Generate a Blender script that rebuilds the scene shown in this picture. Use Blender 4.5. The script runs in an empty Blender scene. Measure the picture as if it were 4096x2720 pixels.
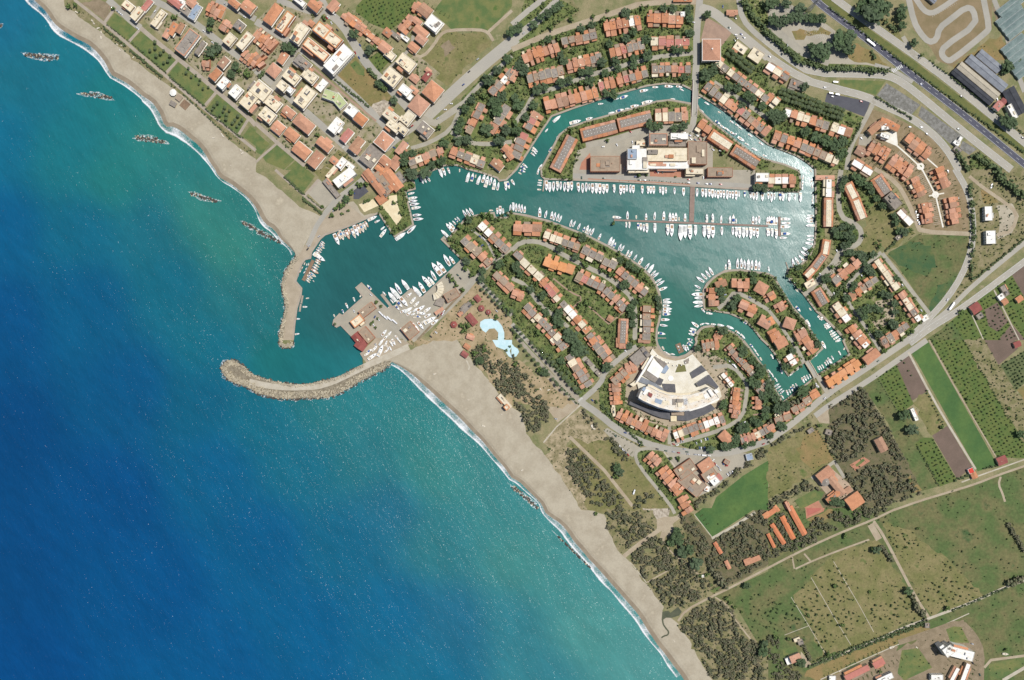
import bpy, math, random
import numpy as np
from mathutils import Vector, geometry
random.seed(7); rng = np.random.default_rng(7)
sc = bpy.context.scene
R = math.radians
ALT = 1150.0          # camera height above the water, metres
K = 0.36              # metres per digitised map unit

# ------------------------------------------------------------------ camera, sky, sun, exposure
cam = bpy.data.cameras.new('camera'); camo = bpy.data.objects.new('camera', cam)
sc.collection.objects.link(camo); camo.location = (0, 0, ALT)
cam.sensor_width = 36.0; cam.lens = 36.0 * ALT / (4096 * K); cam.clip_start = 1.0; cam.clip_end = 20000
sc.camera = camo
SUN_EL, SUN_AZ = 61.5, 26.0      # azimuth measured anticlockwise from +X
w = bpy.data.worlds.new('World'); sc.world = w; w.use_nodes = True
nt = w.node_tree; bg = nt.nodes['Background']; sky = nt.nodes.new('ShaderNodeTexSky')
sky.sky_type = 'NISHITA'; sky.sun_disc = False; sky.sun_elevation = R(SUN_EL); sky.sun_rotation = R(90 - SUN_AZ)
nt.links.new(sky.outputs[0], bg.inputs[0]); bg.inputs[1].default_value = 0.09
sl = bpy.data.lights.new('sun', 'SUN'); sl.energy = 4.8; sl.angle = R(0.5); sl.color = (1.0, 0.965, 0.91)
so = bpy.data.objects.new('sun', sl); sc.collection.objects.link(so)
sd = Vector((math.cos(R(SUN_EL)) * math.cos(R(SUN_AZ)), math.cos(R(SUN_EL)) * math.sin(R(SUN_AZ)), math.sin(R(SUN_EL))))
so.rotation_euler = sd.to_track_quat('Z', 'Y').to_euler(); so.location = (0, 0, 900)
sc.view_settings.view_transform = 'Standard'; sc.view_settings.look = 'None'
sc.view_settings.exposure = 0.0; sc.view_settings.gamma = 1.0; sc.view_settings.use_curve_mapping = False

# ------------------------------------------------------------------ materials
def lin(c):
    c = c / 255.0
    return c / 12.92 if c <= 0.04045 else ((c + 0.055) / 1.055) ** 2.4
ALB = 0.74
def col(rgb, k=1.0):
    return tuple(min(0.92, lin(v) * ALB * k) for v in rgb) + (1.0,)
MATS = {}
def mat(name, c1, c2=None, size=12.0, fine=0.9, fvar=0.25, rough=0.9, bump=0.0, rnd=0.0, third=None, bsize=None, spec=0.3, wave=None):
    """two (or three) surface colours mixed by patches of the given size in metres, fine mottling, optional relief"""
    m = bpy.data.materials.new(name); m.use_nodes = True; MATS[name] = m
    t = m.node_tree; N = t.nodes; L = t.links; p = N['Principled BSDF']
    p.inputs['Roughness'].default_value = rough; p.inputs['Specular IOR Level'].default_value = spec
    geo = N.new('ShaderNodeNewGeometry')
    def noise(sz, det=3, off=0.0):
        n = N.new('ShaderNodeTexNoise'); n.inputs['Scale'].default_value = 1.0 / sz; n.inputs['Detail'].default_value = det
        n.inputs['Roughness'].default_value = 0.6
        if off:
            a = N.new('ShaderNodeVectorMath'); a.operation = 'ADD'; a.inputs[1].default_value = (off, off * 2, 0)
            L.new(geo.outputs['Position'], a.inputs[0]); L.new(a.outputs[0], n.inputs['Vector'])
        else: L.new(geo.outputs['Position'], n.inputs['Vector'])
        return n
    c2 = c2 or tuple(v * 0.85 for v in c1)
    n1 = noise(size, 5, 13.0)
    r = N.new('ShaderNodeValToRGB'); L.new(n1.outputs[0], r.inputs[0])
    r.color_ramp.elements[0].position = 0.40; r.color_ramp.elements[0].color = col(c1)
    r.color_ramp.elements[1].position = 0.62; r.color_ramp.elements[1].color = col(c2)
    if third:
        e = r.color_ramp.elements.new(0.72); e.color = col(third)
    n2 = noise(fine, 4)
    mr = N.new('ShaderNodeMapRange'); mr.inputs['From Min'].default_value = 0.25; mr.inputs['From Max'].default_value = 0.75
    mr.inputs['To Min'].default_value = 1 - fvar; mr.inputs['To Max'].default_value = 1 + fvar; L.new(n2.outputs[0], mr.inputs[0])
    hv = N.new('ShaderNodeHueSaturation'); L.new(r.outputs[0], hv.inputs['Color'])
    if rnd:
        oi = N.new('ShaderNodeObjectInfo'); ma = N.new('ShaderNodeMath'); ma.operation = 'MULTIPLY_ADD'
        ma.inputs[1].default_value = rnd; ma.inputs[2].default_value = -rnd / 2; L.new(oi.outputs['Random'], ma.inputs[0])
        ad = N.new('ShaderNodeMath'); ad.operation = 'ADD'; L.new(ma.outputs[0], ad.inputs[0]); L.new(mr.outputs[0], ad.inputs[1])
        L.new(ad.outputs[0], hv.inputs['Value'])
        mh = N.new('ShaderNodeMath'); mh.operation = 'MULTIPLY_ADD'; mh.inputs[1].default_value = 7.31; mh.inputs[2].default_value = 0
        L.new(oi.outputs['Random'], mh.inputs[0]); fr = N.new('ShaderNodeMath'); fr.operation = 'FRACT'; L.new(mh.outputs[0], fr.inputs[0])
        m2 = N.new('ShaderNodeMapRange'); m2.inputs['To Min'].default_value = 1 - rnd * 0.6; m2.inputs['To Max'].default_value = 1 + rnd * 0.3
        L.new(fr.outputs[0], m2.inputs[0]); L.new(m2.outputs[0], hv.inputs['Saturation'])
    else: L.new(mr.outputs[0], hv.inputs['Value'])
    L.new(hv.outputs[0], p.inputs['Base Color'])
    if bump:
        b = N.new('ShaderNodeBump'); b.inputs['Strength'].default_value = 0.8; b.inputs['Distance'].default_value = bump
        if wave:
            tc = N.new('ShaderNodeTexCoord'); wv = N.new('ShaderNodeTexWave'); wv.inputs['Scale'].default_value = wave; wv.inputs['Distortion'].default_value = 0.3
            L.new(tc.outputs['Object'], wv.inputs['Vector']); L.new(wv.outputs[0], b.inputs['Height'])
        else: L.new(noise(bsize or fine, 4).outputs[0], b.inputs['Height'])
        L.new(b.outputs[0], p.inputs['Normal'])
    return m

mat('ground', (150, 140, 105), (118, 122, 80), 22, 1.5, .22, third=(165, 152, 122))
mat('sand', (184, 174, 153), (170, 159, 138), 22, 2.2, .09, bump=.08, third=(194, 183, 160))
mat('wetsand', (146, 132, 112), (160, 146, 124), 14, 1.5, .06, rough=.6)
mat('lawn', (92, 112, 64), (122, 124, 74), 16, 1.2, .16, third=(86, 110, 54))
mat('soil', (150, 134, 110), (132, 118, 94), 9, 1.0, .18, third=(168, 152, 128))
mat('dry', (148, 126, 84), (124, 118, 72), 26, 1.8, .18, third=(158, 136, 98))
mat('olive', (116, 116, 70), (138, 128, 88), 22, 2.4, .24, third=(92, 108, 56))
mat('scrub', (118, 116, 76), (150, 138, 106), 9, 1.2, .25, third=(92, 100, 58))
mat('scrubg', (176, 160, 130), (126, 118, 84), 8, 1.2, .2, third=(186, 170, 140))
mat('garden', (96, 112, 62), (122, 128, 76), 9, 1.0, .28, third=(150, 142, 112))
mat('yard', (166, 154, 130), (138, 134, 98), 9, 1.1, .2, third=(104, 114, 66))
mat('orch', (88, 108, 54), (104, 114, 60), 12, 1.0, .22, third=(72, 100, 48))
mat('orchd', (92, 104, 66), (104, 110, 72), 8, 1.0, .2)
mat('meadow', (88, 106, 60), (116, 112, 74), 34, 3.2, .28, third=(68, 94, 54))
mat('meadowd', (66, 96, 60), (88, 104, 62), 18, 1.6, .16, third=(104, 110, 66))
mat('crop', (72, 104, 56), (92, 118, 62), 45, 2.5, .14, third=(76, 102, 52))
mat('plough', (122, 104, 92), (112, 96, 84), 20, 1.1, .14, bump=.15)
mat('woodf', (118, 108, 82), (98, 98, 66), 7, 1.2, .3)
mat('plastic', (140, 138, 132), (110, 108, 100), 5, .8, .35, third=(170, 168, 164))
mat('karting', (146, 128, 98), (130, 116, 84), 20, 1.2, .12)
mat('rubble', (196, 184, 166), (150, 138, 120), 4, .9, .3)
mat('sandg', (180, 166, 142), (168, 152, 128), 14, 1.2, .14)
mat('soilg', (178, 158, 126), (152, 136, 102), 12, 1.1, .16, third=(118, 112, 72))
mat('median', (98, 106, 58), (112, 112, 64), 10, 1.0, .2)
mat('paved', (176, 168, 150), (164, 157, 141), 18, 1.4, .08)
mat('paveq', (180, 166, 144), (168, 154, 132), 14, 1.2, .1)
mat('asph', (92, 92, 98), (84, 84, 90), 12, 1.2, .08)
mat('brick', (172, 144, 124), (160, 134, 116), 8, 1.0, .1)
mat('brickr', (190, 134, 108), (178, 126, 102), 8, 1.0, .12)
mat('paveb', (186, 164, 142), (170, 150, 128), 8, 1.0, .12)
mat('tcourt', (186, 112, 98), (176, 106, 92), 9, 1.0, .06)
mat('plaza', (236, 222, 186), (226, 208, 170), 7, 1.0, .06)
mat('white', (240, 236, 224), (228, 222, 206), 9, 1.0, .04)
mat('pondm', (98, 100, 78), (86, 90, 70), 10, 1.0, .08, rough=.15, spec=.5)
mat('road', (174, 169, 157), (164, 160, 149), 26, 1.4, .05)
mat('boulv', (173, 168, 156), (180, 174, 160), 30, 1.5, .05)
mat('high', (92, 92, 104), (84, 85, 97), 40, 1.5, .05)
mat('lane', (174, 168, 152), (162, 156, 142), 14, 1.2, .07)
mat('path', (176, 164, 148), (166, 154, 138), 9, 1.0, .08)
mat('dirt', (152, 134, 106), (136, 120, 88), 10, 1.1, .2, third=(170, 152, 124))
mat('rockbase', (150, 140, 120), (126, 116, 98), 4, 1.2, .3, bump=.3)
mat('hotelfloor', (232, 226, 210), (218, 210, 190), 9, 1.0, .08)
mat('hotelroof', (234, 230, 220), (226, 208, 182), 9, 1.2, .1)
mat('concrete', (196, 188, 170), (184, 174, 154), 9, 1.1, .09)
mat('palmd', (168, 160, 144), (160, 150, 132), 12, 1.1, .08)
mat('marking', (225, 225, 220), (215, 215, 210), 5, 1.0, .05)
mat('quay_wall', (128, 120, 104), (104, 98, 84), 5, 1.0, .15)
mat('rock', (196, 184, 158), (164, 154, 134), 9, 1.3, .2, bump=.3)
mat('rockd', (98, 88, 80), (74, 68, 62), 5, 1.2, .3, bump=.3)
mat('block', (182, 170, 144), (166, 154, 130), 9, 1.2, .12, rnd=.18)
mat('terracotta', (208, 149, 114), (194, 137, 104), 5, 1.1, .14, rnd=.26, third=(180, 136, 112), bump=.05, wave=2.2)
mat('terracotta_old', (184, 142, 114), (170, 130, 104), 4, 1.0, .14, rnd=.2, bump=.05, wave=2.2)
mat('orange', (222, 158, 108), (212, 146, 98), 5, 1.0, .08, rnd=.1)
mat('vivid', (214, 134, 92), (200, 124, 84), 5, 1.0, .1, rnd=.1, bump=.05, wave=2.2)
mat('pink', (200, 132, 118), (188, 124, 112), 6, 1.0, .08, rnd=.12)
mat('redroof', (158, 92, 84), (144, 82, 76), 6, 1.0, .08, rnd=.1)
mat('brightred', (230, 80, 66), None, 6, 1.0, .05)
mat('cream', (236, 224, 198), (220, 206, 176), 5, .9, .08, rnd=.14)
mat('whiteroof', (250, 248, 242), (238, 234, 224), 6, .9, .04, rnd=.04)
mat('greyroof', (158, 148, 136), (140, 131, 121), 4, .9, .12, rnd=.2)
mat('brownroof', (170, 150, 128), (156, 138, 118), 5, .9, .12, rnd=.12)
mat('darkroof', (104, 103, 106), (92, 92, 96), 7, .9, .09)
mat('bluegrey', (160, 174, 190), (148, 162, 178), 5, .9, .08)
mat('palegreen', (192, 200, 150), (182, 192, 140), 7, .9, .05)
mat('corrugated', (150, 154, 160), (132, 136, 143), 8, .9, .1, bump=.1, wave=1.2)
mat('beigeshed', (196, 186, 166), (182, 172, 152), 8, .9, .08, bump=.1, wave=1.2)
mat('darkshed', (76, 78, 84), (64, 66, 72), 8, .9, .12, bump=.1, wave=1.2)
mat('glasshouse', (136, 152, 146), (112, 130, 126), 14, 1.4, .25, rough=.3, spec=.6, bump=.08, wave=.9)
mat('wall_cream', (226, 206, 172), (212, 192, 158), 6, .9, .06, rnd=.12)
mat('wall_white', (240, 236, 226), (230, 224, 212), 6, .9, .05, rnd=.06)
mat('wall_orange', (206, 138, 104), (194, 128, 96), 6, .9, .06, rnd=.12)
mat('window', (52, 58, 64), (44, 50, 56), 4, 1, .1, rough=.15, spec=.6)
mat('hull_white', (250, 250, 248), (242, 242, 240), 3, .8, .02, rough=.35, spec=.5)
mat('deck_cream', (228, 216, 192), (214, 200, 172), 2, .6, .06, rough=.6, rnd=.15)
mat('teak', (176, 140, 104), (160, 126, 92), 2, .5, .1, rough=.6, rnd=.2)
mat('glass_dark', (50, 56, 66), None, 2, .6, .1, rough=.12, spec=.6)
mat('canvas_blue', (62, 100, 170), None, 2, .6, .08)
mat('canvas_white', (236, 236, 230), None, 2, .6, .04)
mat('canvas_grey', (150, 150, 148), None, 2, .6, .08)
mat('metal', (190, 190, 190), None, 3, 1, .05, rough=.4)
mat('hull_blue', (96, 150, 196), None, 2, .6, .06, rough=.4)
mat('hull_red', (196, 84, 66), None, 2, .6, .06, rough=.4)
mat('hull_teal', (90, 168, 172), None, 2, .6, .06, rough=.4)
mat('wood', (150, 124, 100), (128, 106, 86), 3, .6, .12)
mat('pierwood', (156, 134, 122), (144, 124, 112), 5, .8, .1)
for nm, c in dict(carwhite=(240, 240, 240), carsilver=(186, 188, 192), carblack=(44, 46, 52), carblue=(52, 78, 140), carred=(176, 40, 40), cargreen=(64, 96, 84)).items():
    mat(nm, c, c, 3, 1, .02, rough=.3, spec=.5)
mat('tyre', (40, 40, 42), None, 2, 1, .05)
mat('bark', (110, 90, 72), None, 1, .5, .2)
mat('pine', (92, 110, 76), (74, 92, 62), 2.2, .7, .35, rnd=.25, bump=.3, bsize=.5)
mat('leaf', (104, 120, 74), (86, 104, 62), 2.6, .7, .35, rnd=.3, bump=.3, bsize=.5, third=(110, 118, 66))
mat('bush', (96, 114, 68), (120, 126, 80), 7, .8, .35, bump=.3, bsize=.5, third=(62, 80, 46))
mat('wood_leaf', (128, 122, 98), (100, 108, 78), 6, .9, .3, bump=.4, bsize=.7, third=(150, 130, 100))
mat('orchard_leaf', (70, 90, 54), (86, 100, 62), 9, .8, .3, bump=.2, bsize=.5)
mat('palm', (98, 110, 76), (84, 98, 64), 2, .5, .25, rnd=.2)
mat('bougain', (196, 96, 74), None, 2, .6, .2)
def pool_mat():
    m = mat('pool', (196, 228, 232), (212, 236, 240), 8, 1, .04, rough=.08, spec=.5)
pool_mat()

# ------------------------------------------------------------------ helpers
COL = sc.collection
def mk(name, V, F, mats, mi=None, smooth=False):
    me = bpy.data.meshes.new(name); me.from_pydata([tuple(v) for v in V], [], F)
    for m in mats: me.materials.append(MATS[m] if isinstance(m, str) else m)
    if mi is not None: me.polygons.foreach_set('material_index', mi)
    if smooth: me.polygons.foreach_set('use_smooth', [True] * len(F))
    me.update(); return me
def add(name, me, parent=None, loc=None, rot=0, kind=None):
    o = bpy.data.objects.new(name, me); COL.objects.link(o)
    if parent: o.parent = parent
    if loc is not None: o.location = loc
    if rot: o.rotation_euler = (0, 0, rot)
    if kind: o['kind'] = kind
    return o
def empty(name, loc, rot=0, label=None, cat=None, group=None):
    o = bpy.data.objects.new(name, None); COL.objects.link(o); o.location = loc; o.rotation_euler = (0, 0, rot)
    o.empty_display_size = 1
    return tag(o, label, cat, group)
def tag(o, label=None, cat=None, group=None):
    if label: o['label'] = label
    if cat: o['category'] = cat
    if group: o['group'] = group
    return o
class MB:
    def __init__(s): s.V = []; s.F = []; s.M = []
    def face(s, pts, m=0):
        n = len(s.V); s.V += [tuple(p) for p in pts]; s.F.append(tuple(range(n, n + len(pts)))); s.M.append(m)
    def box(s, x0, x1, y0, y1, z0, z1, m=0, bottom=False, top=True, mt=None):
        n = len(s.V)
        s.V += [(x0, y0, z0), (x1, y0, z0), (x1, y1, z0), (x0, y1, z0), (x0, y0, z1), (x1, y0, z1), (x1, y1, z1), (x0, y1, z1)]
        f = [(0, 1, 5, 4), (1, 2, 6, 5), (2, 3, 7, 6), (3, 0, 4, 7)]
        mm = [m] * 4
        if top: f.append((4, 5, 6, 7)); mm.append(m if mt is None else mt)
        if bottom: f.append((3, 2, 1, 0)); mm.append(m)
        s.F += [tuple(n + i for i in q) for q in f]; s.M += mm
    def prism(s, pts, z0, z1, m=0, mt=None, bottom=False):
        n = len(s.V); k = len(pts)
        s.V += [(p[0], p[1], z0) for p in pts] + [(p[0], p[1], z1) for p in pts]
        a = sum(pts[i][0] * pts[(i + 1) % k][1] - pts[(i + 1) % k][0] * pts[i][1] for i in range(k))
        o = list(range(k)) if a > 0 else list(range(k))[::-1]
        for i in range(k):
            p, q = o[i], o[(i + 1) % k]; s.F.append((n + p, n + q, n + k + q, n + k + p)); s.M.append(m)
        s.F.append(tuple(n + k + i for i in o)); s.M.append(m if mt is None else mt)
        if bottom: s.F.append(tuple(n + i for i in o[::-1])); s.M.append(m)
    def build(s, name, mats, parent=None, smooth=False, **kw):
        if not s.F: return None
        return add(name, mk(name, s.V, s.F, mats, s.M, smooth), parent, **kw)

TS = 1024 / 2361
def src(tile, x, y):
    if tile == 'bw': return 820 + x * .21686, 1360 + y * .21686
    if tile == 'ht': return 2440 + x * .21686, 1360 + y * .21686
    return int(tile[0]) * 1024 + x * TS, int(tile[1]) * 680 + y * TS
def W(tile, x, y, h=0.0):
    sx, sy = src(tile, x, y); f = 1 - h / ALT
    return (sx - 2048) * K * f, (1360 - sy) * K * f
U = TS * K   # metres per digitised tile unit

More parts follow.
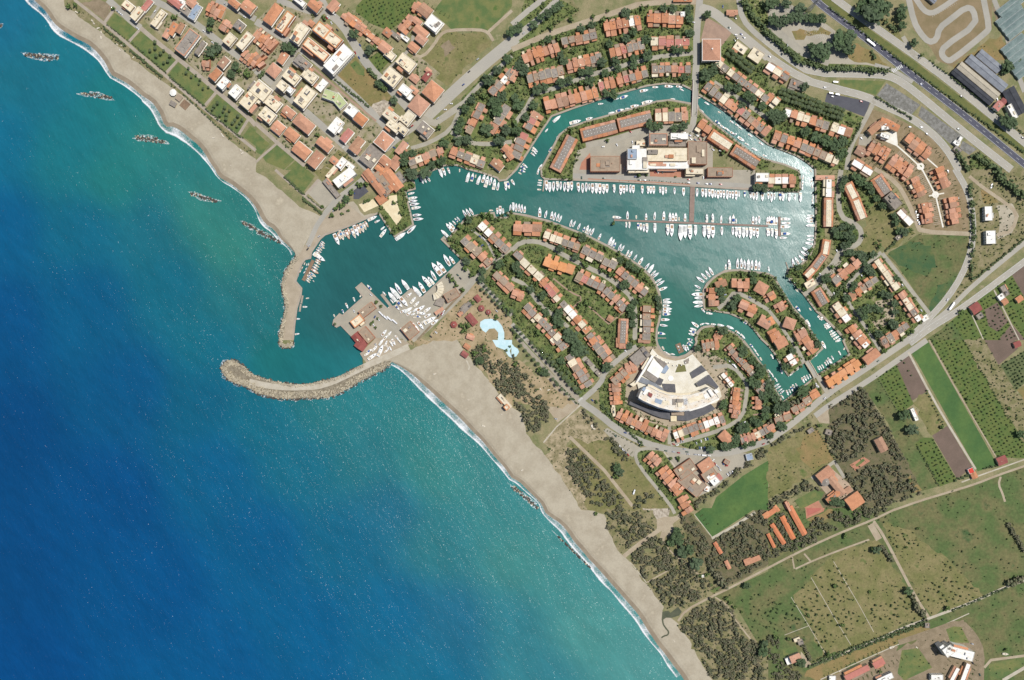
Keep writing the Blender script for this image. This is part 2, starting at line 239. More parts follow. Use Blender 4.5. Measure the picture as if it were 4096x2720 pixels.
DATA = r'''
@00 38
Z town seafront
H 1175 60 110 80 c2
H 1255 120 130 85 c3 -50
H 1345 55 150 50 p2 -50
H 1465 175 170 80 c2 -53
H 1535 305 90 65 t2 -60
H 1592 265 120 60 t2 -60
H 1655 255 100 65 t2 -60
H 1725 390 250 120 W3 -53
H 1850 445 140 60 g2 -55
H 1610 20 150 80 p2
H 1670 30 80 80 w2
H 1720 95 90 80 g2
H 1795 110 150 70 b2 -60
H 1770 20 90 90 t2
R 1910 60 2060 130 120 4 t
H 2160 30 110 60 t3
H 2290 60 120 100 t3
R 2110 185 2050 285 80 2 t
H 2205 235 90 80 g2
H 2115 365 110 90 c3 -50
H 2255 375 170 80 c4 -50
R 2230 490 2361 590 100 4 t
R 1860 590 1930 590 90 2 t
H 2055 570 100 80 t3 -50
H 1980 680 110 90 t3 -50
H 2065 770 110 95 w3 -50
H 2170 845 110 90 w3 -50
H 2335 800 90 70 g2 -50
H 2310 930 170 150 c4 -50
Y 2000 850 cr
G lawn 985 220 1060 120 1280 285 1190 380
G lawn 1200 400 1300 280 1640 550 1525 675
G lawn 1545 700 1655 570 1985 845 1880 975
G lawn 1900 1010 2010 870 2290 1110 2200 1245
G lawn 2240 1260 2310 1165 2361 1200 2361 1350
G soil 740 30 920 0 1060 60 965 195
G yard 1300 160 1640 110 2361 690 2361 1070 2000 830
G scrub 640 0 690 0 780 90 960 220 1180 410 1530 700 1880 1000 2361 1400 2361 1460 2130 1300 1900 1050 1690 880 1490 740 1350 640 1200 510 1050 390 950 300 780 190 690 110 600 60
P road 60 1400 0 1640 110 1850 250 2050 410 2361 640
P road 55 2000 0 2361 180
P road 60 1000 0 1100 90 1230 210 1300 260
P path 40 1300 260 1450 390 1640 540 1850 710 2010 850 2300 1090 2361 1160
P path 28 690 0 960 215 1180 410 1530 700 1880 1000 2200 1260 2361 1390
P path 26 1075 60 965 215
P path 26 1290 280 1190 390
P path 26 1650 550 1530 680
P path 26 2000 850 1880 990
P path 26 2300 1090 2200 1250
P alley 30 1400 170 1470 60
T 1600 150 32 1930 470 50 1990 430 45 1900 530 35 1960 510 35 2170 600 40 2130 680 40 2200 640 30 2280 680 35 2260 660 35 620 50 28 690 40 25 1765 140 28 1760 145 20 1940 200 40 1930 260 35 2290 1010 25 1040 70 25
TL 1200 460 1490 710 30 14
TL 1690 870 2130 1280 30 10
TL 960 260 1150 420 14 14
TL 1560 700 1880 970 22 13
TL 1905 1010 2230 1270 22 13
TL 1210 390 1530 670 22 10
TL 990 225 1190 385 12 9
PL 1960 960 2240 1150 5 3 12
PL 1700 620 1920 830 4 2 10
PL 1380 400 1570 580 3 3 12
BB 705 110 30 30 850 190 26 38 865 215 24 38 905 257 30 -20 932 295 25 80 930 345 28 80 1080 410 22 40 1120 418 20 20 1103 462 20 60 1228 525 22 -50 1968 1270 22 0 2045 1240 26 50 2055 1255 24 50 2220 1385 22 60 2235 1410 25 -50 2125 1525 14 0
C 1085 103 38 1103 117 38 1118 130 38 1262 255 38 1270 262 38 1428 103 -52 2075 35 30 2255 155 30 1880 285 38 1960 390 38

@10 39
Z town grid
H 157 130 200 95 h3 -55
H 275 210 210 110 o3 -55
H 390 300 190 130 c4 -55
H 455 220 60 50 t1
H 510 215 60 50 t1
H 612 265 140 140 o4
H 700 375 150 140 o4
H 545 465 260 110 o4
H 760 545 290 130 w4 -47
H 550 40 120 110 t3
H 715 55 110 90 t2 -50
H 400 10 120 50 w2
R 790 140 1160 420 75 9 t
H 930 190 230 50 t1
H 240 530 110 80 t2 -55
H 165 650 110 110 h2
R -10 300 160 440 130 7 t
R -20 490 70 600 120 4 t
R 1440 40 1560 110 90 2 t
H 1560 95 120 100 t2
H 1640 215 140 120 w3
R 1450 150 1340 290 90 3 t
H 1480 200 90 70 t2
H 1520 290 140 80 t2
H 1525 360 100 80 t2
H 1290 320 120 60 g1
H 1370 345 100 45 w1
H 1215 300 80 70 t1
H 1450 440 100 85 t2
H 1190 440 110 90 t2
H 1240 500 90 80 c2
H 1370 590 170 150 c4
H 1250 710 150 140 c4
H 1365 840 110 100 w3
H 1415 890 60 60 w2
H 1455 830 90 50 t1
H 1465 720 90 70 t1
H 1575 700 100 55 r1 -51
H 1590 650 60 40 t1
H 1630 840 150 150 h4
H 1500 970 150 150 h4
H 1250 1060 150 110 c4
H 1390 1080 130 110 c4 -51
H 1260 1170 130 110 c4
H 1350 1180 110 90 c4
H 1550 1205 140 130 g3
H 1350 1370 130 85 t2 -51
H 1180 1300 140 140 H3
H 935 1340 150 100 t3 -51
H 1060 1440 190 150 g2 -51
H 740 1165 140 110 w3 -51
H 830 1245 130 80 p2 -51
H 880 1020 110 90 w3
H 965 1100 110 90 t3
H 685 880 130 85 n2 20
H 765 930 130 85 n2 50
H 600 780 120 90 w1 -51
H 440 885 200 150 c3 -51
H 500 690 140 120 c3
H 420 585 160 110 g3
H 330 700 150 120 c4
H 240 790 90 80 c4
H 310 815 80 70 w3
H 165 940 140 130 c3
H 295 1045 120 100 t2
H 95 1070 140 130 c3
H 205 1180 110 100 t2
H 440 1140 190 110 h3
H 325 1250 130 110 t2
H 640 1320 150 110 t3
H 420 1390 160 110 t2
H 550 1470 150 100 t3 -51
H 780 1500 100 80 w2 -51
H 720 1480 70 60 t1
H 870 1530 80 50 w1
H 1195 1500 120 100 t2
H 1150 1560 100 60 t2
H 1285 1500 120 90 t2 -51
H 30 850 170 180 c4
Z pine-shaded west villas
R 1410 1510 1730 1390 95 5 m
R 1790 1390 2110 1510 95 5 m
H 2230 1510 120 90 t2
R 2100 960 1960 1230 100 4 m
R 2330 980 2170 1230 110 3 m
R 2361 640 2170 870 95 4 m
H 2310 1380 80 80 t2
R 2310 1400 2361 1470 80 2 t
G dry 720 710 920 520 1010 620 1180 800 1280 930 1170 1090 1050 990
G lawn 870 600 920 560 1000 640 1000 700 940 690
G rubble 1080 960 1180 920 1270 950 1160 1080 1060 1000
G dry 850 1310 1050 1110 1170 1210 1040 1310
G lawn 1650 90 1720 0 2361 0 2361 60 2150 290 1800 270 1700 180
G olive 1480 490 1560 510 1660 390 1750 300 2090 290 2180 390 1760 800 1640 680 1520 560
G soil 1700 430 1780 370 1840 440 1740 530
G olive 30 700 210 430 350 480 190 740
G lawn 60 1450 190 1330 360 1470 260 1568 100 1500
G lawn 0 1220 130 1330 50 1430 0 1400
G lawn 270 1568 370 1480 450 1540 470 1568
G soil 480 1000 540 930 760 1060 720 1120 620 1160
G orch 930 60 1000 -20 1480 0 1440 130 1230 290 1060 220 920 110
G orch 1040 540 1140 480 1230 570 1140 670
G yard 0 200 170 30 560 130 560 200 0 1000
G yard 0 1000 170 830 1000 1520 960 1568 500 1568 0 1130
G yard 480 640 620 720 1180 1180 1200 1300 1000 1470 480 1000
G yard 1480 500 1700 680 1480 900 1280 850 1200 700
G garden 1440 1480 1600 1400 2300 1290 2361 1290 2361 1568 1150 1568 1300 1330
G garden 1560 1330 1850 1170 1900 900 2100 700 2361 480 2361 1290
G olive 700 1470 760 1380 860 1440 800 1540 600 1568
P road 60 0 650 180 800 440 1010 620 1170 830 1360 1040 1568
P road 62 0 200 400 440 620 620 900 870 1100 1070 1290 1270
P alley 40 620 100 500 270 390 450 180 780 0 1020
P road 55 200 0 300 40 560 130 630 100
P road 75 600 0 660 110 800 230 920 430 1040 620 1200 780 1370 960 1490 1090
P path 35 0 1140 190 1310 450 1530
P boulv 105 2400 350 2050 640 1700 960 1550 1100
P road 65 1550 1100 1290 1290 1000 1540
P alley 30 1180 680 1440 440 1450 330
P sand 28 1450 510 1540 530 1640 420 1700 320 1780 280 2060 275 2140 300 2190 380
P sand 28 2140 300 2240 210 2361 100
P alley 60 1520 1090 1650 1140 2000 900
P lane 38 1430 1370 1600 1320 1800 1200 1870 1040 1960 880 2361 520
P lane 38 1800 1220 1900 1280 2050 1340 2361 1310
P path 22 200 1320 50 1450 0 1500
P brick 18 1110 1120 820 880 720 790 520 620 400 520
T 2320 540 45 2225 640 45 2140 730 60 1990 920 40 1930 1010 42 1885 1120 45 1860 1190 42 2200 950 60 2210 1010 60 2270 890 50 2130 1180 60 2240 1290 55 2300 1190 50 1950 1290 50 1870 1300 48 1730 1320 50 1450 1410 40 1360 1490 45 1370 1430 40 1680 1170 35 1530 1400 35 2350 290 50 2100 880 35 1120 320 20 620 160 28 900 310 45 1040 460 45 1080 440 35 280 430 50 330 460 40 1270 920 40 1130 770 40 1180 810 30 1710 1480 45 1620 1520 40 560 1240 25 2100 720 30
TL 1040 640 1110 720 8 20
TL 1120 750 1190 830 8 22
TL 730 730 1040 980 22 13
TL 2150 760 1900 990 10 25
TL 40 700 70 660 4 22
C 650 165 40 665 160 40 695 210 60 750 275 50 960 415 60 915 485 70 950 530 60 1215 815 60 1965 660 -40 1912 780 -40 2045 545 -40 1700 895 -40 1720 870 -40 1800 955 0 1675 1090 -40 1745 1010 0 1275 1360 30 1440 1160 -40 1420 1175 -40 1355 1265 30 1390 1320 10 460 1080 40 435 1015 50 720 130 40 525 1365 80 1470 620 -70

@11 50
Z old harbour club
H 822 75 210 110 w3 -38
H 700 20 130 50 c1 -50
H 700 165 200 60 g1
H 1085 120 270 90 t2 52
H 1170 115 230 90 k2 52
H 1265 95 200 90 t2 52
H 1325 75 110 80 g2 52
H 1200 205 70 60 g2
H 1160 262 95 85 t1 -35
H 1185 15 100 50 t2 -40
H 1245 165 50 50 t2
Z west basin villas
R 2070 490 2330 740 100 5 m
R 1910 630 2150 880 110 5 m
R 2200 950 2361 1110 90 3 m
Z boatyard quay
H 1025 1290 150 75 k2 -38
H 940 1400 115 95 o2 -38
H 1020 1520 140 85 k2 50
H 945 1555 110 80 r1 50
H 1805 1155 130 85 k2 -30
H 1690 1300 85 28 t1 -35
H 1420 1480 130 115 k2 50
Z lagoon pool garden
H 2045 1185 60 45 r1
X 2078 1275 32
X 2143 1310 26
X 1825 1425 34
H 1990 1380 110 60 r1
H 1930 1270 140 65 g1 -45
H 1885 1325 45 35 t1 -45
H 1980 1535 70 55 t1 20
G lawn 260 60 330 0 480 0 545 60 440 205 350 150
G paved 470 210 580 85 765 240 630 360
G rockbase 195 1568 215 1300 200 1100 250 930 330 820 400 790 360 950 320 1180 310 1400 260 1568
G paveq 1130 400 1000 465 860 525 730 575 640 605 560 700 510 820 430 870 400 950 375 1025 430 1090 385 1280 350 1568 250 1568 290 1300 270 1180 260 1010 300 920 390 800 480 650 620 390 760 250 1000 440
G garden 1240 220 1380 200 1450 500 1270 610 1130 390
G plaza 1150 330 1230 240 1300 230 1310 330 1345 440 1300 510 1220 400
G plaza 950 320 1000 390 1130 330 1080 270
G asph 900 180 1000 150 1040 200 950 270 900 270
G garden 1260 100 1460 110 1460 170 1380 200 1250 210
G paved 900 1560 780 1435 745 1455 705 1430 715 1380 985 1170 915 1085 975 1035 1215 1275 1290 1250 1430 1100 1530 1170 1890 830 2020 1000 1900 1140 1700 1330 1480 1540 1250 1568
G garden 1760 640 1960 430 2200 390 2361 390 2361 700 2020 990 1890 830
G garden 2080 1040 2361 740 2361 1330
G soilg 1700 1400 1900 1170 2040 1050 2361 1380 2361 1568 1600 1568
G pool 2070 1400 2110 1375 2170 1372 2230 1390 2270 1440 2290 1500 2290 1568 2230 1568 2235 1500 2200 1460 2150 1465 2120 1500 2090 1480 2065 1440
G olive 480 0 640 120 680 80 740 0
P road 52 1090 0 1000 80 900 160 760 260 640 400
P road 46 640 400 560 520 480 700
P path 26 180 0 450 240 620 370
P path 26 450 240 580 90
P lane 52 1250 1420 1400 1568
P lane 52 1440 1568 1560 1480 1900 1150 2030 990
P lane 36 2030 990 2180 850 2361 720
P lane 40 2060 1030 2361 1340
P lane 20 2000 560 2130 660 2200 800
P soil 20 1900 1130 1750 1290 1490 1568
T 1420 30 60 1560 20 60 1010 120 30 960 130 32 880 200 30 830 270 38 780 320 35 740 350 30 700 420 28 790 400 18 850 370 16 1035 280 22 1150 340 22 1210 250 24 1340 170 24 1390 170 22 1370 220 20 1380 330 22 1360 400 24 1390 500 22 1330 530 24 1270 540 24 1200 430 24 1210 490 20 1270 300 22 1880 510 35 1940 550 32 1960 450 40 2090 420 35 2150 410 35 2160 440 30 2240 450 25 1780 640 28 1860 670 32 1820 700 30 1870 730 30 2060 670 30 2210 750 28 2240 790 32 2300 820 35 2240 870 45 2090 930 38 1940 840 38 1930 900 32 1990 965 32 2080 1010 38 2180 1020 22 1810 1010 32 1845 1060 25 1900 1105 28 1910 1110 20 1780 970 28 2200 940 30 2180 1050 25 2290 1250 35 2330 1290 30 1990 1220 28 2220 1350 22 2210 1380 18 1900 1440 30 1950 1430 35 1910 1480 30 2020 1400 22 1110 1220 20 1150 1255 18 930 120 20 1450 140 24 1000 290 22 1080 1400 16 1060 1420 16 1100 1450 14 1120 1370 14 2270 1050 25 610 340 20 1720 510 4
TL 260 60 440 220 24 13
TL 430 260 600 400 26 14
TL 470 240 600 350 14 7
TL 2000 560 2340 380 10 18
PL 2080 1060 2361 1340 8 2 13
PL 720 1420 735 1420 1 1 12
C 1000 145 60 885 195 40 900 210 40 715 375 -50 728 360 -50 475 730 -50 580 612 -40 488 700 -45 1060 1150 40 1132 1378 60 1095 1355 -60 1085 1430 60 1105 1458 -60 1860 968 45 1885 998 45 2065 612 40 2100 632 40 2085 695 -40 2150 685 -50 1995 560 50 1660 1497 40 1612 1535 40 2220 1300 45 1712 1325 -55 1733 1305 -55 1722 1328 -55 1680 1345 -60 905 1302 70
V 1150 1320 45 45
V 1195 1360 50 45
V 1230 1370 60 42
V 1280 1398 60 42
V 1175 1345 40 45
BF 745 640 115 65 768 610 72 68 790 600 100 68 815 590 60 68 845 595 95 68 858 565 65 68 900 585 105 66 925 560 110 66 950 545 90 68 978 535 90 68 1002 520 80 66 1020 500 65 60 620 670 45 38 612 687 55 38 608 708 60 35 590 728 50 35 580 747 60 35 570 766 55 35 575 838 55 30 570 858 60 35 560 884 60 32 548 904 60 32 545 934 80 32 522 966 75 32 498 986 60 35 485 1006 55 35 480 1026 50 40 447 862 30 -70 466 872 28 -70 483 868 32 -70 426 900 28 -60 462 910 30 -60 408 932 34 -60 446 942 30 -50 387 974 34 -60 530 1024 22 50
B 585 805 130 33 1075 445 95 -25 1120 472 55 -25 1170 535 50 -40 1175 580 95 -52 1335 610 115 -35 1435 215 62 -15 1450 258 85 -10 1480 348 90 -8 1705 30 90 68 1735 18 80 68 1778 8 60 68 1878 5 30 90 1955 65 95 -75 1996 65 80 -78 2026 55 30 -80 2055 90 90 -70 2100 75 85 -72 2128 105 112 -75 2197 130 105 -82 2303 150 85 85 2328 140 75 75 2170 372 35 0 2225 380 60 90 2252 375 85 90 1785 530 100 50 1805 512 80 52 1826 484 45 50 1846 460 45 50 1738 583 90 45 1806 828 85 55 1665 912 145 53 1706 893 128 53 1572 1025 125 50 1612 1018 92 50 1528 1080 115 60 1483 1115 118 50 1375 1055 112 55 1278 1130 130 50 1255 1168 112 50 1182 1138 45 50 1253 1210 45 50 1043 1080 60 50 967 1155 35 -60 905 1195 45 70 838 1253 55 65 802 1305 40 65 722 1345 30 65 1230 1265 35 -40 475 1182 30 -10 453 1262 45 0 387 1373 40 0 380 1512 45 -10
BS 1437 545 110 -42 1450 287 85 -8 1465 315 90 -8 1488 415 85 -4 1500 452 97 -4 1530 95 76 65 1558 88 72 65 1585 75 72 55 2165 98 85 -75 2233 148 80 -80 2280 385 62 85 2346 345 62 -85 1925 400 80 60 1955 390 80 60 1985 380 75 60 1865 448 45 50 1760 830 125 60 1635 970 105 62 1310 1090 120 60
BY 1365 1215 112 50 1327 1237 80 50 1305 1270 60 50 1415 1150 60 -40 1450 1200 80 -50 1482 1235 70 -45 1405 1290 90 -32 1360 1300 66 -28 1520 1275 92 -35 1582 1288 80 -35 1525 1322 85 8 1450 1330 44 -20 1500 1352 52 20 1412 1322 60 -42 1585 1342 72 -30 1607 1385 125 -30 1650 1400 82 -35 1520 1435 86 50 1475 1455 100 50 1440 1425 70 45 1345 1475 46 60 1230 1510 62 -48 1183 1500 75 -50 1195 1545 60 -45 1300 1548 55 50 1470 1290 60 -40 1555 1395 60 -28 1465 1360 30 0

@12 0
Z boatyard quay
H 985 20 140 95 r1 -55
Z lagoon pool garden
H 1945 60 55 40 t1 35
H 1925 132 60 45 r1 35
H 2290 570 160 60 c1 48
H 2312 620 45 45 o2 48
G pool 2180 0 2361 0 2361 60 2340 100 2361 165 2330 150 2290 90 2210 60 2185 30
G paveq 985 100 1110 -20 1380 0 1420 40 1250 150 1020 210 985 165 960 125
G soilg 1860 0 2180 0 2220 70 2361 180 2361 600 2270 500 2140 330 2000 150
G soilg 1400 0 1640 0 1500 60 1420 40
WD 34 2000 90 2080 30 2220 180 2361 230 2361 540 2260 500 2180 370 2130 250 2040 230
P concrete 55 1410 60 1200 160 1010 240 850 320 700 390 560 430 400 438 240 435 100 420 -60 385
P concrete 14 1940 185 1970 250 1960 275
T 2020 120 35 2060 190 40 2100 80 35 2340 60 14 2310 95 18
BY 1155 20 70 -55 1198 30 60 -65 1270 20 65 60 1250 35 60 60 1095 78 70 -45 1048 98 60 -30 1025 128 60 -30 1150 95 120 -65 1075 150 100 -35 1203 100 50 -35 1325 12 50 50 1103 45 35 -60 1215 70 40 60 1240 80 45 60
BB 1650 312 28 -20 1960 553 16 0 2100 793 30 20 2265 685 16 0
C 1103 43 60
G rockbase 0 290 350 380 700 350 880 270 985 215 1250 190 1190 300 760 530 320 590 0 510

@20 0
Z north canal villas
R 100 550 430 425 130 7 t
R 450 385 780 310 100 5 g
R 850 260 1190 200 130 6 m
R 1240 165 1580 170 130 5 m
R 895 490 1220 410 120 6 m
R 1280 390 1640 385 110 5 m
R 505 610 830 530 110 6 m
R 140 740 480 655 120 6 m
R 300 970 790 835 130 9 t
R 800 800 950 760 120 3 m
R 965 740 1250 660 115 5 m
R 1290 640 1650 630 110 6 m
H 1575 130 40 45 w2
Z west canal arm
R 150 1200 240 1040 110 3 m
R 20 1450 130 1230 130 4 m
R -20 740 30 620 80 2 t
Z canal-ring island
R 1320 1070 1625 1060 125 5 m
R 640 1245 965 1160 130 1 L
R 980 1150 1290 1075 130 1 L
R 400 1568 560 1260 120 1 L
R 1720 1140 1830 1210 115 2 t
R 1830 1230 2020 1355 115 1 L
R 2040 1370 2270 1515 115 1 L
Z shopping centre block
H 1350 1285 165 110 W4
H 1545 1265 160 75 w4
H 1525 1335 160 60 g2
H 1160 1450 190 230 w4
H 1110 1420 85 90 b5
H 1430 1440 370 150 c4
H 1300 1400 90 40 g5
H 1440 1525 380 90 w3
H 1710 1410 175 210 k3
H 860 1510 270 140 k3
H 870 1510 60 60 g3
H 1190 1315 85 60 c1
Z north-east villas
R 1890 560 2361 920 100 9 m
R 1785 780 2080 1000 115 6 m
R 2085 1010 2361 1230 115 6 m
H 1840 460 190 160 H3 90
H 2030 120 100 55 t1
H 1575 3 170 22 t1
H 2100 450 120 100 c1 35
H 2250 510 120 110 c1 35
G scrub 270 230 560 0 640 130 330 290
G garden 0 480 330 340 1000 140 1200 60 1670 40 1670 780 1400 770 1050 830 800 910 370 1060 200 1290 20 1568 0 1568
G garden 1250 810 1640 800 1650 700 1250 700
G garden 500 1180 1280 960 1450 930 1640 980 1640 1160 1250 1180 680 1340 560 1568 300 1568 430 1280
G garden 1710 620 1960 380 2080 380 2361 640 2361 1320 2130 1150 1850 940 1710 850
G garden 1700 1050 1850 1150 2100 1330 2361 1500 2361 1568 2290 1568 1700 1180
G brick 1790 160 2030 300 1930 430 1740 370
G paved 1300 1180 1680 1160 1850 1270 1850 1568 560 1568 600 1390 900 1290
G brickr 620 1568 640 1500 720 1410 730 1568
G garden 120 0 420 -20 620 100 300 290 0 460 0 370
G garden 1160 20 1320 20 1320 80 1160 80
G garden 2110 0 2160 0 2270 0 2361 160 2361 330 2230 230 2150 150
P boulv 70 0 380 240 190 430 0
P boulv 50 0 230 150 100 320 -30
P sand 50 0 460 330 320 700 200 1000 100 1200 30 1700 20
P road 62 1730 0 1700 300 1700 550 1688 740
P road 55 1680 1070 1660 1180 1640 1220
P lane 42 200 870 450 800 620 730 800 670 1050 600 1300 530 1680 490
P lane 40 200 870 130 1000 20 1150
P boulv 90 1740 80 1850 110 2000 230 2200 400 2361 530
P road 50 2090 0 2120 180 2250 320 2361 400
P lane 55 680 1340 900 1300 1250 1190 1500 1170 1660 1180
P lane 40 1860 760 2150 950 2361 1100
P path 14 370 1075 560 1003 800 923 1100 832 1250 792 1400 772 1560 782 1645 825
P path 14 45 1568 240 1262 370 1075
P path 14 500 1178 700 1118 880 1068 1130 998 1330 938 1460 923 1640 958
T 60 250 45 30 270 40 200 220 42 270 150 42 330 120 40 400 70 42 440 40 40 750 145 25 885 95 18 540 175 30 355 250 30 330 360 40 280 380 35 425 340 32 635 260 40 500 330 30 740 220 40 850 180 35 1050 110 45 1060 150 35 1240 360 48 1200 60 30 1400 70 40 1480 70 40 1630 70 35 1640 300 40 1500 450 40 1560 460 35 1640 455 32 1250 500 50 1130 540 45 960 560 45 830 570 45 720 650 45 640 660 40 860 670 40 980 630 40 940 690 35 900 780 30 230 810 50 300 800 40 450 760 45 520 740 40 640 750 35 70 600 50 110 640 50 90 560 40 720 740 50 1120 610 35 1230 600 30 2000 800 45 1790 680 60 1850 660 50 1800 130 38 1280 1150 50 1350 1160 45 1500 1180 40 1580 1160 45 880 1290 22 1880 610 40 2080 800 45 2180 880 50 2210 910 50 2120 970 40 2040 900 30 2310 980 40 1950 1400 30 200 970 45 130 1080 40 40 1200 50 20 1130 35 60 960 60 30 900 40 940 870 40 870 850 40 480 560 40 450 500 40 1620 110 35 1640 170 35 1600 700 40 1560 720 30 700 440 30 580 460 30 900 400 40 1050 350 45 1120 290 40 550 1200 35
TL 2140 20 2361 320 18 30
TL 2290 20 2361 60 4 30
PL 1990 470 2220 650 14 2 14
C 107 303 -45 1675 205 5 2060 165 40 2060 1235 0 1640 1250 0 1650 1280 30 1700 1245 30 1708 1250 30 1690 1290 40 1700 1300 40 1735 1285 40 1765 1320 30 1750 1330 30 1830 1300 -50 1110 1310 80 968 1335 60 840 1353 -10 1035 1545 90 1380 1530 0 1095 1215 30 1945 60 90 2005 255 30 2065 320 0 2140 345 30 2115 315 30 1270 1520 0 1590 1225 0 1770 1340 20 1855 1380 30 1920 1390 10 2075 350 50 2055 370 50
B 1220 835 80 -10 1325 803 55 0 1450 797 80 5 1545 800 60 10 1568 828 40 30 965 910 50 -10 1035 893 80 -20 820 957 50 -5 415 1095 90 -40 585 1125 110 -15 715 1092 65 -15 920 1040 60 -15 997 1018 80 -15 1065 1000 40 -10 1135 977 80 -10 1250 942 105 -15 1487 912 40 5 320 1200 40 -50 420 1265 45 -65 360 1375 65 -60 215 1382 65 45 207 1402 60 45 195 1425 50 40 122 1530 60 40 105 1550 60 35 262 1540 65 -60 1722 900 35 0 1800 955 50 30 1755 1025 40 35 1915 1035 30 30 2030 1125 45 35 2080 1155 40 35 2110 1182 40 35 1900 1130 60 35 1942 1167 50 35 1987 1195 60 35 2040 1232 60 35 2115 1283 75 35 2170 1330 45 30 2240 1378 60 25 2335 1435 45 20 2200 1250 50 35 2300 1325 50 35

@21 0
Z shopping centre block
H 1170 5 190 40 c3
H 1685 20 160 65 c3
H 1920 20 230 85 k2
H 2310 75 120 95 w3
Z curved south quay
R 10 530 275 545 110 3 t
R 295 590 630 705 100 6 m
R 645 735 960 895 110 5 m
R 965 925 1240 1145 100 6 m
R 1255 1250 1240 1568 110 5 m
Z south peninsula lanes
R 290 825 570 930 125 4 o
R 20 765 275 1005 100 4 m
R 275 1010 440 1200 90 4 m
R 600 960 850 1090 110 5 m
R 855 1100 1050 1280 110 5 m
R 450 1220 700 1500 100 6 m
R 705 1510 780 1600 100 2 m
R 120 1250 430 1568 100 7 m
R 0 1130 110 1170 80 2 m
R 1030 1370 1020 1600 95 1 L
H 905 1370 50 50 t1 30
Z villa islet
H 1925 1040 100 80 t2 -20
R 1850 1080 1855 1255 95 3 t
R 2020 1060 2190 1060 100 3 t
H 2300 1090 105 100 h2 30
R 2095 1240 2250 1310 100 2 t
H 2335 1400 110 100 t2 30
H 1900 1530 70 60 t1 30
G paved 560 0 2240 0 2240 185 1640 150 1000 112 560 98
G brickr 1270 0 1590 0 1590 70 1270 60
G garden 260 0 560 0 560 90 300 85
G garden 0 400 520 540 880 700 1200 900 1370 1120 1380 1300 1330 1568 0 1568
G garden 1690 1490 1770 1120 1880 975 2000 925 2361 960 2361 1568 1690 1568
G lawn 140 690 240 690 370 760 300 860 230 820
G lawn 1260 1050 1340 1050 1350 1130 1260 1140
G lawn 1725 1560 1740 1490 1790 1455 1815 1460 1810 1550
P lane 42 0 740 80 665 220 655 350 700 480 790 700 900 830 960 980 1060 1110 1180 1140 1330 1130 1568
P lane 36 0 1000 130 1060 260 1250 400 1350 520 1450
P boulv 40 0 1420 130 1568
P road 46 560 55 1000 70 1640 112 2220 155
P brickr 18 700 88 1200 112 1640 140
P brickr 14 1690 150 2210 178
P lane 36 1900 1280 1990 1200 2050 1120 2200 1190 2361 1290
P path 18 0 398 130 420 330 470 520 540 700 611 880 701 1050 801 1192 900 1290 998 1348 1112 1373 1230 1358 1380 1334 1470 1328 1568
P path 18 1768 1285 1768 1115 1800 1050 1868 985 1962 932 2100 922 2361 960
P brick 12 700 1250 890 1420 1070 1280
P brick 14 380 1000 540 1130 660 1180 560 1270
P path 16 1695 1568 1715 1495 1758 1452 1830 1442
T 40 890 45 70 950 40 170 1100 38 230 1040 32 280 1160 45 310 1310 40 430 1320 45 430 1400 60 540 1530 70 250 1260 35 370 1250 35 110 1080 35 600 600 35 650 620 40 440 730 40 640 660 30 870 730 28 990 770 25 1000 830 35 1080 870 40 1140 910 40 1180 960 30 1200 920 28 590 800 40 670 870 35 760 850 25 840 920 35 920 960 35 830 1010 30 1040 1060 50 930 1110 30 1130 1220 35 1090 1280 45 1110 1340 40 1120 1420 40 1350 1190 35 1360 1260 35 1180 1190 30 690 1230 35 640 1250 35 620 890 25 940 490 20 1330 1170 28 1250 1010 28 1670 1560 3 1510 60 12 1940 1480 45 1920 1110 45 1940 1190 35 2040 1250 45 2080 1180 40 2230 1020 35 2230 960 35 2330 970 30 2130 960 28 2230 1130 30 1165 40 28 1240 40 20 540 80 22 480 70 25 2260 160 40 2330 165 38 350 500 28 430 520 30 300 950 25 240 1500 35 60 1460 25
TL 1250 92 1640 125 14 6
TL 1000 100 1240 112 4 5
TL 0 1300 110 1480 6 10
PL 0 1440 120 1568 4 2 12
C 643 70 90 848 75 0 1140 62 -5 1175 92 5 1225 93 5 1320 18 60 1345 18 60 1385 18 60 1628 115 5 1715 120 5 1795 127 5 1830 128 5 1925 132 5 1765 70 90 1785 68 90 150 612 90 980 1020 50 1965 1150 -10 1630 87 0 2195 1175 30
B 318 145 95 90 348 160 95 90 418 150 90 90 517 158 95 92 550 150 85 90 613 162 90 85 742 172 95 90 777 172 98 90 810 175 100 90 844 178 95 90 876 172 85 90 942 174 80 90 1003 185 95 92 1033 180 80 90 1060 172 65 90 1120 178 75 92 1202 183 75 90 1254 186 75 90 1280 185 72 90 1308 186 75 90 1366 185 60 90 1392 195 78 90 1420 190 58 90 1583 203 78 90 1758 212 80 90 1788 215 82 90 1820 213 75 90 1849 220 85 90 1901 228 80 92 1927 222 70 90 1954 227 78 90 2011 228 65 90 2036 232 75 90 2067 235 88 90 2147 222 60 90 2202 232 60 90 2228 240 75 90 2310 248 80 90 262 95 35 5 258 118 38 5 256 140 40 5 252 180 36 5
BS 383 155 95 92 450 148 80 92 485 158 90 94 652 170 95 90 685 162 90 92 713 158 65 90 1092 175 80 92 1500 195 65 90 1707 210 80 92 1875 222 70 92 1985 230 90 90 2095 225 55 90 2257 242 80 94
BS 38 343 80 -88 65 345 75 -86 90 353 80 -84 313 405 75 -75 393 425 80 -76 423 435 75 -72 447 447 70 -66 545 487 72 -75 573 495 65 -62 619 518 65 -65 714 565 65 -62 742 567 78 -62 996 710 70 -66 1021 720 65 -58 1140 802 60 -58 1248 885 75 -52 1307 947 65 -44 1325 968 80 -35 1355 1017 70 -32 1375 1040 82 -32 1428 1195 70 -10 1402 1433 75 8
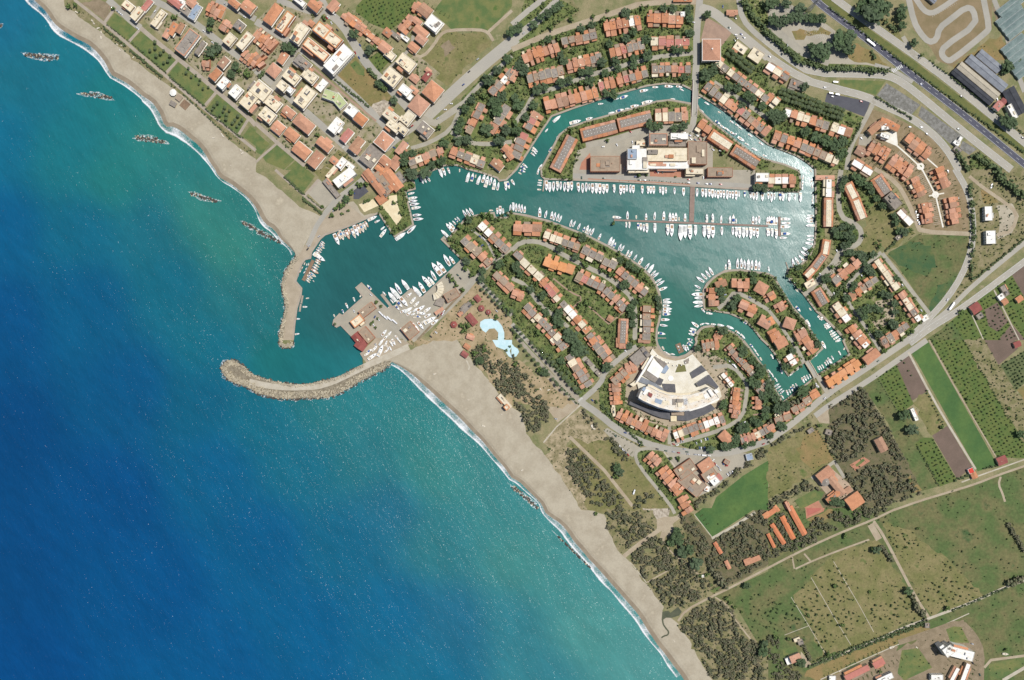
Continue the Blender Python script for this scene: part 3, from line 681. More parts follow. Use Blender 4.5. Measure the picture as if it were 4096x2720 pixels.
B 12 340 80 88 118 362 65 -85 256 387 92 -90 367 415 74 -80 665 543 50 -68 693 545 82 -72 810 612 62 -65 908 652 82 -66 930 668 75 -64 948 690 55 -64 1067 762 60 -65 1095 773 66 -60 1188 838 82 -58 1280 910 105 -55 1398 1092 78 -20 1437 1220 80 0 1425 1250 66 0 1435 1280 85 0 1430 1305 80 0 1428 1330 76 0 1418 1380 78 0 1382 1508 72 10 10 115 62 60 75 30 32 30 100 10 55 20 240 15 50 -80
BS 1066 415 78 -90 1317 420 75 -85 1930 453 75 -88 2280 460 75 88 1216 535 75 90 1936 565 82 90 2037 565 80 90
B 970 437 82 5 1147 435 35 90 1237 428 65 -90 1400 420 85 -88 1457 430 80 -90 1484 432 78 -90 1512 430 80 -90 1542 448 35 -90 1596 435 75 -90 1797 443 80 -90 1851 440 85 -90 2011 455 70 -88 2042 450 85 -90 2068 467 45 -90 2223 460 78 -88 2252 463 70 -88 2355 465 70 -88 1054 507 55 92 1083 508 60 92 1164 520 65 90 1189 525 70 90 1244 537 90 90 1318 537 90 90 1435 555 105 90 1473 558 115 92 1556 580 148 92 1596 570 125 90 1640 575 140 88 1692 558 98 90 1773 568 110 90 1812 575 125 90 1852 573 115 90 2068 573 95 90 2098 578 105 90 2135 580 100 90 2165 577 90 90 2200 583 110 90 2232 573 80 90 2263 582 95 90 2357 575 80 90
BS 1735 1008 90 215 1770 978 80 225 1805 955 78 235 1835 930 88 240 2080 860 95 -88 2115 858 98 -92 2145 867 85 -94 2213 872 92 -88 2280 880 85 -88 1710 1075 65 208 1720 1180 85 180 1717 1255 82 172
B 1972 890 50 -88 2003 868 96 265 2178 868 100 -88 2249 872 95 -88 1715 1110 42 0 1708 1147 112 180 1712 1220 96 180 1765 1295 50 50 1823 1323 62 10 1687 1423 80 215 1757 1420 45 -20 1803 1417 40 10 1860 1423 50 5 1928 1432 65 10 2015 1453 72 22 2083 1497 52 35 2130 1535 60 45 1670 1467 62 200 1663 1490 70 200 1655 1515 62 195 1640 1562 50 195 2155 1413 42 30 2362 1000 4 0

@22 0
Z south peninsula lanes
R 520 130 710 430 115 6 m
R 740 -20 910 200 110 5 m
R 400 -20 480 90 100 2 m
R 1020 -20 1020 80 100 1 t
H 1220 10 110 40 t1 0
H 715 210 70 40 g1 50
H 795 305 50 40 g1 45
H 935 650 110 40 c1 85
Z hotel ring
H 1190 160 170 130 g2 -40
R 1150 240 1050 275 100 2 t
R 1060 290 935 400 100 3 m
R 950 400 965 595 95 5 t
R 970 675 1430 890 105 10 t
R 1490 895 1960 720 105 10 m
R 2045 720 2090 440 90 7 t
R 1940 310 2035 425 62 3 w
R 1750 60 1910 30 90 4 k
R 1990 50 2240 320 80 8 k
R 2350 400 2260 480 90 3 k
R 2262 520 2270 640 80 3 m
H 1975 905 125 90 h2 45
R 2110 930 2245 890 95 4 m
R 2245 885 2380 820 95 3 m
Z bend road depot area
R 1250 1060 1350 1150 105 3 t
R 1370 1190 1560 1410 110 6 t
R 1550 1450 1640 1590 110 3 t
H 1600 1195 190 120 k2 -35
H 1660 1320 240 150 k2 40
H 1725 1345 105 95 D2 5
H 1790 1155 130 95 t2 -35
H 1820 1240 130 90 k2 -35
H 1850 1290 110 90 w2 50
H 1900 1270 60 60 p1 -35
H 2190 1078 60 60 b1 -15
H 1800 1370 50 50 w1 20
H 1980 1125 50 40 k1 30
G garden 150 0 1330 0 1340 60 1120 80 830 300 640 540
G garden 800 420 1000 230 1050 450 1060 590 1440 790 1420 960 1150 910 950 790 810 640
G garden 1480 930 1500 800 1900 660 1990 480 1880 300 1700 60 1695 0 2140 0 2361 290 2361 900 2050 1000 1850 1030 1600 990
G sandg 1080 60 1720 60 1800 100 1980 200 1990 520 1960 640 1700 760 1440 800 1200 740 1040 560 1050 430
G sandg 230 380 400 330 640 600 420 760 330 640 300 500
G soilg 0 200 60 180 600 590 300 640 0 560
G garden 1140 1040 1240 990 1400 1040 1720 1568 1450 1568 1160 1150
G paved 1420 1030 1700 1060 2160 1040 2150 1170 1960 1280 1870 1370 1700 1450 1500 1190
G paved 840 830 880 810 1180 990 1110 1080 1000 1000
G olive 480 1000 560 900 900 900 1120 1100 1480 1568 700 1568 500 1150
G scrubg 300 1060 470 960 560 1000 700 1568 640 1568 450 1250
G scrubg 290 950 430 770 630 640 760 760 880 900 700 960 560 900 480 1000 400 1100
G crop 1830 1568 1880 1450 2130 1250 2361 1110 2361 1568
G garden 180 0 80 0 640 560 660 500
WD 34 -20 60 60 200 200 430 330 600 340 730 230 850 130 850 110 700 40 610 0 500
WD 30 510 1010 600 990 780 1150 900 1340 1040 1470 1080 1568 950 1568 720 1500 640 1380 520 1200
WD 30 860 900 920 900 1090 1090 1050 1140 960 1040
WD 30 1110 1520 1220 1410 1310 1420 1250 1500 1150 1568
WD 30 630 640 680 640 840 840 800 870 700 760
WD 30 1640 1540 1800 1420 1960 1330 1950 1270 2150 1140 2200 1060 2361 980 2361 1040 2200 1180 1960 1370 1700 1560
P palm 42 130 0 640 570
P palm 34 50 -20 600 590
P road 60 620 560 800 680 950 810 1150 920 1350 990 1600 1030 1850 1050 2060 1030 2361 930
P road 48 640 560 820 400 850 290 1050 120 1150 60
P lane 36 1460 960 1700 900 1950 820 2130 710 2160 500 2170 400 2030 230 1850 250
P lane 30 1450 960 1450 800
P sand 30 530 890 850 1200 1110 1530
P lane 30 1340 1000 1190 1000 1130 1040 1160 1150 1460 1520 1500 1600
P concrete 12 630 600 410 800 290 945
P concrete 16 1400 1030 1700 1440
P lane 50 660 160 820 330
P brick 14 2220 690 2300 680 2361 650
P path 20 2130 10 2225 112 2300 220 2361 300
P path 22 1332 0 1342 50 1385 112 1450 153 1530 164 1605 142 1670 90 1704 0
T 600 60 70 650 100 60 590 110 50 460 190 40 470 260 35 810 190 35 880 250 50 850 240 30 1080 50 35 1465 1090 22 1535 1098 25 780 570 20 2150 800 50 2110 820 45 2070 910 45 2050 960 45 1960 980 40 1990 990 40 1835 1010 40 2150 970 35 2220 950 35 2130 110 50 2140 80 40 2220 190 45 2300 260 50 2290 310 50 2210 380 45 2260 410 45 2310 510 45 2340 540 45 2340 640 40 2280 760 45 2220 740 35 2340 700 40 1950 600 40 1970 560 30 1260 1100 20 1300 1200 30 1710 80 35 30 220 30 300 290 40 260 280 35 970 1170 40 1000 1220 40 960 1260 30 350 1010 15 1010 470 30
TL 150 20 620 520 22 6
TL 400 380 610 590 14 12
TL 820 600 1200 960 20 18
TL 330 120 640 440 10 22
TL 860 830 1180 975 12 8
PL 160 10 620 500 14 1 14
PL 260 80 640 500 12 1 14
PL 60 30 560 560 12 1 14
B 1395 75 36 60 1420 115 42 20 1450 131 30 30 1485 131 42 10 1635 40 50 40 1650 20 42 30 2212 55 46 48 2242 95 42 48 2265 132 42 48 2297 175 36 60
BS 1595 75 72 60
B 1618 72 56 60
C 405 727 10 955 885 50 1045 855 20 1180 955 15 1340 1005 8 1420 1022 8 1490 1030 8 1537 1040 8 1592 1005 10 1615 1032 8 1625 1052 8 1692 1055 5 1725 1058 5 1818 1065 5 1702 950 70 1745 932 70 1785 915 70 1805 912 70 1727 995 80 1745 995 80 1762 997 80 1778 997 80 995 980 60 1010 1000 60 1022 1010 60 1035 1022 60 1048 1033 60 1072 1060 60 1560 935 70 1580 932 70 1650 890 70 1682 882 70 1525 970 -20 1872 1140 50 1887 1155 50 1905 1170 50 1920 1195 50 1855 1108 -40 1948 1140 70 1980 1160 0 1990 1240 50 2010 1225 50 2035 1215 50 2165 375 60 1970 178 60 2010 200 50 2035 225 50 2055 245 50 2320 958 -20 1046 100 50 740 555 40 1490 960 20
V 1770 1062 42 5
V 1125 1400 45 -70
V 2130 765 55 -30
V 2055 240 45 50
BB 340 460 26 -20 265 455 22 50 750 805 55 50 95 1200 20 -30
G pool -5 30 20 60 55 82 65 110 40 150 -5 165

@23 0
Z camping cabin area
H 2215 460 150 55 t1 -22
H 2345 45 60 40 t1 -35
H 1990 505 80 30 t1 65
H 1760 610 22 22 w1
R 1870 300 1930 400 30 1 t
G crop 1680 40 1760 -20 2250 -20 1840 250
G olive 1600 0 1680 40 1840 250 1800 290 1620 60
G rubble 1200 -20 1460 -20 1440 60 1360 110 1260 60
G sandg 1290 100 1400 60 1480 60 1560 40 1480 130 1500 190 1400 300 1360 260 1380 190 1320 170
G scrub 860 -20 1300 0 1330 200 1090 340 1000 400 900 220
G scrub 1090 440 1400 300 1500 180 1620 200 1800 560 1960 700 1780 800 1600 900 1400 900 1240 680
G woodf 1540 40 1640 30 1860 270 2240 0 2361 0 2361 500 1840 780 1900 650 1640 330
G scrub 1520 1060 1700 880 1850 810 2020 960 2361 1240 2361 1568 1850 1568 1620 1180
G meadow 1850 800 2361 560 2361 1240 2250 1200 2060 880 1980 850
G pond 1385 935 1440 925 1460 945 1530 890 1565 935 1540 970 1470 992 1420 990 1392 1010 1378 1010
G lawn 1820 740 1940 690 1860 770
WD 30 870 20 1000 -20 1180 30 1320 190 1080 350 1040 280 980 200 870 180
WD 32 1100 430 1200 300 1320 230 1400 290 1470 400 1700 560 1850 700 1780 790 1600 880 1420 880 1280 680 1400 580 1450 530 1230 640 1130 520
WD 32 1550 50 1650 60 1800 280 1900 480 1960 690 1880 640 1780 500 1640 330 1560 200
WD 28 1870 270 2240 20 2361 0 2361 470 2130 520 2020 560 1940 520 1860 400
WD 30 2000 650 1960 700 2361 490 2361 410
WD 30 1540 1080 1700 900 1830 820 1950 850 2040 950 2150 1180 2280 1240 2340 1568 1850 1568 1740 1350 1650 1180
P sand 40 1030 425 1200 290 1400 150 1540 60 1630 -20
P sand 14 1245 665 1340 610 1450 550
P sand 20 2361 530 2000 720 1850 790 1600 920 1530 1020
P sand 14 1870 800 1980 870 2020 960 2150 1130 2200 1190
P sand 12 1430 340 1500 420 1600 480 1680 560 1730 600
P concrete 24 2240 20 2040 150 1840 260
P concrete 7 1240 670 1150 550 1090 480
P concrete 7 1680 40 1840 245
P pondw 14 1386 1000 1392 1050 1415 1085 1445 1120 1435 1150 1400 1158 1370 1180 1352 1215 1345 1255
T 1470 300 40 1530 270 60 1450 310 30 1530 190 35 1590 400 60 1640 370 50 1700 500 60 1720 480 40 2170 700 35 1980 820 28 2010 855 22 2060 900 25 2330 1240 35 2320 1300 50 1840 690 18 1740 610 22 1800 600 25 780 35 22 2120 940 16 2150 700 25
TL 1860 560 1960 690 6 40
OR 60 12 2060 820 2361 700 2361 1200 2250 1150
OR 70 8 1750 90 1960 60 2000 130 1850 210
BB 1498 1212 16 30

@30 40
Z motorway side plots
R -10 600 190 730 95 3 c
H 255 790 120 110 g1 20
H 1100 0 10 10 x
H 2050 560 250 85 V2
H 2025 670 440 90 V2
H 1950 740 460 75 v2
H 1895 795 460 60 D2
H 2285 930 260 120 D2 62
H 2260 1025 140 60 w2 62
H 2125 975 80 60 p2 -50
H 2165 945 70 50 r1 -50
H 2250 45 260 90 T2 -38
H 2290 190 280 220 T2 -38
H 2330 460 250 230 T2 -38
H 2345 640 140 120 T2 -38
H 1510 -5 80 40 V1
H 1740 1320 60 40 w1
H 1750 1380 70 50 g1
H 1770 1290 70 30 w1 -60
Z new cross-path terraces
R 1270 1260 1490 1430 125 4 t
R 935 1345 1105 1445 135 4 t
R 1130 1470 1320 1600 135 4 t
H 855 1395 90 80 t1 30
H 1000 1165 170 70 t2 -40
H 1125 1140 180 75 t2 25
H 1068 1165 60 90 w2 85
H 1078 1258 85 50 w2 20
R 780 1490 960 1600 95 2 w
Z north-east villas
R 150 1040 560 1165 110 7 m
R 580 1180 770 1245 110 3 m
R 50 1255 300 1340 110 4 m
R 310 1340 655 1480 110 6 m
R -10 880 90 960 100 2 m
G paved 0 20 230 60 500 200 620 290 600 420 700 450 740 540 1100 630 900 600 520 590 350 530 100 360 0 250
G dry 215 290 250 370 330 370 350 330 560 330 580 300 480 245 460 285
G dry 700 450 820 400 1000 500 1100 600 950 590 740 540
G karting 1280 0 2060 0 2060 270 1700 620 1560 560 1500 450 1340 280
G dry 1700 600 1990 400 2150 330 2220 560 1900 560 1720 680
G asph 540 860 940 940 890 1080 520 940
G plastic 1090 770 1400 970 1300 1080 1000 880
G plastic 1410 980 1790 1260 1700 1350 1380 1070
G plastic 1790 1300 1920 1380 1850 1430 1760 1370
G lawn 660 735 1080 750 990 880 660 790
G median 480 0 600 0 900 250 1350 570 1900 990 2361 1360 2361 1440 1900 1080 1300 640 900 330
G olive 1000 200 1140 150 1300 450 1200 400
G soil 2050 0 2100 250 2180 250 2100 0
G dirt 900 1040 970 1010 1240 1120 1500 1260 1640 1440 1700 1568 700 1568 790 1400
G white 985 1245 1060 1225 1180 1205 1195 1355 1090 1310
G paved 840 1240 950 1230 950 1350 830 1340
G garden 0 820 130 780 220 850 330 860 500 950 890 1090 730 1360 700 1568 430 1568 300 1500 0 1330
G garden 0 270 350 520 520 590 900 600 1120 650 400 660 300 620 0 350
G garden 1860 1568 1850 1480 1950 1400 2150 1568
G white 1438 1538 1433 1556 1420 1569 1402 1574 1384 1569 1371 1556 1366 1538 1371 1520 1384 1507 1402 1502 1420 1507 1433 1520
G lawn 1416 1538 1414 1545 1409 1550 1402 1552 1395 1550 1390 1545 1388 1538 1390 1531 1395 1526 1402 1524 1409 1526 1414 1531
P white 14 1180 1340 1260 1410 1400 1540 1425 1580
P high 65 400 -30 520 80 930 380 1250 640 1500 830 1850 1100 2400 1550
P boulv 70 600 -20 760 100 1250 440 1700 770 2400 1350
P boulv 72 -40 360 200 550 400 675 900 685 1100 695 1250 770 1450 930 1750 1180 2000 1380 2240 1568
P boulv 70 -40 500 330 740 600 815 900 890 1050 970 1300 1080 1500 1220 1640 1370 1730 1520 1750 1568
P road 35 980 600 1150 650 1330 760
P lane 42 980 930 880 1130 750 1360 720 1568
P lane 70 0 220 230 420 350 510 560 580
P lane 60 0 110 230 80
P road 45 2080 0 2180 250 2250 560 2361 850
P alley 40 1240 340 1320 480 1390 560
K 55 1290 -20 1340 200 1400 310 1480 395 1550 370 1575 260 1680 180 1820 70 1890 90 1915 230 1620 430 1590 500 1640 560 1690 560 2010 300 2035 260 1980 -20
K 50 1350 -20 1430 100 1500 130 1580 90 1740 -20
T 170 30 50 20 40 50 80 20 40 300 75 55 60 170 55 120 190 55 180 180 50 240 150 50 300 155 45 370 150 45 430 165 50 490 170 48 400 420 35 460 470 75 540 430 60 520 490 60 680 340 70 760 330 60 660 400 60 740 400 70 750 460 50 880 60 70 960 110 90 1020 50 90 1090 70 70 1000 160 60 940 0 60 1350 390 40 1425 505 25 2210 600 50 2190 650 35 2240 620 35 1240 80 45 1230 150 45 1250 230 40 60 1050 60 120 1060 60 80 1100 50 350 1210 50 540 1300 60 620 1330 60 700 1300 50 690 1410 50 660 1440 40 450 1260 50 340 800 45 2200 1100 60 2260 1130 55 2330 560 20
TL 20 320 300 560 22 32
TL 330 570 520 620 9 26
TL 520 625 1100 645 24 28
TL 560 60 2361 1400 90 13
TL 1090 200 1190 280 7 24
TL 960 480 1000 540 3 22
TL 1000 890 1330 1090 22 14
TL 860 1130 750 1350 18 12
TL 1750 1400 1850 1568 10 26
TL 1900 1430 2150 1568 12 30
TL 1500 560 2361 1230 40 12
PL 100 850 700 1060 20 3 14
C 525 805 5 1413 778 38 1783 888 38 1755 1190 35 1417 1172 10 1466 1235 38 1310 1170 10 595 890 5 860 935 20 2115 915 60 2180 880 60 862 1275 40 180 415 80 2350 1270 30 15 520 30
V 945 397 95 38
V 622 757 45 3
V 580 860 40 10 640 872 40 10

@31 40
Z shopping centre block
R 0 95 255 95 105 4 c
Z east bank flats
R 565 85 563 250 90 2 w
R 563 255 560 525 90 1 L
H 525 70 170 38 t1 0
R 735 120 805 260 100 1 L
R 805 260 880 450 100 1 L
R 1000 60 1105 215 125 1 L
H 1165 275 150 115 g3 48
R 1205 375 1325 500 100 2 w
R 550 640 525 780 80 1 L
R 525 775 430 905 80 1 L
R 435 900 350 985 80 1 L
H 385 1040 100 75 c2 -30
R 845 825 605 1035 100 4 m
R 445 1100 530 1240 105 1 L
R 1010 1000 760 1165 90 5 m
R 1000 830 1195 1100 90 5 c
R 1220 1130 1400 1390 90 5 c
H 1450 1365 65 50 w1 -30
R 620 1230 740 1395 110 3 c
R 760 1440 880 1600 105 3 m
R 1300 1430 1060 1600 90 5 m
H 1210 615 70 40 g1 -40
Z new cross-path terraces
R 1340 70 1425 240 105 4 t
R 1455 300 1490 490 105 4 t
R 1560 -20 1640 165 115 4 t
R 1690 250 1740 495 115 5 t
Z eastern farm plots
H 2045 400 130 90 w2 88
H 2055 620 120 88 w2 88
H 1915 1275 90 85 r1 -35
H 1955 1345 60 50 g1 -35
H 2150 1170 60 50 w1 -35
H 2185 1215 50 50 t1 -35
H 2320 1190 60 50 t1 -35
H 2190 1110 100 60 g1 60
Z villa islet
R 0 1130 40 1200 95 2 t
R 100 1215 145 1295 100 2 t
H 200 1415 100 95 h2 20
H 15 1400 70 80 t2 60
R 20 1545 110 1500 95 2 t
R 260 1550 360 1500 110 3 t
G garden 0 0 290 0 310 180 280 205 0 180
G garden 440 80 520 80 520 1000 450 1060 330 1150 180 930 360 860 430 700
G garden 620 80 960 80 1100 240 900 430 680 520 620 430
G garden 600 520 780 480 850 560 850 660 700 740 600 730
G olive 890 440 1000 220 1100 250 1190 380 1250 540 1360 590 1090 740 1040 690 980 780 930 800 820 720 880 600
G meadow 1090 790 1370 600 1845 600 1840 720 1770 960 1650 1150 1500 1330 1350 1120 1200 900
G meadowd 1100 780 1300 660 1500 700 1560 900 1450 980 1200 880
G meadowd 1500 1200 1560 1060 1700 1010 1620 1200 1500 1320
G garden 330 1160 700 740 1040 770 1500 1350 1280 1568 700 1568
G garden 0 960 60 990 230 1270 460 1568 0 1568
G paved 440 1070 700 750 660 900 520 1040 600 1160 570 1180 480 1060
G sandg 990 1210 1140 1180 1190 1300 1150 1400 1010 1470 940 1380 960 1280
G lawn 920 1320 980 1290 1090 1350 1000 1390 940 1400
G dirt 1060 0 1740 0 1840 300 1850 590 1400 570 1250 200
G scrub 1850 0 2361 0 2361 640 1900 1040 1700 1230 1850 800 1880 400
G sand 2100 330 2250 310 2310 430 2240 590 2110 640 2130 440
G dry 1960 180 2080 200 2120 300 2000 320
G orch 1560 1500 1900 1210 2070 1110 2290 1568 1480 1568
G meadow 1450 1568 1700 1400 1800 1568
G plough 1990 1290 2110 1220 2210 1400 2110 1490 2030 1440
G plough 2120 1568 2240 1420 2361 1560 2361 1568
G plough 2240 960 2361 860 2361 1180
G orch 2080 1080 2240 960 2361 1180 2361 1560 2250 1420
P boulv 58 1720 -10 1830 180 1875 350 1890 550 1870 750 1780 980 1650 1180 1500 1350 1290 1568
P boulv 42 2400 640 1900 1050 1660 1290 1560 1370 1300 1568
P boulv 60 2400 815 1900 1190 1700 1330 1500 1450 1300 1600
P sand 40 980 -10 1180 110 1290 300 1370 500 1400 570 1850 590
P lane 46 670 0 640 200 660 430 790 490 860 560 850 660 780 710 660 750 600 870 500 960 420 1070 340 1150
P lane 32 1040 760 900 880 690 1100 760 1270 880 1420 970 1568
P lane 36 1050 770 1500 1345
P lane 24 500 1050 600 1170
G white 1572 230 1568 246 1556 258 1540 262 1524 258 1512 246 1508 230 1512 214 1524 202 1540 198 1556 202 1568 214
G lawn 1553 230 1551 236 1546 241 1540 243 1534 241 1529 236 1527 230 1529 224 1534 219 1540 217 1546 219 1551 224
P white 14 1420 0 1540 230 1610 530
P white 12 1480 240 1620 215
P white 12 1560 -20 1400 -160
P path 10 432 0 440 300 438 560
P sand 32 1850 60 2000 180 2150 280 2300 400 2250 560 2100 600
P concrete 10 1850 1280 1980 1560
P concrete 10 2080 1110 2310 1568
P path 12 470 1310 700 1540
P lane 30 0 1290 120 1440 200 1568
T 710 75 35 690 125 35 680 170 35 700 270 30 620 240 20 620 560 35 680 530 35 720 510 35 770 530 35 650 590 40 700 610 40 740 600 45 780 630 40 640 610 30 700 700 35 740 690 35 810 600 25 900 600 25 730 760 35 780 760 38 840 780 35 880 800 50 890 850 40 970 780 38 1000 670 20 1040 700 28 1040 650 14 930 910 45 960 950 35 1190 1000 36 540 1000 45 600 890 30 670 890 30 280 900 35 230 930 30 200 970 30 300 960 30 240 1020 30 290 1060 30 340 1090 30 400 740 28 390 800 28 800 1060 35 790 1110 35 720 1110 25 730 1180 40 730 1250 28 860 1300 40 900 1290 40 940 1280 40 990 1270 40 1040 1290 35 890 1350 40 1170 1230 35 1180 1310 35 1140 1410 35 1170 1430 40 1120 1160 35 1060 1140 35 950 1430 30 1020 1510 40 940 1480 30 460 200 28 460 320 30 460 440 30 470 120 28 480 560 28 820 60 45 870 110 45 930 140 40 960 190 35 1010 260 35 1060 330 35 1180 420 35 1190 480 38 1210 560 35 1260 570 42 1320 560 30 1700 1530 4 1790 1310 30 1340 1490 25 1290 1500 25
TL 1870 140 1910 640 22 24
TL 1900 640 1870 1000 10 24
TL 2361 640 1900 1010 24 14
TL 2110 10 2361 240 16 36
TL 1090 740 1180 660 10 14
TL 900 130 1080 350 12 14
TL 600 1180 850 890 22 18
TL 700 1540 900 1560 8 14
TL 30 1000 220 1280 10 24
TL 240 1300 440 1560 10 22
TL 30 180 280 190 12 18
C 1655 1195 -50 1750 262 -20 1240 1060 50 1415 1295 50 635 745 60 480 960 60 455 1005 60 865 975 60 1365 388 90 1380 415 -20 1382 435 -20 1382 462 -20 1395 480 -20 1400 497 -20 610 1140 70 1660 10 60 2065 135 -50 2060 160 -40
V 1690 1255 80 -55
BS 33 255 88 92 60 245 66 90 350 735 90 212 330 770 82 218 266 835 82 238 232 855 85 260 163 490 88 180 347 720 4 0 388 642 70 184 378 678 78 190 390 420 64 182 145 625 72 0
B 5 240 62 90 112 242 82 90 138 247 86 92 196 253 80 92 250 250 56 90 299 253 92 92 325 65 45 -80 322 115 42 -85 318 160 46 90 405 95 46 -75 410 145 42 -85 415 250 40 -88 413 295 42 80 398 8 30 60 12 462 80 -90 32 465 88 -88 54 465 82 -88 77 470 76 -85 10 575 70 90 38 578 82 90 75 590 96 90 163 453 90 0 163 523 92 0 167 587 88 0 385 447 72 180 387 475 66 180 388 512 82 180 388 608 66 180 305 810 72 228 8 915 48 80 205 1020 42 60 268 1110 36 50 280 1282 66 50 372 1415 76 60 483 1338 60 -40 498 1360 55 -32 508 1372 45 -30 540 1420 50 -30 550 1436 60 -30 562 1450 55 -30 586 1485 45 -32 600 1505 56 -30 612 1524 56 -30 632 1545 62 -30 655 1562 42 -30 392 1285 30 50

@32 0
Z villa islet
H 120 25 105 90 t2 -30
R 185 130 245 230 95 2 w
R 320 -20 430 120 100 3 t
Z canal-end roadside strip
R 830 -30 915 65 100 2 c
R 1050 40 1160 -20 90 2 m
H 950 145 150 100 t2 -38
R 540 410 850 210 105 5 O
Z hotel ring
R 0 830 60 790 85 1 k
R 60 740 215 690 90 2 k
R 225 660 340 590 85 2 k
R 320 575 470 490 85 2 k
Z eucalyptus wood plots
H 540 1255 150 130 t2 -38
X 520 1300 46
H 640 1340 200 80 t2 50
H 600 1440 140 60 t2 -38
H 800 1485 140 120 t2 -35
H 740 1385 60 50 t1 -35
H 1045 965 130 75 t2 62
H 1355 685 120 42 w1 66
H 1872 1205 50 48 R1 -25
H 1902 1248 50 55 t1 -25
H 2158 1112 85 72 r1 -22
H 2300 40 60 50 r1 -22
R 165 1490 210 1580 40 1 t
H 80 1555 60 30 t1 50
H 395 835 60 40 g1 -35
H 560 850 60 50 g1 20
G garden 0 0 460 0 500 80 380 190 330 220 250 280 190 320 120 230 0 60
G garden 720 110 860 -20 1280 0 860 290 560 470 450 320
G garden 0 300 60 430 130 570 410 360 500 480 240 750 0 890
G olive 100 940 430 770 610 1100 400 1260 0 1470 0 1000
G dry 435 785 605 1095 420 1200 330 1130 250 1000
OR 60 10 0 1210 60 1110 220 1020 330 1180 120 1290
G sandg 430 690 560 620 650 690 560 770 470 760
G meadow 870 430 1010 330 1730 1300 1420 1390 1250 1100 1100 760
G orch 1010 330 1180 210 1340 590 1210 680
G plough 1175 215 1290 125 1480 460 1325 560
G olive 1330 580 1480 460 1640 780 1500 880 1420 740
G plough 1510 880 1650 790 1880 1170 1740 1280
G orch 1420 900 1510 900 1740 1290 1580 1350 1350 960
G crop 1310 100 1465 0 2110 1150 1930 1210
G orch 1495 0 1800 0 2361 950 2361 1090 2100 1080
G scrub 1800 0 2000 0 2361 600 2361 950
G plough 1990 0 2270 0 2300 80 2120 230
G orchd 2140 230 2361 100 2361 400 2270 460
G dry 2290 460 2361 420 2361 560
G woodf 560 620 860 420 1000 640 1240 1060 1420 1390 880 1568 520 1568 440 1400 700 1260 560 960
G brickr 750 1150 880 1075 940 1115 800 1205
G lawn 800 1150 875 1090 890 1110 815 1170
G paveb 410 1270 570 1170 740 1320 800 1400 700 1460 580 1470
G brickr 320 1550 460 1480 515 1568 330 1568
G lawn 240 1480 420 1380 520 1400 480 1470 300 1560
G meadow 1200 1568 1400 1500 1900 1350 2361 1180 2361 1568
G dry 1310 1240 1420 1380 1330 1410 1270 1300
WD 30 560 620 740 500 860 430 950 520 1000 640 1100 760 1170 900 1240 1060 1300 1180 1290 1230 1160 1100 1080 900 960 880 900 1040 640 1150 560 960 530 830 700 700 820 680 800 590 640 620 600 640
WD 30 720 1250 900 1180 1100 1130 1200 1120 1330 1260 1400 1380 1100 1480 880 1560 820 1400
WD 28 0 1500 380 1280 480 1390 300 1420 100 1510 0 1568
WD 28 860 1568 1300 1440 1420 1400 1430 1420 1200 1500 1000 1568
WD 28 0 940 160 880 400 760 420 780 200 900 0 1020
P boulv 56 1290 0 860 290 550 490 240 760 0 930
P boulv 50 1460 0 1200 180 900 390 560 600 430 700
P concrete 20 1290 110 1520 550 1750 930 1910 1190
P sand 20 2361 1160 2100 1250 1900 1330 1600 1420 1400 1480 1150 1568
P concrete 12 2361 1100 1940 1250 1780 1310
P sand 12 1480 0 1700 400 2100 1080
P paved 46 380 200 550 490
P lane 40 210 -20 330 210
P lane 30 970 0 1040 110
P lane 30 400 1275 610 1120 700 1270
P sand 20 2140 1260 2120 1330 2160 1420 2180 1490
T 230 100 35 90 150 30 160 250 40 290 180 28 270 30 30 460 40 40 330 470 55 350 450 40 70 530 45 20 410 50 10 450 40 160 600 50 100 630 50 120 790 45 140 800 35 1080 105 28 480 790 25 1265 690 55 1345 830 55 1290 690 30 1040 540 30 590 240 25 880 240 25 1845 550 22 2230 630 20 1310 1300 22 640 1490 45 600 1490 40 670 1510 35 1440 1420 10 20 880 35 20 480 40 1610 810 22 2340 870 40
TL 1010 340 1210 680 14 8
TL 1380 980 1580 1350 16 10
TL 1460 460 1620 790 8 12
TL 1810 0 2250 760 26 9
TL 1230 170 1330 330 3 12
TL 60 960 520 1050 1 1
TL 430 790 620 1100 12 10
TL 20 760 420 440 12 32
TL 1620 1480 1700 1400 3 8
TL 1740 1290 1880 1240 8 16
TL 1990 1190 2110 1160 6 14
B 40 155 52 60 515 47 78 60 435 145 58 -30 380 187 30 0 710 75 36 -50 663 122 46 60 208 318 56 -30 265 275 46 -25 303 242 38 -30 15 290 46 50 42 325 46 60 75 368 46 55 180 487 52 68 222 453 52 60 240 433 52 60 325 372 58 62 345 355 52 62 470 262 42 60 487 255 42 60 507 245 42 60 535 222 42 60 550 205 46 60 135 525 40 50 648 8 50 -10 583 200 50 65
BS 125 283 66 80 85 415 52 -30 100 435 52 -32 117 460 46 -35 133 478 52 -40 203 473 42 65 265 420 46 62 367 343 46 62 390 333 38 62 567 190 62 62 597 165 45 60
C 1018 193 -35 522 537 -35 445 408 60 450 425 60 465 430 60

@33 0
Z camping cabin area
R -20 60 90 -20 40 1 t
R 130 60 235 265 42 1 t
R 35 130 150 310 36 1 t
R 200 -30 340 225 48 1 t
R 0 220 60 345 24 1 t
Z bottom right building site
H 1775 1315 250 105 w5 14
H 1660 1290 90 110 w5 -35
R 1865 1400 1790 1600 70 1 w
R 1765 1440 1680 1600 55 1 w
H 1560 1550 110 60 w2 0
R 705 1560 930 1450 85 1 p
R 965 1445 1070 1390 85 1 p
H 595 1552 60 42 w1
H 1080 1548 150 62 w2 -25
H 258 1378 95 85 t2 -22
H 190 1392 50 62 w1 -22
H 268 1195 60 35 c1 -22
H 300 1218 50 50 g1 -22
H 1470 1066 42 45 g1 0
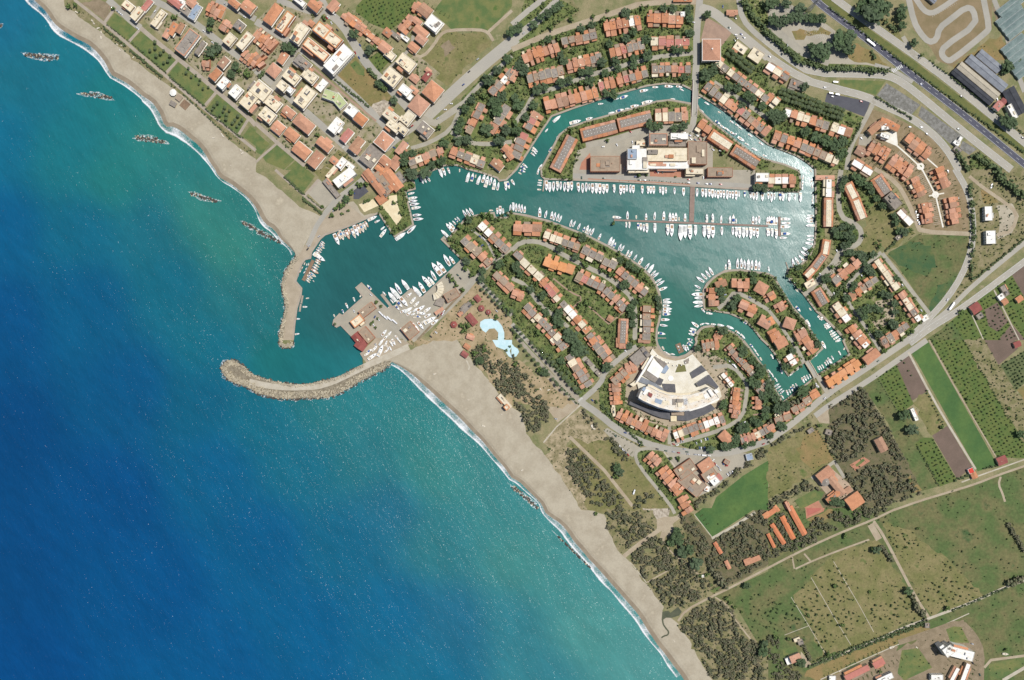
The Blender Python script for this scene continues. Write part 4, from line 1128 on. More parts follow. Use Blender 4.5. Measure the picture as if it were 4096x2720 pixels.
G meadow 0 -20 1150 -20 0 1000
G meadow 1150 0 2380 -400 2380 1568 0 1568 0 520 960 90
G olive 600 400 1000 260 1440 980 1000 1180 500 1340 350 1000 230 780
G olive 1060 100 1300 180 1700 500 2000 800 1500 970 1200 500
G meadow 1900 950 2361 700 2361 1330 2020 1350 1850 1100
G dry 440 1440 1000 1200 1450 1050 1500 1100 470 1560 330 1530
G soil 1480 1130 1800 1010 1980 1300 1930 1568 1150 1568 1100 1330
G soil 480 1568 1000 1340 1200 1250 1150 1568
G lawn 1230 1290 1380 1270 1510 1450 1250 1568 1190 1500
G lawn 1630 1080 1760 1040 1850 1220 1680 1220
G lawn 2030 1420 2361 1350 2361 1440 2160 1540 2050 1568
G lawn 130 1280 250 1250 275 1300 140 1340
G sandg 300 1300 400 1420 340 1450 290 1400
G brickr 340 -20 520 -20 510 10 350 80
G tcourt 350 -20 490 -20 480 0 360 55
G dry 500 30 590 -10 600 60 400 110 350 90
WD 30 0 370 380 180 400 110 600 30 720 20 1000 -30 1160 -20 960 75 720 160 500 260 250 370 0 480
WD 26 60 60 200 0 330 230 250 270 160 320 60 340 0 200
WD 26 0 1160 120 1180 100 1400 240 1450 340 1568 60 1568 0 1440
P sand 20 0 530 250 400 500 280 730 180 960 90 1170 -10
P sand 26 970 100 1060 230 1200 500 1350 790 1480 990
P concrete 24 2361 650 2200 700 1900 840 1500 990 1250 1080 1000 1190 700 1320 400 1430
P concrete 9 1850 950 1500 1110 1000 1320 480 1560
P sand 16 250 540 400 470 650 370 930 270
P sand 14 220 430 240 540
P sand 16 330 400 390 470
P soil 50 1200 1220 1500 1120 1770 1020 1900 1150 1970 1300 1960 1568
P soil 40 1400 1250 1500 1400 1650 1430
P sand 24 2361 1340 2050 1380 1990 1450
P concrete 30 2361 1450 2160 1568
P concrete 5 600 470 840 880 970 1120
P concrete 5 210 800 370 1060 530 1330
P concrete 5 395 620 590 960 760 1240
P concrete 5 150 1150 370 1065
P sand 60 940 130 1020 270
T 1390 170 20 1280 345 18 940 760 18 1300 750 40 1660 910 28 710 240 28 690 1065 24 370 970 20 365 920 16 625 705 25 710 670 18 560 1340 32 2205 1290 22 1040 1495 20 1640 650 14 190 1195 25 80 1180 30 300 1410 45 540 1210 16 480 1250 16 465 790 14 1010 370 40 980 360 30 2215 270 12
TL 440 1400 1440 1030 46 15
TL 380 1450 1440 1055 46 17
TL 1060 340 1150 470 9 26
TL 1340 830 1450 1000 10 32
TL 2220 130 2361 370 14 22
TL 2240 690 2361 630 10 36
TL 1700 930 2200 720 22 13
TL 330 1240 400 1390 8 20
TL 2020 1300 2040 1360 1 1
OR 52 12 280 640 700 480 750 800 860 1000 500 1350 400 1080 230 850
OR 46 13 0 840 240 830 350 1040 150 1120 0 1100
OR 48 13 900 880 1280 780 1430 1000 1000 1150
OR 42 12 1090 200 1400 200 1420 330 1130 340
OR 42 10 1010 60 1180 60 1150 200 1030 180
OR 50 12 1600 450 1750 450 1960 800 1420 900 1350 720 1600 640
OR 90 10 1700 200 2150 150 2361 500 2300 600 1800 600
C 1955 1520 70 1885 1235 20 1890 1410 60
BB 2190 1328 55 5 1375 1270 24 40 1145 1265 50 -20 665 1485 26 -20

@bw 0
G rockbase 200 300 900 300 1300 640 2000 750 2361 680 2361 1080 1800 1180 300 1020
'''
SHORE = r'''
MAIN
beach 00 300 0 380 60 440 130 480 200 540 260 640 320 720 370 800 400 870 460 940 540 980 600 1020 700 1100 730 1200 790 1320 900 1400 940 1440 1000 1480 1060 1500 1130 1530 1180 1570 1160 1660 1200 1740 1270 1830 1340 1890 1420 1930 1500 1980 1560
beach 01 2010 70 2130 130 2200 190 2280 250 2361 350
beach 11 45 450 90 510 150 535 195 590 220 640 300 700 355 760
rock 11 370 800 310 880 270 940 245 1020 240 1100 262 1180 275 1260 260 1350 228 1450 215 1560
rock 12 215 20 225 45 255 68 300 72 335 55 345 20
quay 11 352 1560 365 1420 385 1280 422 1160 430 1090 375 1025 400 950 430 870 460 830 510 820 520 760 560 700 600 640 640 605 730 575 860 525 1000 465 1130 405 1180 480 1280 625 1460 510 1388 205 1475 180 1465 110 1440 90 1490 70 1650 5
quay 10 1680 1560 1740 1535 1840 1530 1900 1545 1940 1565
quay 11 2070 30 2220 80 2240 108 2310 100 2359 50
quay 20 50 1568 240 1270 370 1080 560 1010 800 930 1100 840 1250 800 1400 780 1560 790 1645 830 1712 880 1850 960 2000 1060 2130 1170 2355 1338
quay 30 100 1380 250 1440 350 1500 425 1562
quay 31 432 300 430 560 420 680 370 800 280 880 175 912 168 945 200 1010 330 1160 440 1310 540 1400 620 1480 695 1562
quay 32 682 5 705 60 740 130 460 310 410 350 135 565 100 500 60 430 20 350 2 295
quay 22 2300 215 2220 105 2145 5
quay 21 2060 1500 1950 1450 1830 1430 1750 1440 1700 1490 1682 1560
quay 22 1692 20 1660 80 1600 130 1530 152 1450 140 1390 100 1350 40 1340 3
quay 21 1342 1470 1370 1380 1385 1230 1360 1110 1300 990 1200 890 1050 790 880 690 700 600 520 530 330 460 130 410 3 390
quay 11 2320 388 2320 432 2212 432 2200 388 2100 395 2000 420 1930 440 1830 560 1760 640 1735 608 1702 640 1890 827 1530 1170 1432 1088 1335 1170 1285 1245 1240 1262 1215 1275 975 1035 915 1085 985 1170 800 1335 770 1320 715 1380 705 1430 745 1455 780 1435 900 1560
quay 12 985 100 960 125 985 165
rock 12 988 222 880 280 780 330
rock bw 2361 705 1880 815 1690 822 1400 785 1100 715 870 625 760 525 600 405 520 355 430 380 330 450 295 520 340 620 400 700 520 780 700 840 860 900 1000 995 1200 1040 1400 1075 1600 1085 1800 1070 2300 1050
rock 12 760 495 880 430 960 380 1080 320 1180 270 1235 222
beach 12 1255 205 1350 255 1440 320 1560 430 1700 560 1850 690 1980 830 2110 960 2200 1080 2300 1190 2357 1285
beach 22 60 1300 130 1375 200 1445 290 1535
beach 23 280 5 340 60 440 120 510 200 565 290 640 370 700 450 790 540 860 620 930 700 1010 790 1090 880 1175 980 1240 1100 1290 1170 1340 1250 1400 1320 1460 1400 1520 1480 1590 1568
ISLE canal-ring island
i 21 262 5 265 60 300 92 560 100 1000 115 1640 155 2215 190
i 31 115 202 282 210 305 180 302 80 290 10
i 30 280 1566 150 1510 5 1472
i 20 2240 1425 2100 1320 1850 1120 1735 1012 1712 962 1640 948 1460 915 1330 930 1130 990 880 1060 700 1110 520 1170 430 1240 330 1430 255 1565
ISLE villa islet
i 21 1755 1112 1790 1042 1862 977 1960 922 2100 912 2358 948
i 31 60 982 140 1120 230 1260 330 1370 400 1480 458 1566
i 32 510 80 380 200 330 215 250 290 185 335 170 320 110 230 60 140 3 62
i 21 2290 1562 2230 1480 2140 1390 2000 1328 1830 1302 1768 1292 1752 1200
FOAM
f 00 205 0 250 60 330 112 400 172 448 232 462 282 520 337 600 377 700 427 780 482 850 532 900 572 950 632 1000 702 1022 738 1080 762 1150 802 1230 852 1300 922 1350 987 1400 1062 1430 1122 1460 1192 1520 1238 1600 1272 1700 1332 1780 1392 1850 1452 1910 1512 1948 1565
f 01 1990 62 2050 122 2130 162 2200 212 2270 262 2361 372
f 11 20 470 60 535 120 570 180 630 220 670 290 720 340 775 320 830
FOAM
f 12 1225 228 1330 285 1400 360 1460 430 1520 495 1600 570 1700 665 1800 760 1910 860 2040 960 2140 1070 2220 1160 2310 1275 2350 1320
f 22 40 1320 120 1400 190 1460 280 1550
f 23 245 5 330 100 430 205 520 330 600 410 700 520 780 650 900 760 980 862 1070 962 1150 1062 1220 1172 1300 1262 1380 1350 1420 1440 1490 1530 1515 1568
PIER long pontoon
21 16 940 462 2361 517
PIER pontoon end cross
31 22 105 432 105 612
PIER pontoon stem
21 44 1665 150 1655 478
PIER small jetty
21 12 298 92 286 198
PIER old fishing dock
11 32 530 832 438 1020
PIER floating dock
11 16 432 1158 418 1232
PIER floating dock
11 16 414 1236 404 1306
PIER boatyard finger pier
11 26 1158 1145 1250 1262
PIER east jetty
31 10 165 850 185 912
PIER west basin jetty
21 8 1345 1550 1420 1550
REEF 00 235 510 540 535 62 46
REEF 00 750 860 1030 905 50 40
REEF 00 1245 1260 1525 1310 56 44
REEF 00 -40 232 25 236 40 8
REEF 01 1755 215 2000 290 48 36
REEF 01 2240 485 2361 545 44 22
REEF 11 0 555 230 670 44 40
REEF 22 0 1350 240 1550 46 50
REEF 23 425 245 730 540 22 40
'''
# ------------------------------------------------------------------ read the survey
GZ = 1.3
recs = []      # (tile, default angle, zone, code, values)
tile = '00'; dang = 0; zone = ''
for ln in DATA.split('\n'):
    q = ln.split()
    if not q: continue
    if q[0][0] == '@': tile = q[0][1:]; dang = float(q[1]); continue
    if q[0] == 'Z': zone = ' '.join(q[1:]); continue
    recs.append((tile, dang, zone, q[0], q[1:]))
main = []; isles = []; foams = []; piers = []; reefs = []; mode = ''
for ln in SHORE.split('\n'):
    q = ln.split()
    if not q: continue
    if q[0] == 'MAIN': mode = 'M'; continue
    if q[0] == 'ISLE': mode = 'I'; isles.append((' '.join(q[1:]), [])); continue
    if q[0] == 'FOAM': mode = 'F'; foams.append([]); continue
    if q[0] == 'PIER': mode = 'P'; pname = ' '.join(q[1:]); continue
    if q[0] == 'REEF': v = list(map(float, q[2:])); reefs.append((q[1], v)); continue
    if mode == 'P':
        v = list(map(float, q[1:])); piers.append((pname, q[0], v[0], v[1:])); continue
    v = list(map(float, q[2:])); pts = [W(q[1], v[i], v[i + 1]) for i in range(0, len(v), 2)]
    if mode == 'M': main.append((q[0], pts))
    elif mode == 'I': isles[-1][1].extend(pts)
    elif mode == 'F': foams[-1].extend(pts)

def arr(p): return np.array(p, dtype=float)
def resample(p, n):
    p = arr(p); d = np.r_[0, np.cumsum(np.hypot(*np.diff(p, axis=0).T))]; t = np.linspace(0, d[-1], n)
    return np.c_[np.interp(t, d, p[:, 0]), np.interp(t, d, p[:, 1])]
def normals(p):
    p = arr(p); t = np.gradient(p, axis=0); t /= np.maximum(np.hypot(t[:, 0], t[:, 1]), 1e-6)[:, None]
    return np.c_[-t[:, 1], t[:, 0]]
def smooth(p, it=2):
    p = arr(p)
    for _ in range(it):
        q = [p[0]]
        for a, b in zip(p[:-1], p[1:]): q += [a * .75 + b * .25, a * .25 + b * .75]
        q.append(p[-1]); p = np.array(q)
    return p

outline = []; quay_runs = []; rock_runs = []; beach_runs = []
runs = []
for k, p in main:
    if runs and runs[-1][0] == k: runs[-1][1].extend(p)
    else: runs.append([k, list(p)])
BW = 10.0
for i, (k, p) in enumerate(runs):
    if k == 'beach':
        p = list(p)
        if i == 0: p = [(p[0][0] - 900, p[0][1] + 1050)] + p
        if i == len(runs) - 1: p = p + [(p[-1][0] + 800, p[-1][1] - 1400)]
        L = sum(math.dist(a, b) for a, b in zip(p[:-1], p[1:]))
        s = smooth(p, 2); s = resample(s, int(L / 8)); n = normals(s)
        wob = np.interp(np.arange(len(s)), np.arange(0, len(s) + 12, 12), rng.uniform(-1.6, 1.6, len(np.arange(0, len(s) + 12, 12))))
        bw = np.full(len(s), BW) + wob
        if i > 0: bw[:8] = np.linspace(1.0, BW, 8)
        if i < len(runs) - 1: bw[-6:] = np.linspace(BW, 1.0, 6)
        beach_runs.append((s, n, bw)); ins = s + n * bw[:, None]; outline += [tuple(v) for v in ins]
    else:
        outline += [tuple(v) for v in p]
        (quay_runs if k == 'quay' else rock_runs).append(list(p))
FX, FY = 3500, 3500
outline += [(FX, outline[-1][1]), (FX, FY), (outline[0][0], FY)]
outline = [p for i, p in enumerate(outline) if i == 0 or math.dist(p, outline[i - 1]) > .3]
land_polys = [outline] + [p for _, p in isles]

def pip(px, py, poly):
    poly = arr(poly); inside = np.zeros(px.shape, bool); n = len(poly); j = n - 1
    for i in range(n):
        xi, yi = poly[i]; xj, yj = poly[j]
        if yi != yj:
            c = ((yi > py) != (yj > py)) & (px < (xj - xi) * (py - yi) / (yj - yi) + xi); inside ^= c
        j = i
    return inside

def cdt_fill(polys, land=None):
    """triangles covered by any of polys (and by any land polygon)"""
    V = []; E = []
    for p in polys:
        n = len(V); V += [Vector((float(a), float(b))) for a, b in p]; E += [(n + i, n + (i + 1) % len(p)) for i in range(len(p))]
    if land is not None:
        q = np.concatenate([arr(p) for p in polys]); x0, y0 = q.min(0) - 1; x1, y1 = q.max(0) + 1
        for p in land:
            for i in range(len(p)):
                a, b = p[i], p[(i + 1) % len(p)]
                if max(a[0], b[0]) < x0 or min(a[0], b[0]) > x1 or max(a[1], b[1]) < y0 or min(a[1], b[1]) > y1: continue
                n = len(V); V += [Vector((float(a[0]), float(a[1]))), Vector((float(b[0]), float(b[1])))]; E.append((n, n + 1))
    r = geometry.delaunay_2d_cdt(V, E, [], 0, 1e-5, False)
    vo = [(v.x, v.y) for v in r[0]]; tri = r[2]
    if not tri: return vo, []
    va = arr(vo); ti = np.array([f[:3] for f in tri]); c = va[ti].mean(1)
    a_ = va[ti]; area = np.abs((a_[:, 1, 0] - a_[:, 0, 0]) * (a_[:, 2, 1] - a_[:, 0, 1]) - (a_[:, 2, 0] - a_[:, 0, 0]) * (a_[:, 1, 1] - a_[:, 0, 1]))
    ok = np.zeros(len(c), bool)
    for p in polys:
        q = arr(p); bx = (c[:, 0] >= q[:, 0].min()) & (c[:, 0] <= q[:, 0].max()) & (c[:, 1] >= q[:, 1].min()) & (c[:, 1] <= q[:, 1].max()) & ~ok
        if bx.any(): ok[bx] = pip(c[bx, 0], c[bx, 1], p)
    if land is not None:
        l = np.zeros(len(c), bool)
        for p in land: l |= pip(c[:, 0], c[:, 1], p)
        ok &= l
    ok &= area > 1e-6
    return vo, [tuple(f) for f, o in zip(ti.tolist(), ok) if o]
def sheet(name, polys, z, m, land=None, parent=None, kind='structure'):
    vo, fo = cdt_fill(polys, land)
    used = sorted({i for f in fo for i in f}); mp = {i: k for k, i in enumerate(used)}
    F = [tuple(mp[i] for i in f) for f in fo]
    # make the faces look up
    V = [(vo[i][0], vo[i][1], z) for i in used]
    G = []
    for f in F:
        a = sum(V[f[i]][0] * V[f[(i + 1) % len(f)]][1] - V[f[(i + 1) % len(f)]][0] * V[f[i]][1] for i in range(len(f)))
        G.append(f if a > 0 else f[::-1])
    if not G: return None
    return add(name, mk(name, V, G, [m]), parent, kind=kind)

# ------------------------------------------------------------------ water: one sheet, its body colour follows the depth and the suspended sand
WR0, WR1, WB0, WB1 = .24, .15, .4, -.1
WATER_PTS = [  # display x, y, sRGB body colour
 (0,60,30,120,150),(60,180,30,120,140),(150,120,32,130,144),(0,330,22,104,150),(150,350,30,128,138),(280,220,34,136,136),(260,420,40,136,130),(380,300,52,144,130),
 (420,400,48,140,134),(460,480,60,146,130),(540,560,60,146,128),(560,480,50,136,128),(350,520,30,116,136),(200,520,22,100,144),(0,520,14,80,146),(620,640,46,134,128),(560,700,40,124,130),
 (400,650,24,102,140),(200,700,14,80,144),(0,750,10,68,140),(500,800,24,104,140),(640,830,36,126,124),(700,860,34,120,124),(470,920,18,92,138),(300,900,12,74,142),(0,1000,8,60,134),(600,960,24,104,142),
 (760,960,46,136,138),(880,900,46,140,140),(950,960,54,144,138),(840,1040,44,130,138),(700,1060,26,104,144),(500,1080,14,82,146),(250,1150,8,66,142),(0,1300,8,62,138),(1000,1080,62,150,140),
 (1060,1080,66,150,142),(1140,1180,66,152,146),(1020,1240,52,136,142),(900,1180,36,116,144),(800,1250,22,98,146),(600,1250,12,80,148),(350,1350,8,70,146),(0,1560,6,62,142),(1200,1300,74,156,144),(1260,1340,76,158,148),
 (1350,1460,86,166,152),(1180,1420,54,138,148),(1050,1440,36,116,148),(900,1420,20,98,152),(700,1450,12,82,150),(500,1550,10,76,150),(1000,1560,26,104,152),(1250,1550,58,142,150),(1500,1560,92,170,156),
 (850,620,26,92,96),(780,560,28,98,100),(760,720,26,92,98),(900,580,28,96,98),(1000,520,30,100,98),(1060,440,32,104,102),(1150,450,32,102,98),(1300,280,34,116,108),(1250,380,32,106,104),(1450,220,48,128,120),
 (1700,300,56,136,128),(1830,380,50,128,124),(1350,480,36,104,104),(1550,560,40,108,106),(1780,560,42,110,110),(1560,700,38,106,100),(1560,780,36,108,98),(1720,760,44,120,112),(1850,700,46,126,118),(1930,800,42,122,110),(1820,880,42,118,108),
 (700,1700,10,76,150),(1500,1700,90,168,156),(-300,800,6,56,134),(-300,1600,6,56,134),(2400,1700,60,140,150)]
cp = np.array([((x * 1.7348 - 2048) * K, (1360 - y * 1.7348) * K) for x, y, *_ in WATER_PTS])
def wc_(a, b, c):
    if c <= 112: return a * 1.25 + 8, b * 1.0 + 3, c * .98
    if b > 108: return a * .8 + 4, (b - 108) * .72 + 97, c * .88
    return a * .85 + 1, b * .93 + (13 if a < 16 else 6), c * .87
cc = np.array([[lin(v) * ALB for v in wc_(a, b, c)] for _, _, a, b, c in WATER_PTS])
def axis(lo, hi, far, step):
    return np.r_[np.array([-far, -far * .55, -far * .3]) + 0, np.arange(lo, hi + 1, step), np.array([far * .3, far * .55, far])]
ax = axis(-780, 780, 3500, 10.0); ay = axis(-520, 520, 3500, 10.0)
gx, gy = np.meshgrid(ax, ay); P = np.c_[gx.ravel(), gy.ravel()]
d2 = ((P[:, None, :] - cp[None]) ** 2).sum(2) + 2500.0
wt = d2 ** -2.8; wc = (wt @ cc) / wt.sum(1, keepdims=True)
nx, ny = len(ax), len(ay)
me = bpy.data.meshes.new('sea')
F = [(j * nx + i, j * nx + i + 1, (j + 1) * nx + i + 1, (j + 1) * nx + i) for j in range(ny - 1) for i in range(nx - 1)]
me.from_pydata([(p[0], p[1], 0.0) for p in P], [], F)
ca = me.color_attributes.new('body', 'FLOAT_COLOR', 'POINT')
ca.data.foreach_set('color', np.c_[wc, np.ones(len(wc))].ravel().astype(np.float32)); me.update()
# ruffled (windy) and calm areas of the basins: display x, y, radius, strength of the ruffle
RUF = [(1180,478,50,.5),(1260,480,60,.7),(1340,485,70,.8),(1420,490,60,.9),(1500,500,60,1),(1570,490,50,.9),(1400,540,45,.8),(1460,555,50,.9),(1540,562,50,1),(1620,580,55,1),(1700,590,55,1),(1780,575,55,1.1),(1840,550,50,.85),(1868,500,50,.8),(1860,440,40,.75),(1700,482,45,1.0),(1790,470,50,.9),(1845,400,35,.8),(1800,355,35,.7),(1750,320,35,.6),(1690,280,35,.5),(1500,225,50,.35),(1400,240,50,.3),(1560,590,30,.8)]
rg = np.zeros(len(P))
for x, y, rad, st_ in RUF:
    X_, Y_ = (x * 1.7348 - 2048) * K, (1360 - y * 1.7348) * K; rg = np.maximum(rg, st_ * np.exp(-((P[:, 0] - X_) ** 2 + (P[:, 1] - Y_) ** 2) / (rad * .62) ** 2 * 1.0))
ra = me.attributes.new('ruffle', 'FLOAT', 'POINT'); ra.data.foreach_set('value', rg.astype(np.float32))
hb = [((x * 1.7348 - 2048) * K, (1360 - y * 1.7348) * K) for x, y in ((690, 560), (760, 470), (860, 330), (1200, 100), (2000, 100), (2000, 960), (1400, 960), (900, 800), (830, 860), (700, 885), (560, 845), (640, 780), (690, 680))]
sh = pip(P[:, 0], P[:, 1], hb).astype(np.float32); sa = me.attributes.new('shelter', 'FLOAT', 'POINT'); sa.data.foreach_set('value', sh)
m = bpy.data.materials.new('water'); m.use_nodes = True; t = m.node_tree; N = t.nodes; L = t.links; N.remove(N['Principled BSDF']); out = N['Material Output']
def nd(kind, **k):
    n = N.new(kind)
    for a_, b_ in k.items(): setattr(n, a_, b_)
    return n
def mathn(op, a_, b_=None, c_=None):
    n = nd('ShaderNodeMath', operation=op)
    for i_, v_ in enumerate((a_, b_, c_)):
        if v_ is None: continue
        if isinstance(v_, (int, float)): n.inputs[i_].default_value = v_
        else: L.new(v_, n.inputs[i_])
    return n.outputs[0]
def rng_(v_, f0, f1, t0, t1):
    n = nd('ShaderNodeMapRange'); L.new(v_, n.inputs[0])
    for k_, x_ in zip(('From Min', 'From Max', 'To Min', 'To Max'), (f0, f1, t0, t1)): n.inputs[k_].default_value = x_
    return n.outputs[0]
at = nd('ShaderNodeAttribute', attribute_name='body'); ar = nd('ShaderNodeAttribute', attribute_name='ruffle'); ash = nd('ShaderNodeAttribute', attribute_name='shelter'); geo = nd('ShaderNodeNewGeometry')
def wn(sx, sy, ang, det, rough=.5, off=0):
    mp = nd('ShaderNodeMapping', vector_type='TEXTURE'); mp.inputs['Rotation'].default_value = (0, 0, R(ang)); mp.inputs['Scale'].default_value = (sx, sy, 1); mp.inputs['Location'].default_value = (off, off, 0)
    L.new(geo.outputs['Position'], mp.inputs[0]); n = nd('ShaderNodeTexNoise'); n.inputs['Scale'].default_value = 1; n.inputs['Detail'].default_value = det; n.inputs['Roughness'].default_value = rough
    L.new(mp.outputs[0], n.inputs['Vector']); return n.outputs[0]
v1 = rng_(wn(150, 40, -58, 5, .55), .3, .7, .91, 1.07); v2 = rng_(wn(14, 3.0, -64, 4, .62), .3, .7, .93, 1.07); v3 = rng_(wn(38, 14, -38, 4, .6, 9), .3, .7, .93, 1.07)  # second factor: swell lines' light and dark streaks painted into the water colour
hs = nd('ShaderNodeHueSaturation'); L.new(at.outputs['Color'], hs.inputs['Color']); L.new(mathn('MULTIPLY', mathn('MULTIPLY', v1, v2), v3), hs.inputs['Value'])
dif = nd('ShaderNodeBsdfDiffuse'); L.new(hs.outputs[0], dif.inputs['Color'])
gl = nd('ShaderNodeBsdfGlossy'); gl.inputs['Color'].default_value = (1, 1, 1, 1)
patch = rng_(wn(58, 22, -14, 5, .62, 40), .44, .53, .12, 1.0)
ruf = mathn('MULTIPLY', ar.outputs['Fac'], patch)
rr_ = mathn('POWER', ruf, .3); L.new(mathn('ADD', mathn('MULTIPLY_ADD', rr_, WR1, WR0), mathn('MULTIPLY', mathn('SUBTRACT', 1.0, rr_), mathn('MULTIPLY', ash.outputs['Fac'], -.14))), gl.inputs['Roughness'])
hgt = mathn('ADD', mathn('ADD', mathn('MULTIPLY', wn(4.2, 2.0, -66, 2), .9), mathn('MULTIPLY', wn(1.5, .9, -50, 3, .6), .55)), mathn('MULTIPLY', wn(22, 8, -62, 2), 1.6))
b = nd('ShaderNodeBump'); b.inputs['Strength'].default_value = 1; L.new(mathn('MAXIMUM', mathn('ADD', mathn('MULTIPLY_ADD', ruf, WB1, WB0), mathn('MULTIPLY', ash.outputs['Fac'], -.33)), .06), b.inputs['Distance']); L.new(hgt, b.inputs['Height']); 
# single steep ripples: facets about a metre long with heavy-tailed random tilt
mpf = nd('ShaderNodeMapping', vector_type='TEXTURE'); mpf.inputs['Rotation'].default_value = (0, 0, R(-66)); mpf.inputs['Scale'].default_value = (1.0, .45, 1); L.new(geo.outputs['Position'], mpf.inputs[0])
vor = nd('ShaderNodeTexVoronoi'); vor.inputs['Scale'].default_value = 1.0; L.new(mpf.outputs[0], vor.inputs['Vector'])
sp = nd('ShaderNodeSeparateColor'); L.new(vor.outputs['Color'], sp.inputs[0])
streak = rng_(mathn('ADD', mathn('MULTIPLY', wn(34, 4.5, -66, 4, .6, 21), .65), mathn('MULTIPLY', wn(140, 70, -50, 3, .5, 77), .35)), .42, .60, .35, 1.12)
amp = mathn('MULTIPLY', mathn('MULTIPLY', streak, mathn('POWER', sp.outputs[2], 2.2)), mathn('ADD', mathn('MULTIPLY_ADD', ash.outputs['Fac'], -.315, .34), mathn('MULTIPLY', ruf, .12)))
an = mathn('MULTIPLY', sp.outputs[0], 6.2832); tx = mathn('MULTIPLY', mathn('COSINE', an), amp); ty = mathn('MULTIPLY', mathn('SINE', an), amp)
cb = nd('ShaderNodeCombineXYZ'); L.new(tx, cb.inputs[0]); L.new(ty, cb.inputs[1])
va = nd('ShaderNodeVectorMath', operation='ADD'); L.new(b.outputs[0], va.inputs[0]); L.new(cb.outputs[0], va.inputs[1]); vn = nd('ShaderNodeVectorMath', operation='NORMALIZE'); L.new(va.outputs[0], vn.inputs[0])
L.new(vn.outputs[0], gl.inputs['Normal'])
mx = nd('ShaderNodeMixShader'); fr = nd('ShaderNodeFresnel'); fr.inputs['IOR'].default_value = 1.33
L.new(fr.outputs[0], mx.inputs[0]); L.new(dif.outputs[0], mx.inputs[1]); L.new(gl.outputs[0], mx.inputs[2]); L.new(mx.outputs[0], out.inputs['Surface'])
me.materials.append(m); add('sea', me, kind='structure')

# ------------------------------------------------------------------ land
vo, fo = cdt_fill([outline])
sheet('ground', [outline], GZ, 'ground')
for nm, pz in isles: sheet('island_ground', [pz], GZ, 'ground')
def wall_strip(name, pts, closed, m, z0=-3.0, z1=GZ):
    V = []; F = []; n = len(pts)
    for x, y in pts: V += [(x, y, z0), (x, y, z1)]
    for i in range(n if closed else n - 1):
        a = 2 * i; c = 2 * ((i + 1) % n); F.append((a, c, c + 1, a + 1))
    add(name, mk(name, V, F, [m]), kind='structure')
wall_strip('quay_wall', [p for p in outline if abs(p[0]) < 3400 and abs(p[1]) < 3400], False, 'quay_wall')
for nm, pz in isles: wall_strip('quay_wall', pz, True, 'quay_wall')
for s, n, bw in beach_runs:
    rows = [s + n * bw[:, None], s + n * (bw * .62)[:, None], s, s - n * 7]
    zs = [GZ, .7, -.06, -1.0]; k = len(s)
    V = [(p[0], p[1], z) for r_, z in zip(rows, zs) for p in r_]
    F = [(j * k + i, j * k + i + 1, (j + 1) * k + i + 1, (j + 1) * k + i)[::-1] for j in range(3) for i in range(k - 1)]
    mi = [j for j in range(3) for i in range(k - 1)]
    add('beach_slope', mk('beach_slope', V, F, ['sand', 'wetsand', 'wetsand'], mi, True), kind='structure')

# surf
def foam_mat():
    m = bpy.data.materials.new('surf'); m.use_nodes = True; t = m.node_tree; N = t.nodes; L = t.links; p = N['Principled BSDF']
    p.inputs['Base Color'].default_value = (.62, .63, .63, 1); p.inputs['Roughness'].default_value = .9
    uv = N.new('ShaderNodeUVMap'); sp = N.new('ShaderNodeSeparateXYZ'); L.new(uv.outputs[0], sp.inputs[0])
    geo = N.new('ShaderNodeNewGeometry'); n = N.new('ShaderNodeTexNoise'); n.inputs['Scale'].default_value = .5; n.inputs['Detail'].default_value = 6; n.inputs['Roughness'].default_value = .7
    L.new(geo.outputs['Position'], n.inputs['Vector'])
    rp = N.new('ShaderNodeValToRGB'); L.new(sp.outputs[1], rp.inputs[0]); e = rp.color_ramp.elements
    e[0].position = 0; e[0].color = (.0, .0, .0, 1); e[1].position = 1; e[1].color = (.12, .12, .12, 1)
    for pos, v in ((.08, .4), (.2, .84), (.36, .46), (.7, .34), (.93, .44)):
        x = e.new(pos); x.color = (v, v, v, 1)
    a = N.new('ShaderNodeMath'); a.operation = 'ADD'; L.new(rp.outputs[0], a.inputs[0]); L.new(n.outputs[0], a.inputs[1])
    n2 = N.new('ShaderNodeTexNoise'); n2.inputs['Scale'].default_value = .045; n2.inputs['Detail'].default_value = 2; L.new(geo.outputs['Position'], n2.inputs['Vector'])
    a2 = N.new('ShaderNodeMath'); a2.operation = 'MULTIPLY_ADD'; a2.inputs[1].default_value = 1.1; L.new(n2.outputs[0], a2.inputs[0]); L.new(a.outputs[0], a2.inputs[2])
    mr = N.new('ShaderNodeMapRange'); mr.inputs['From Min'].default_value = 1.30; mr.inputs['From Max'].default_value = 1.80; L.new(a2.outputs[0], mr.inputs[0]); L.new(mr.outputs[0], p.inputs['Alpha'])
    MATS['surf'] = m
foam_mat()
def foam_strip(outer, inner, n):
    o = resample(smooth(outer), n); i_ = resample(inner, n)
    rowsn = 5; V = []; F = []
    for j in range(rowsn + 1):
        f = j / rowsn
        for a, c in zip(o, i_): q = a * (1 - f) + c * f; V.append((q[0], q[1], .07))
    for j in range(rowsn):
        for i in range(n - 1): F.append((j * n + i, j * n + i + 1, (j + 1) * n + i + 1, (j + 1) * n + i))
    me = mk('surf', V, F, ['surf']); uvl = me.uv_layers.new(name='UVMap')
    for lp in me.loops:
        vi = lp.vertex_index; uvl.data[lp.index].uv = ((vi % n) / n, (vi // n) / rowsn)
    add('surf', me, kind='stuff')
def near_run(run, a, c):
    i = int(np.argmin(((run - a) ** 2).sum(1))); j = int(np.argmin(((run - c) ** 2).sum(1))); i, j = min(i, j), max(i, j)
    return run[i:j + 1]
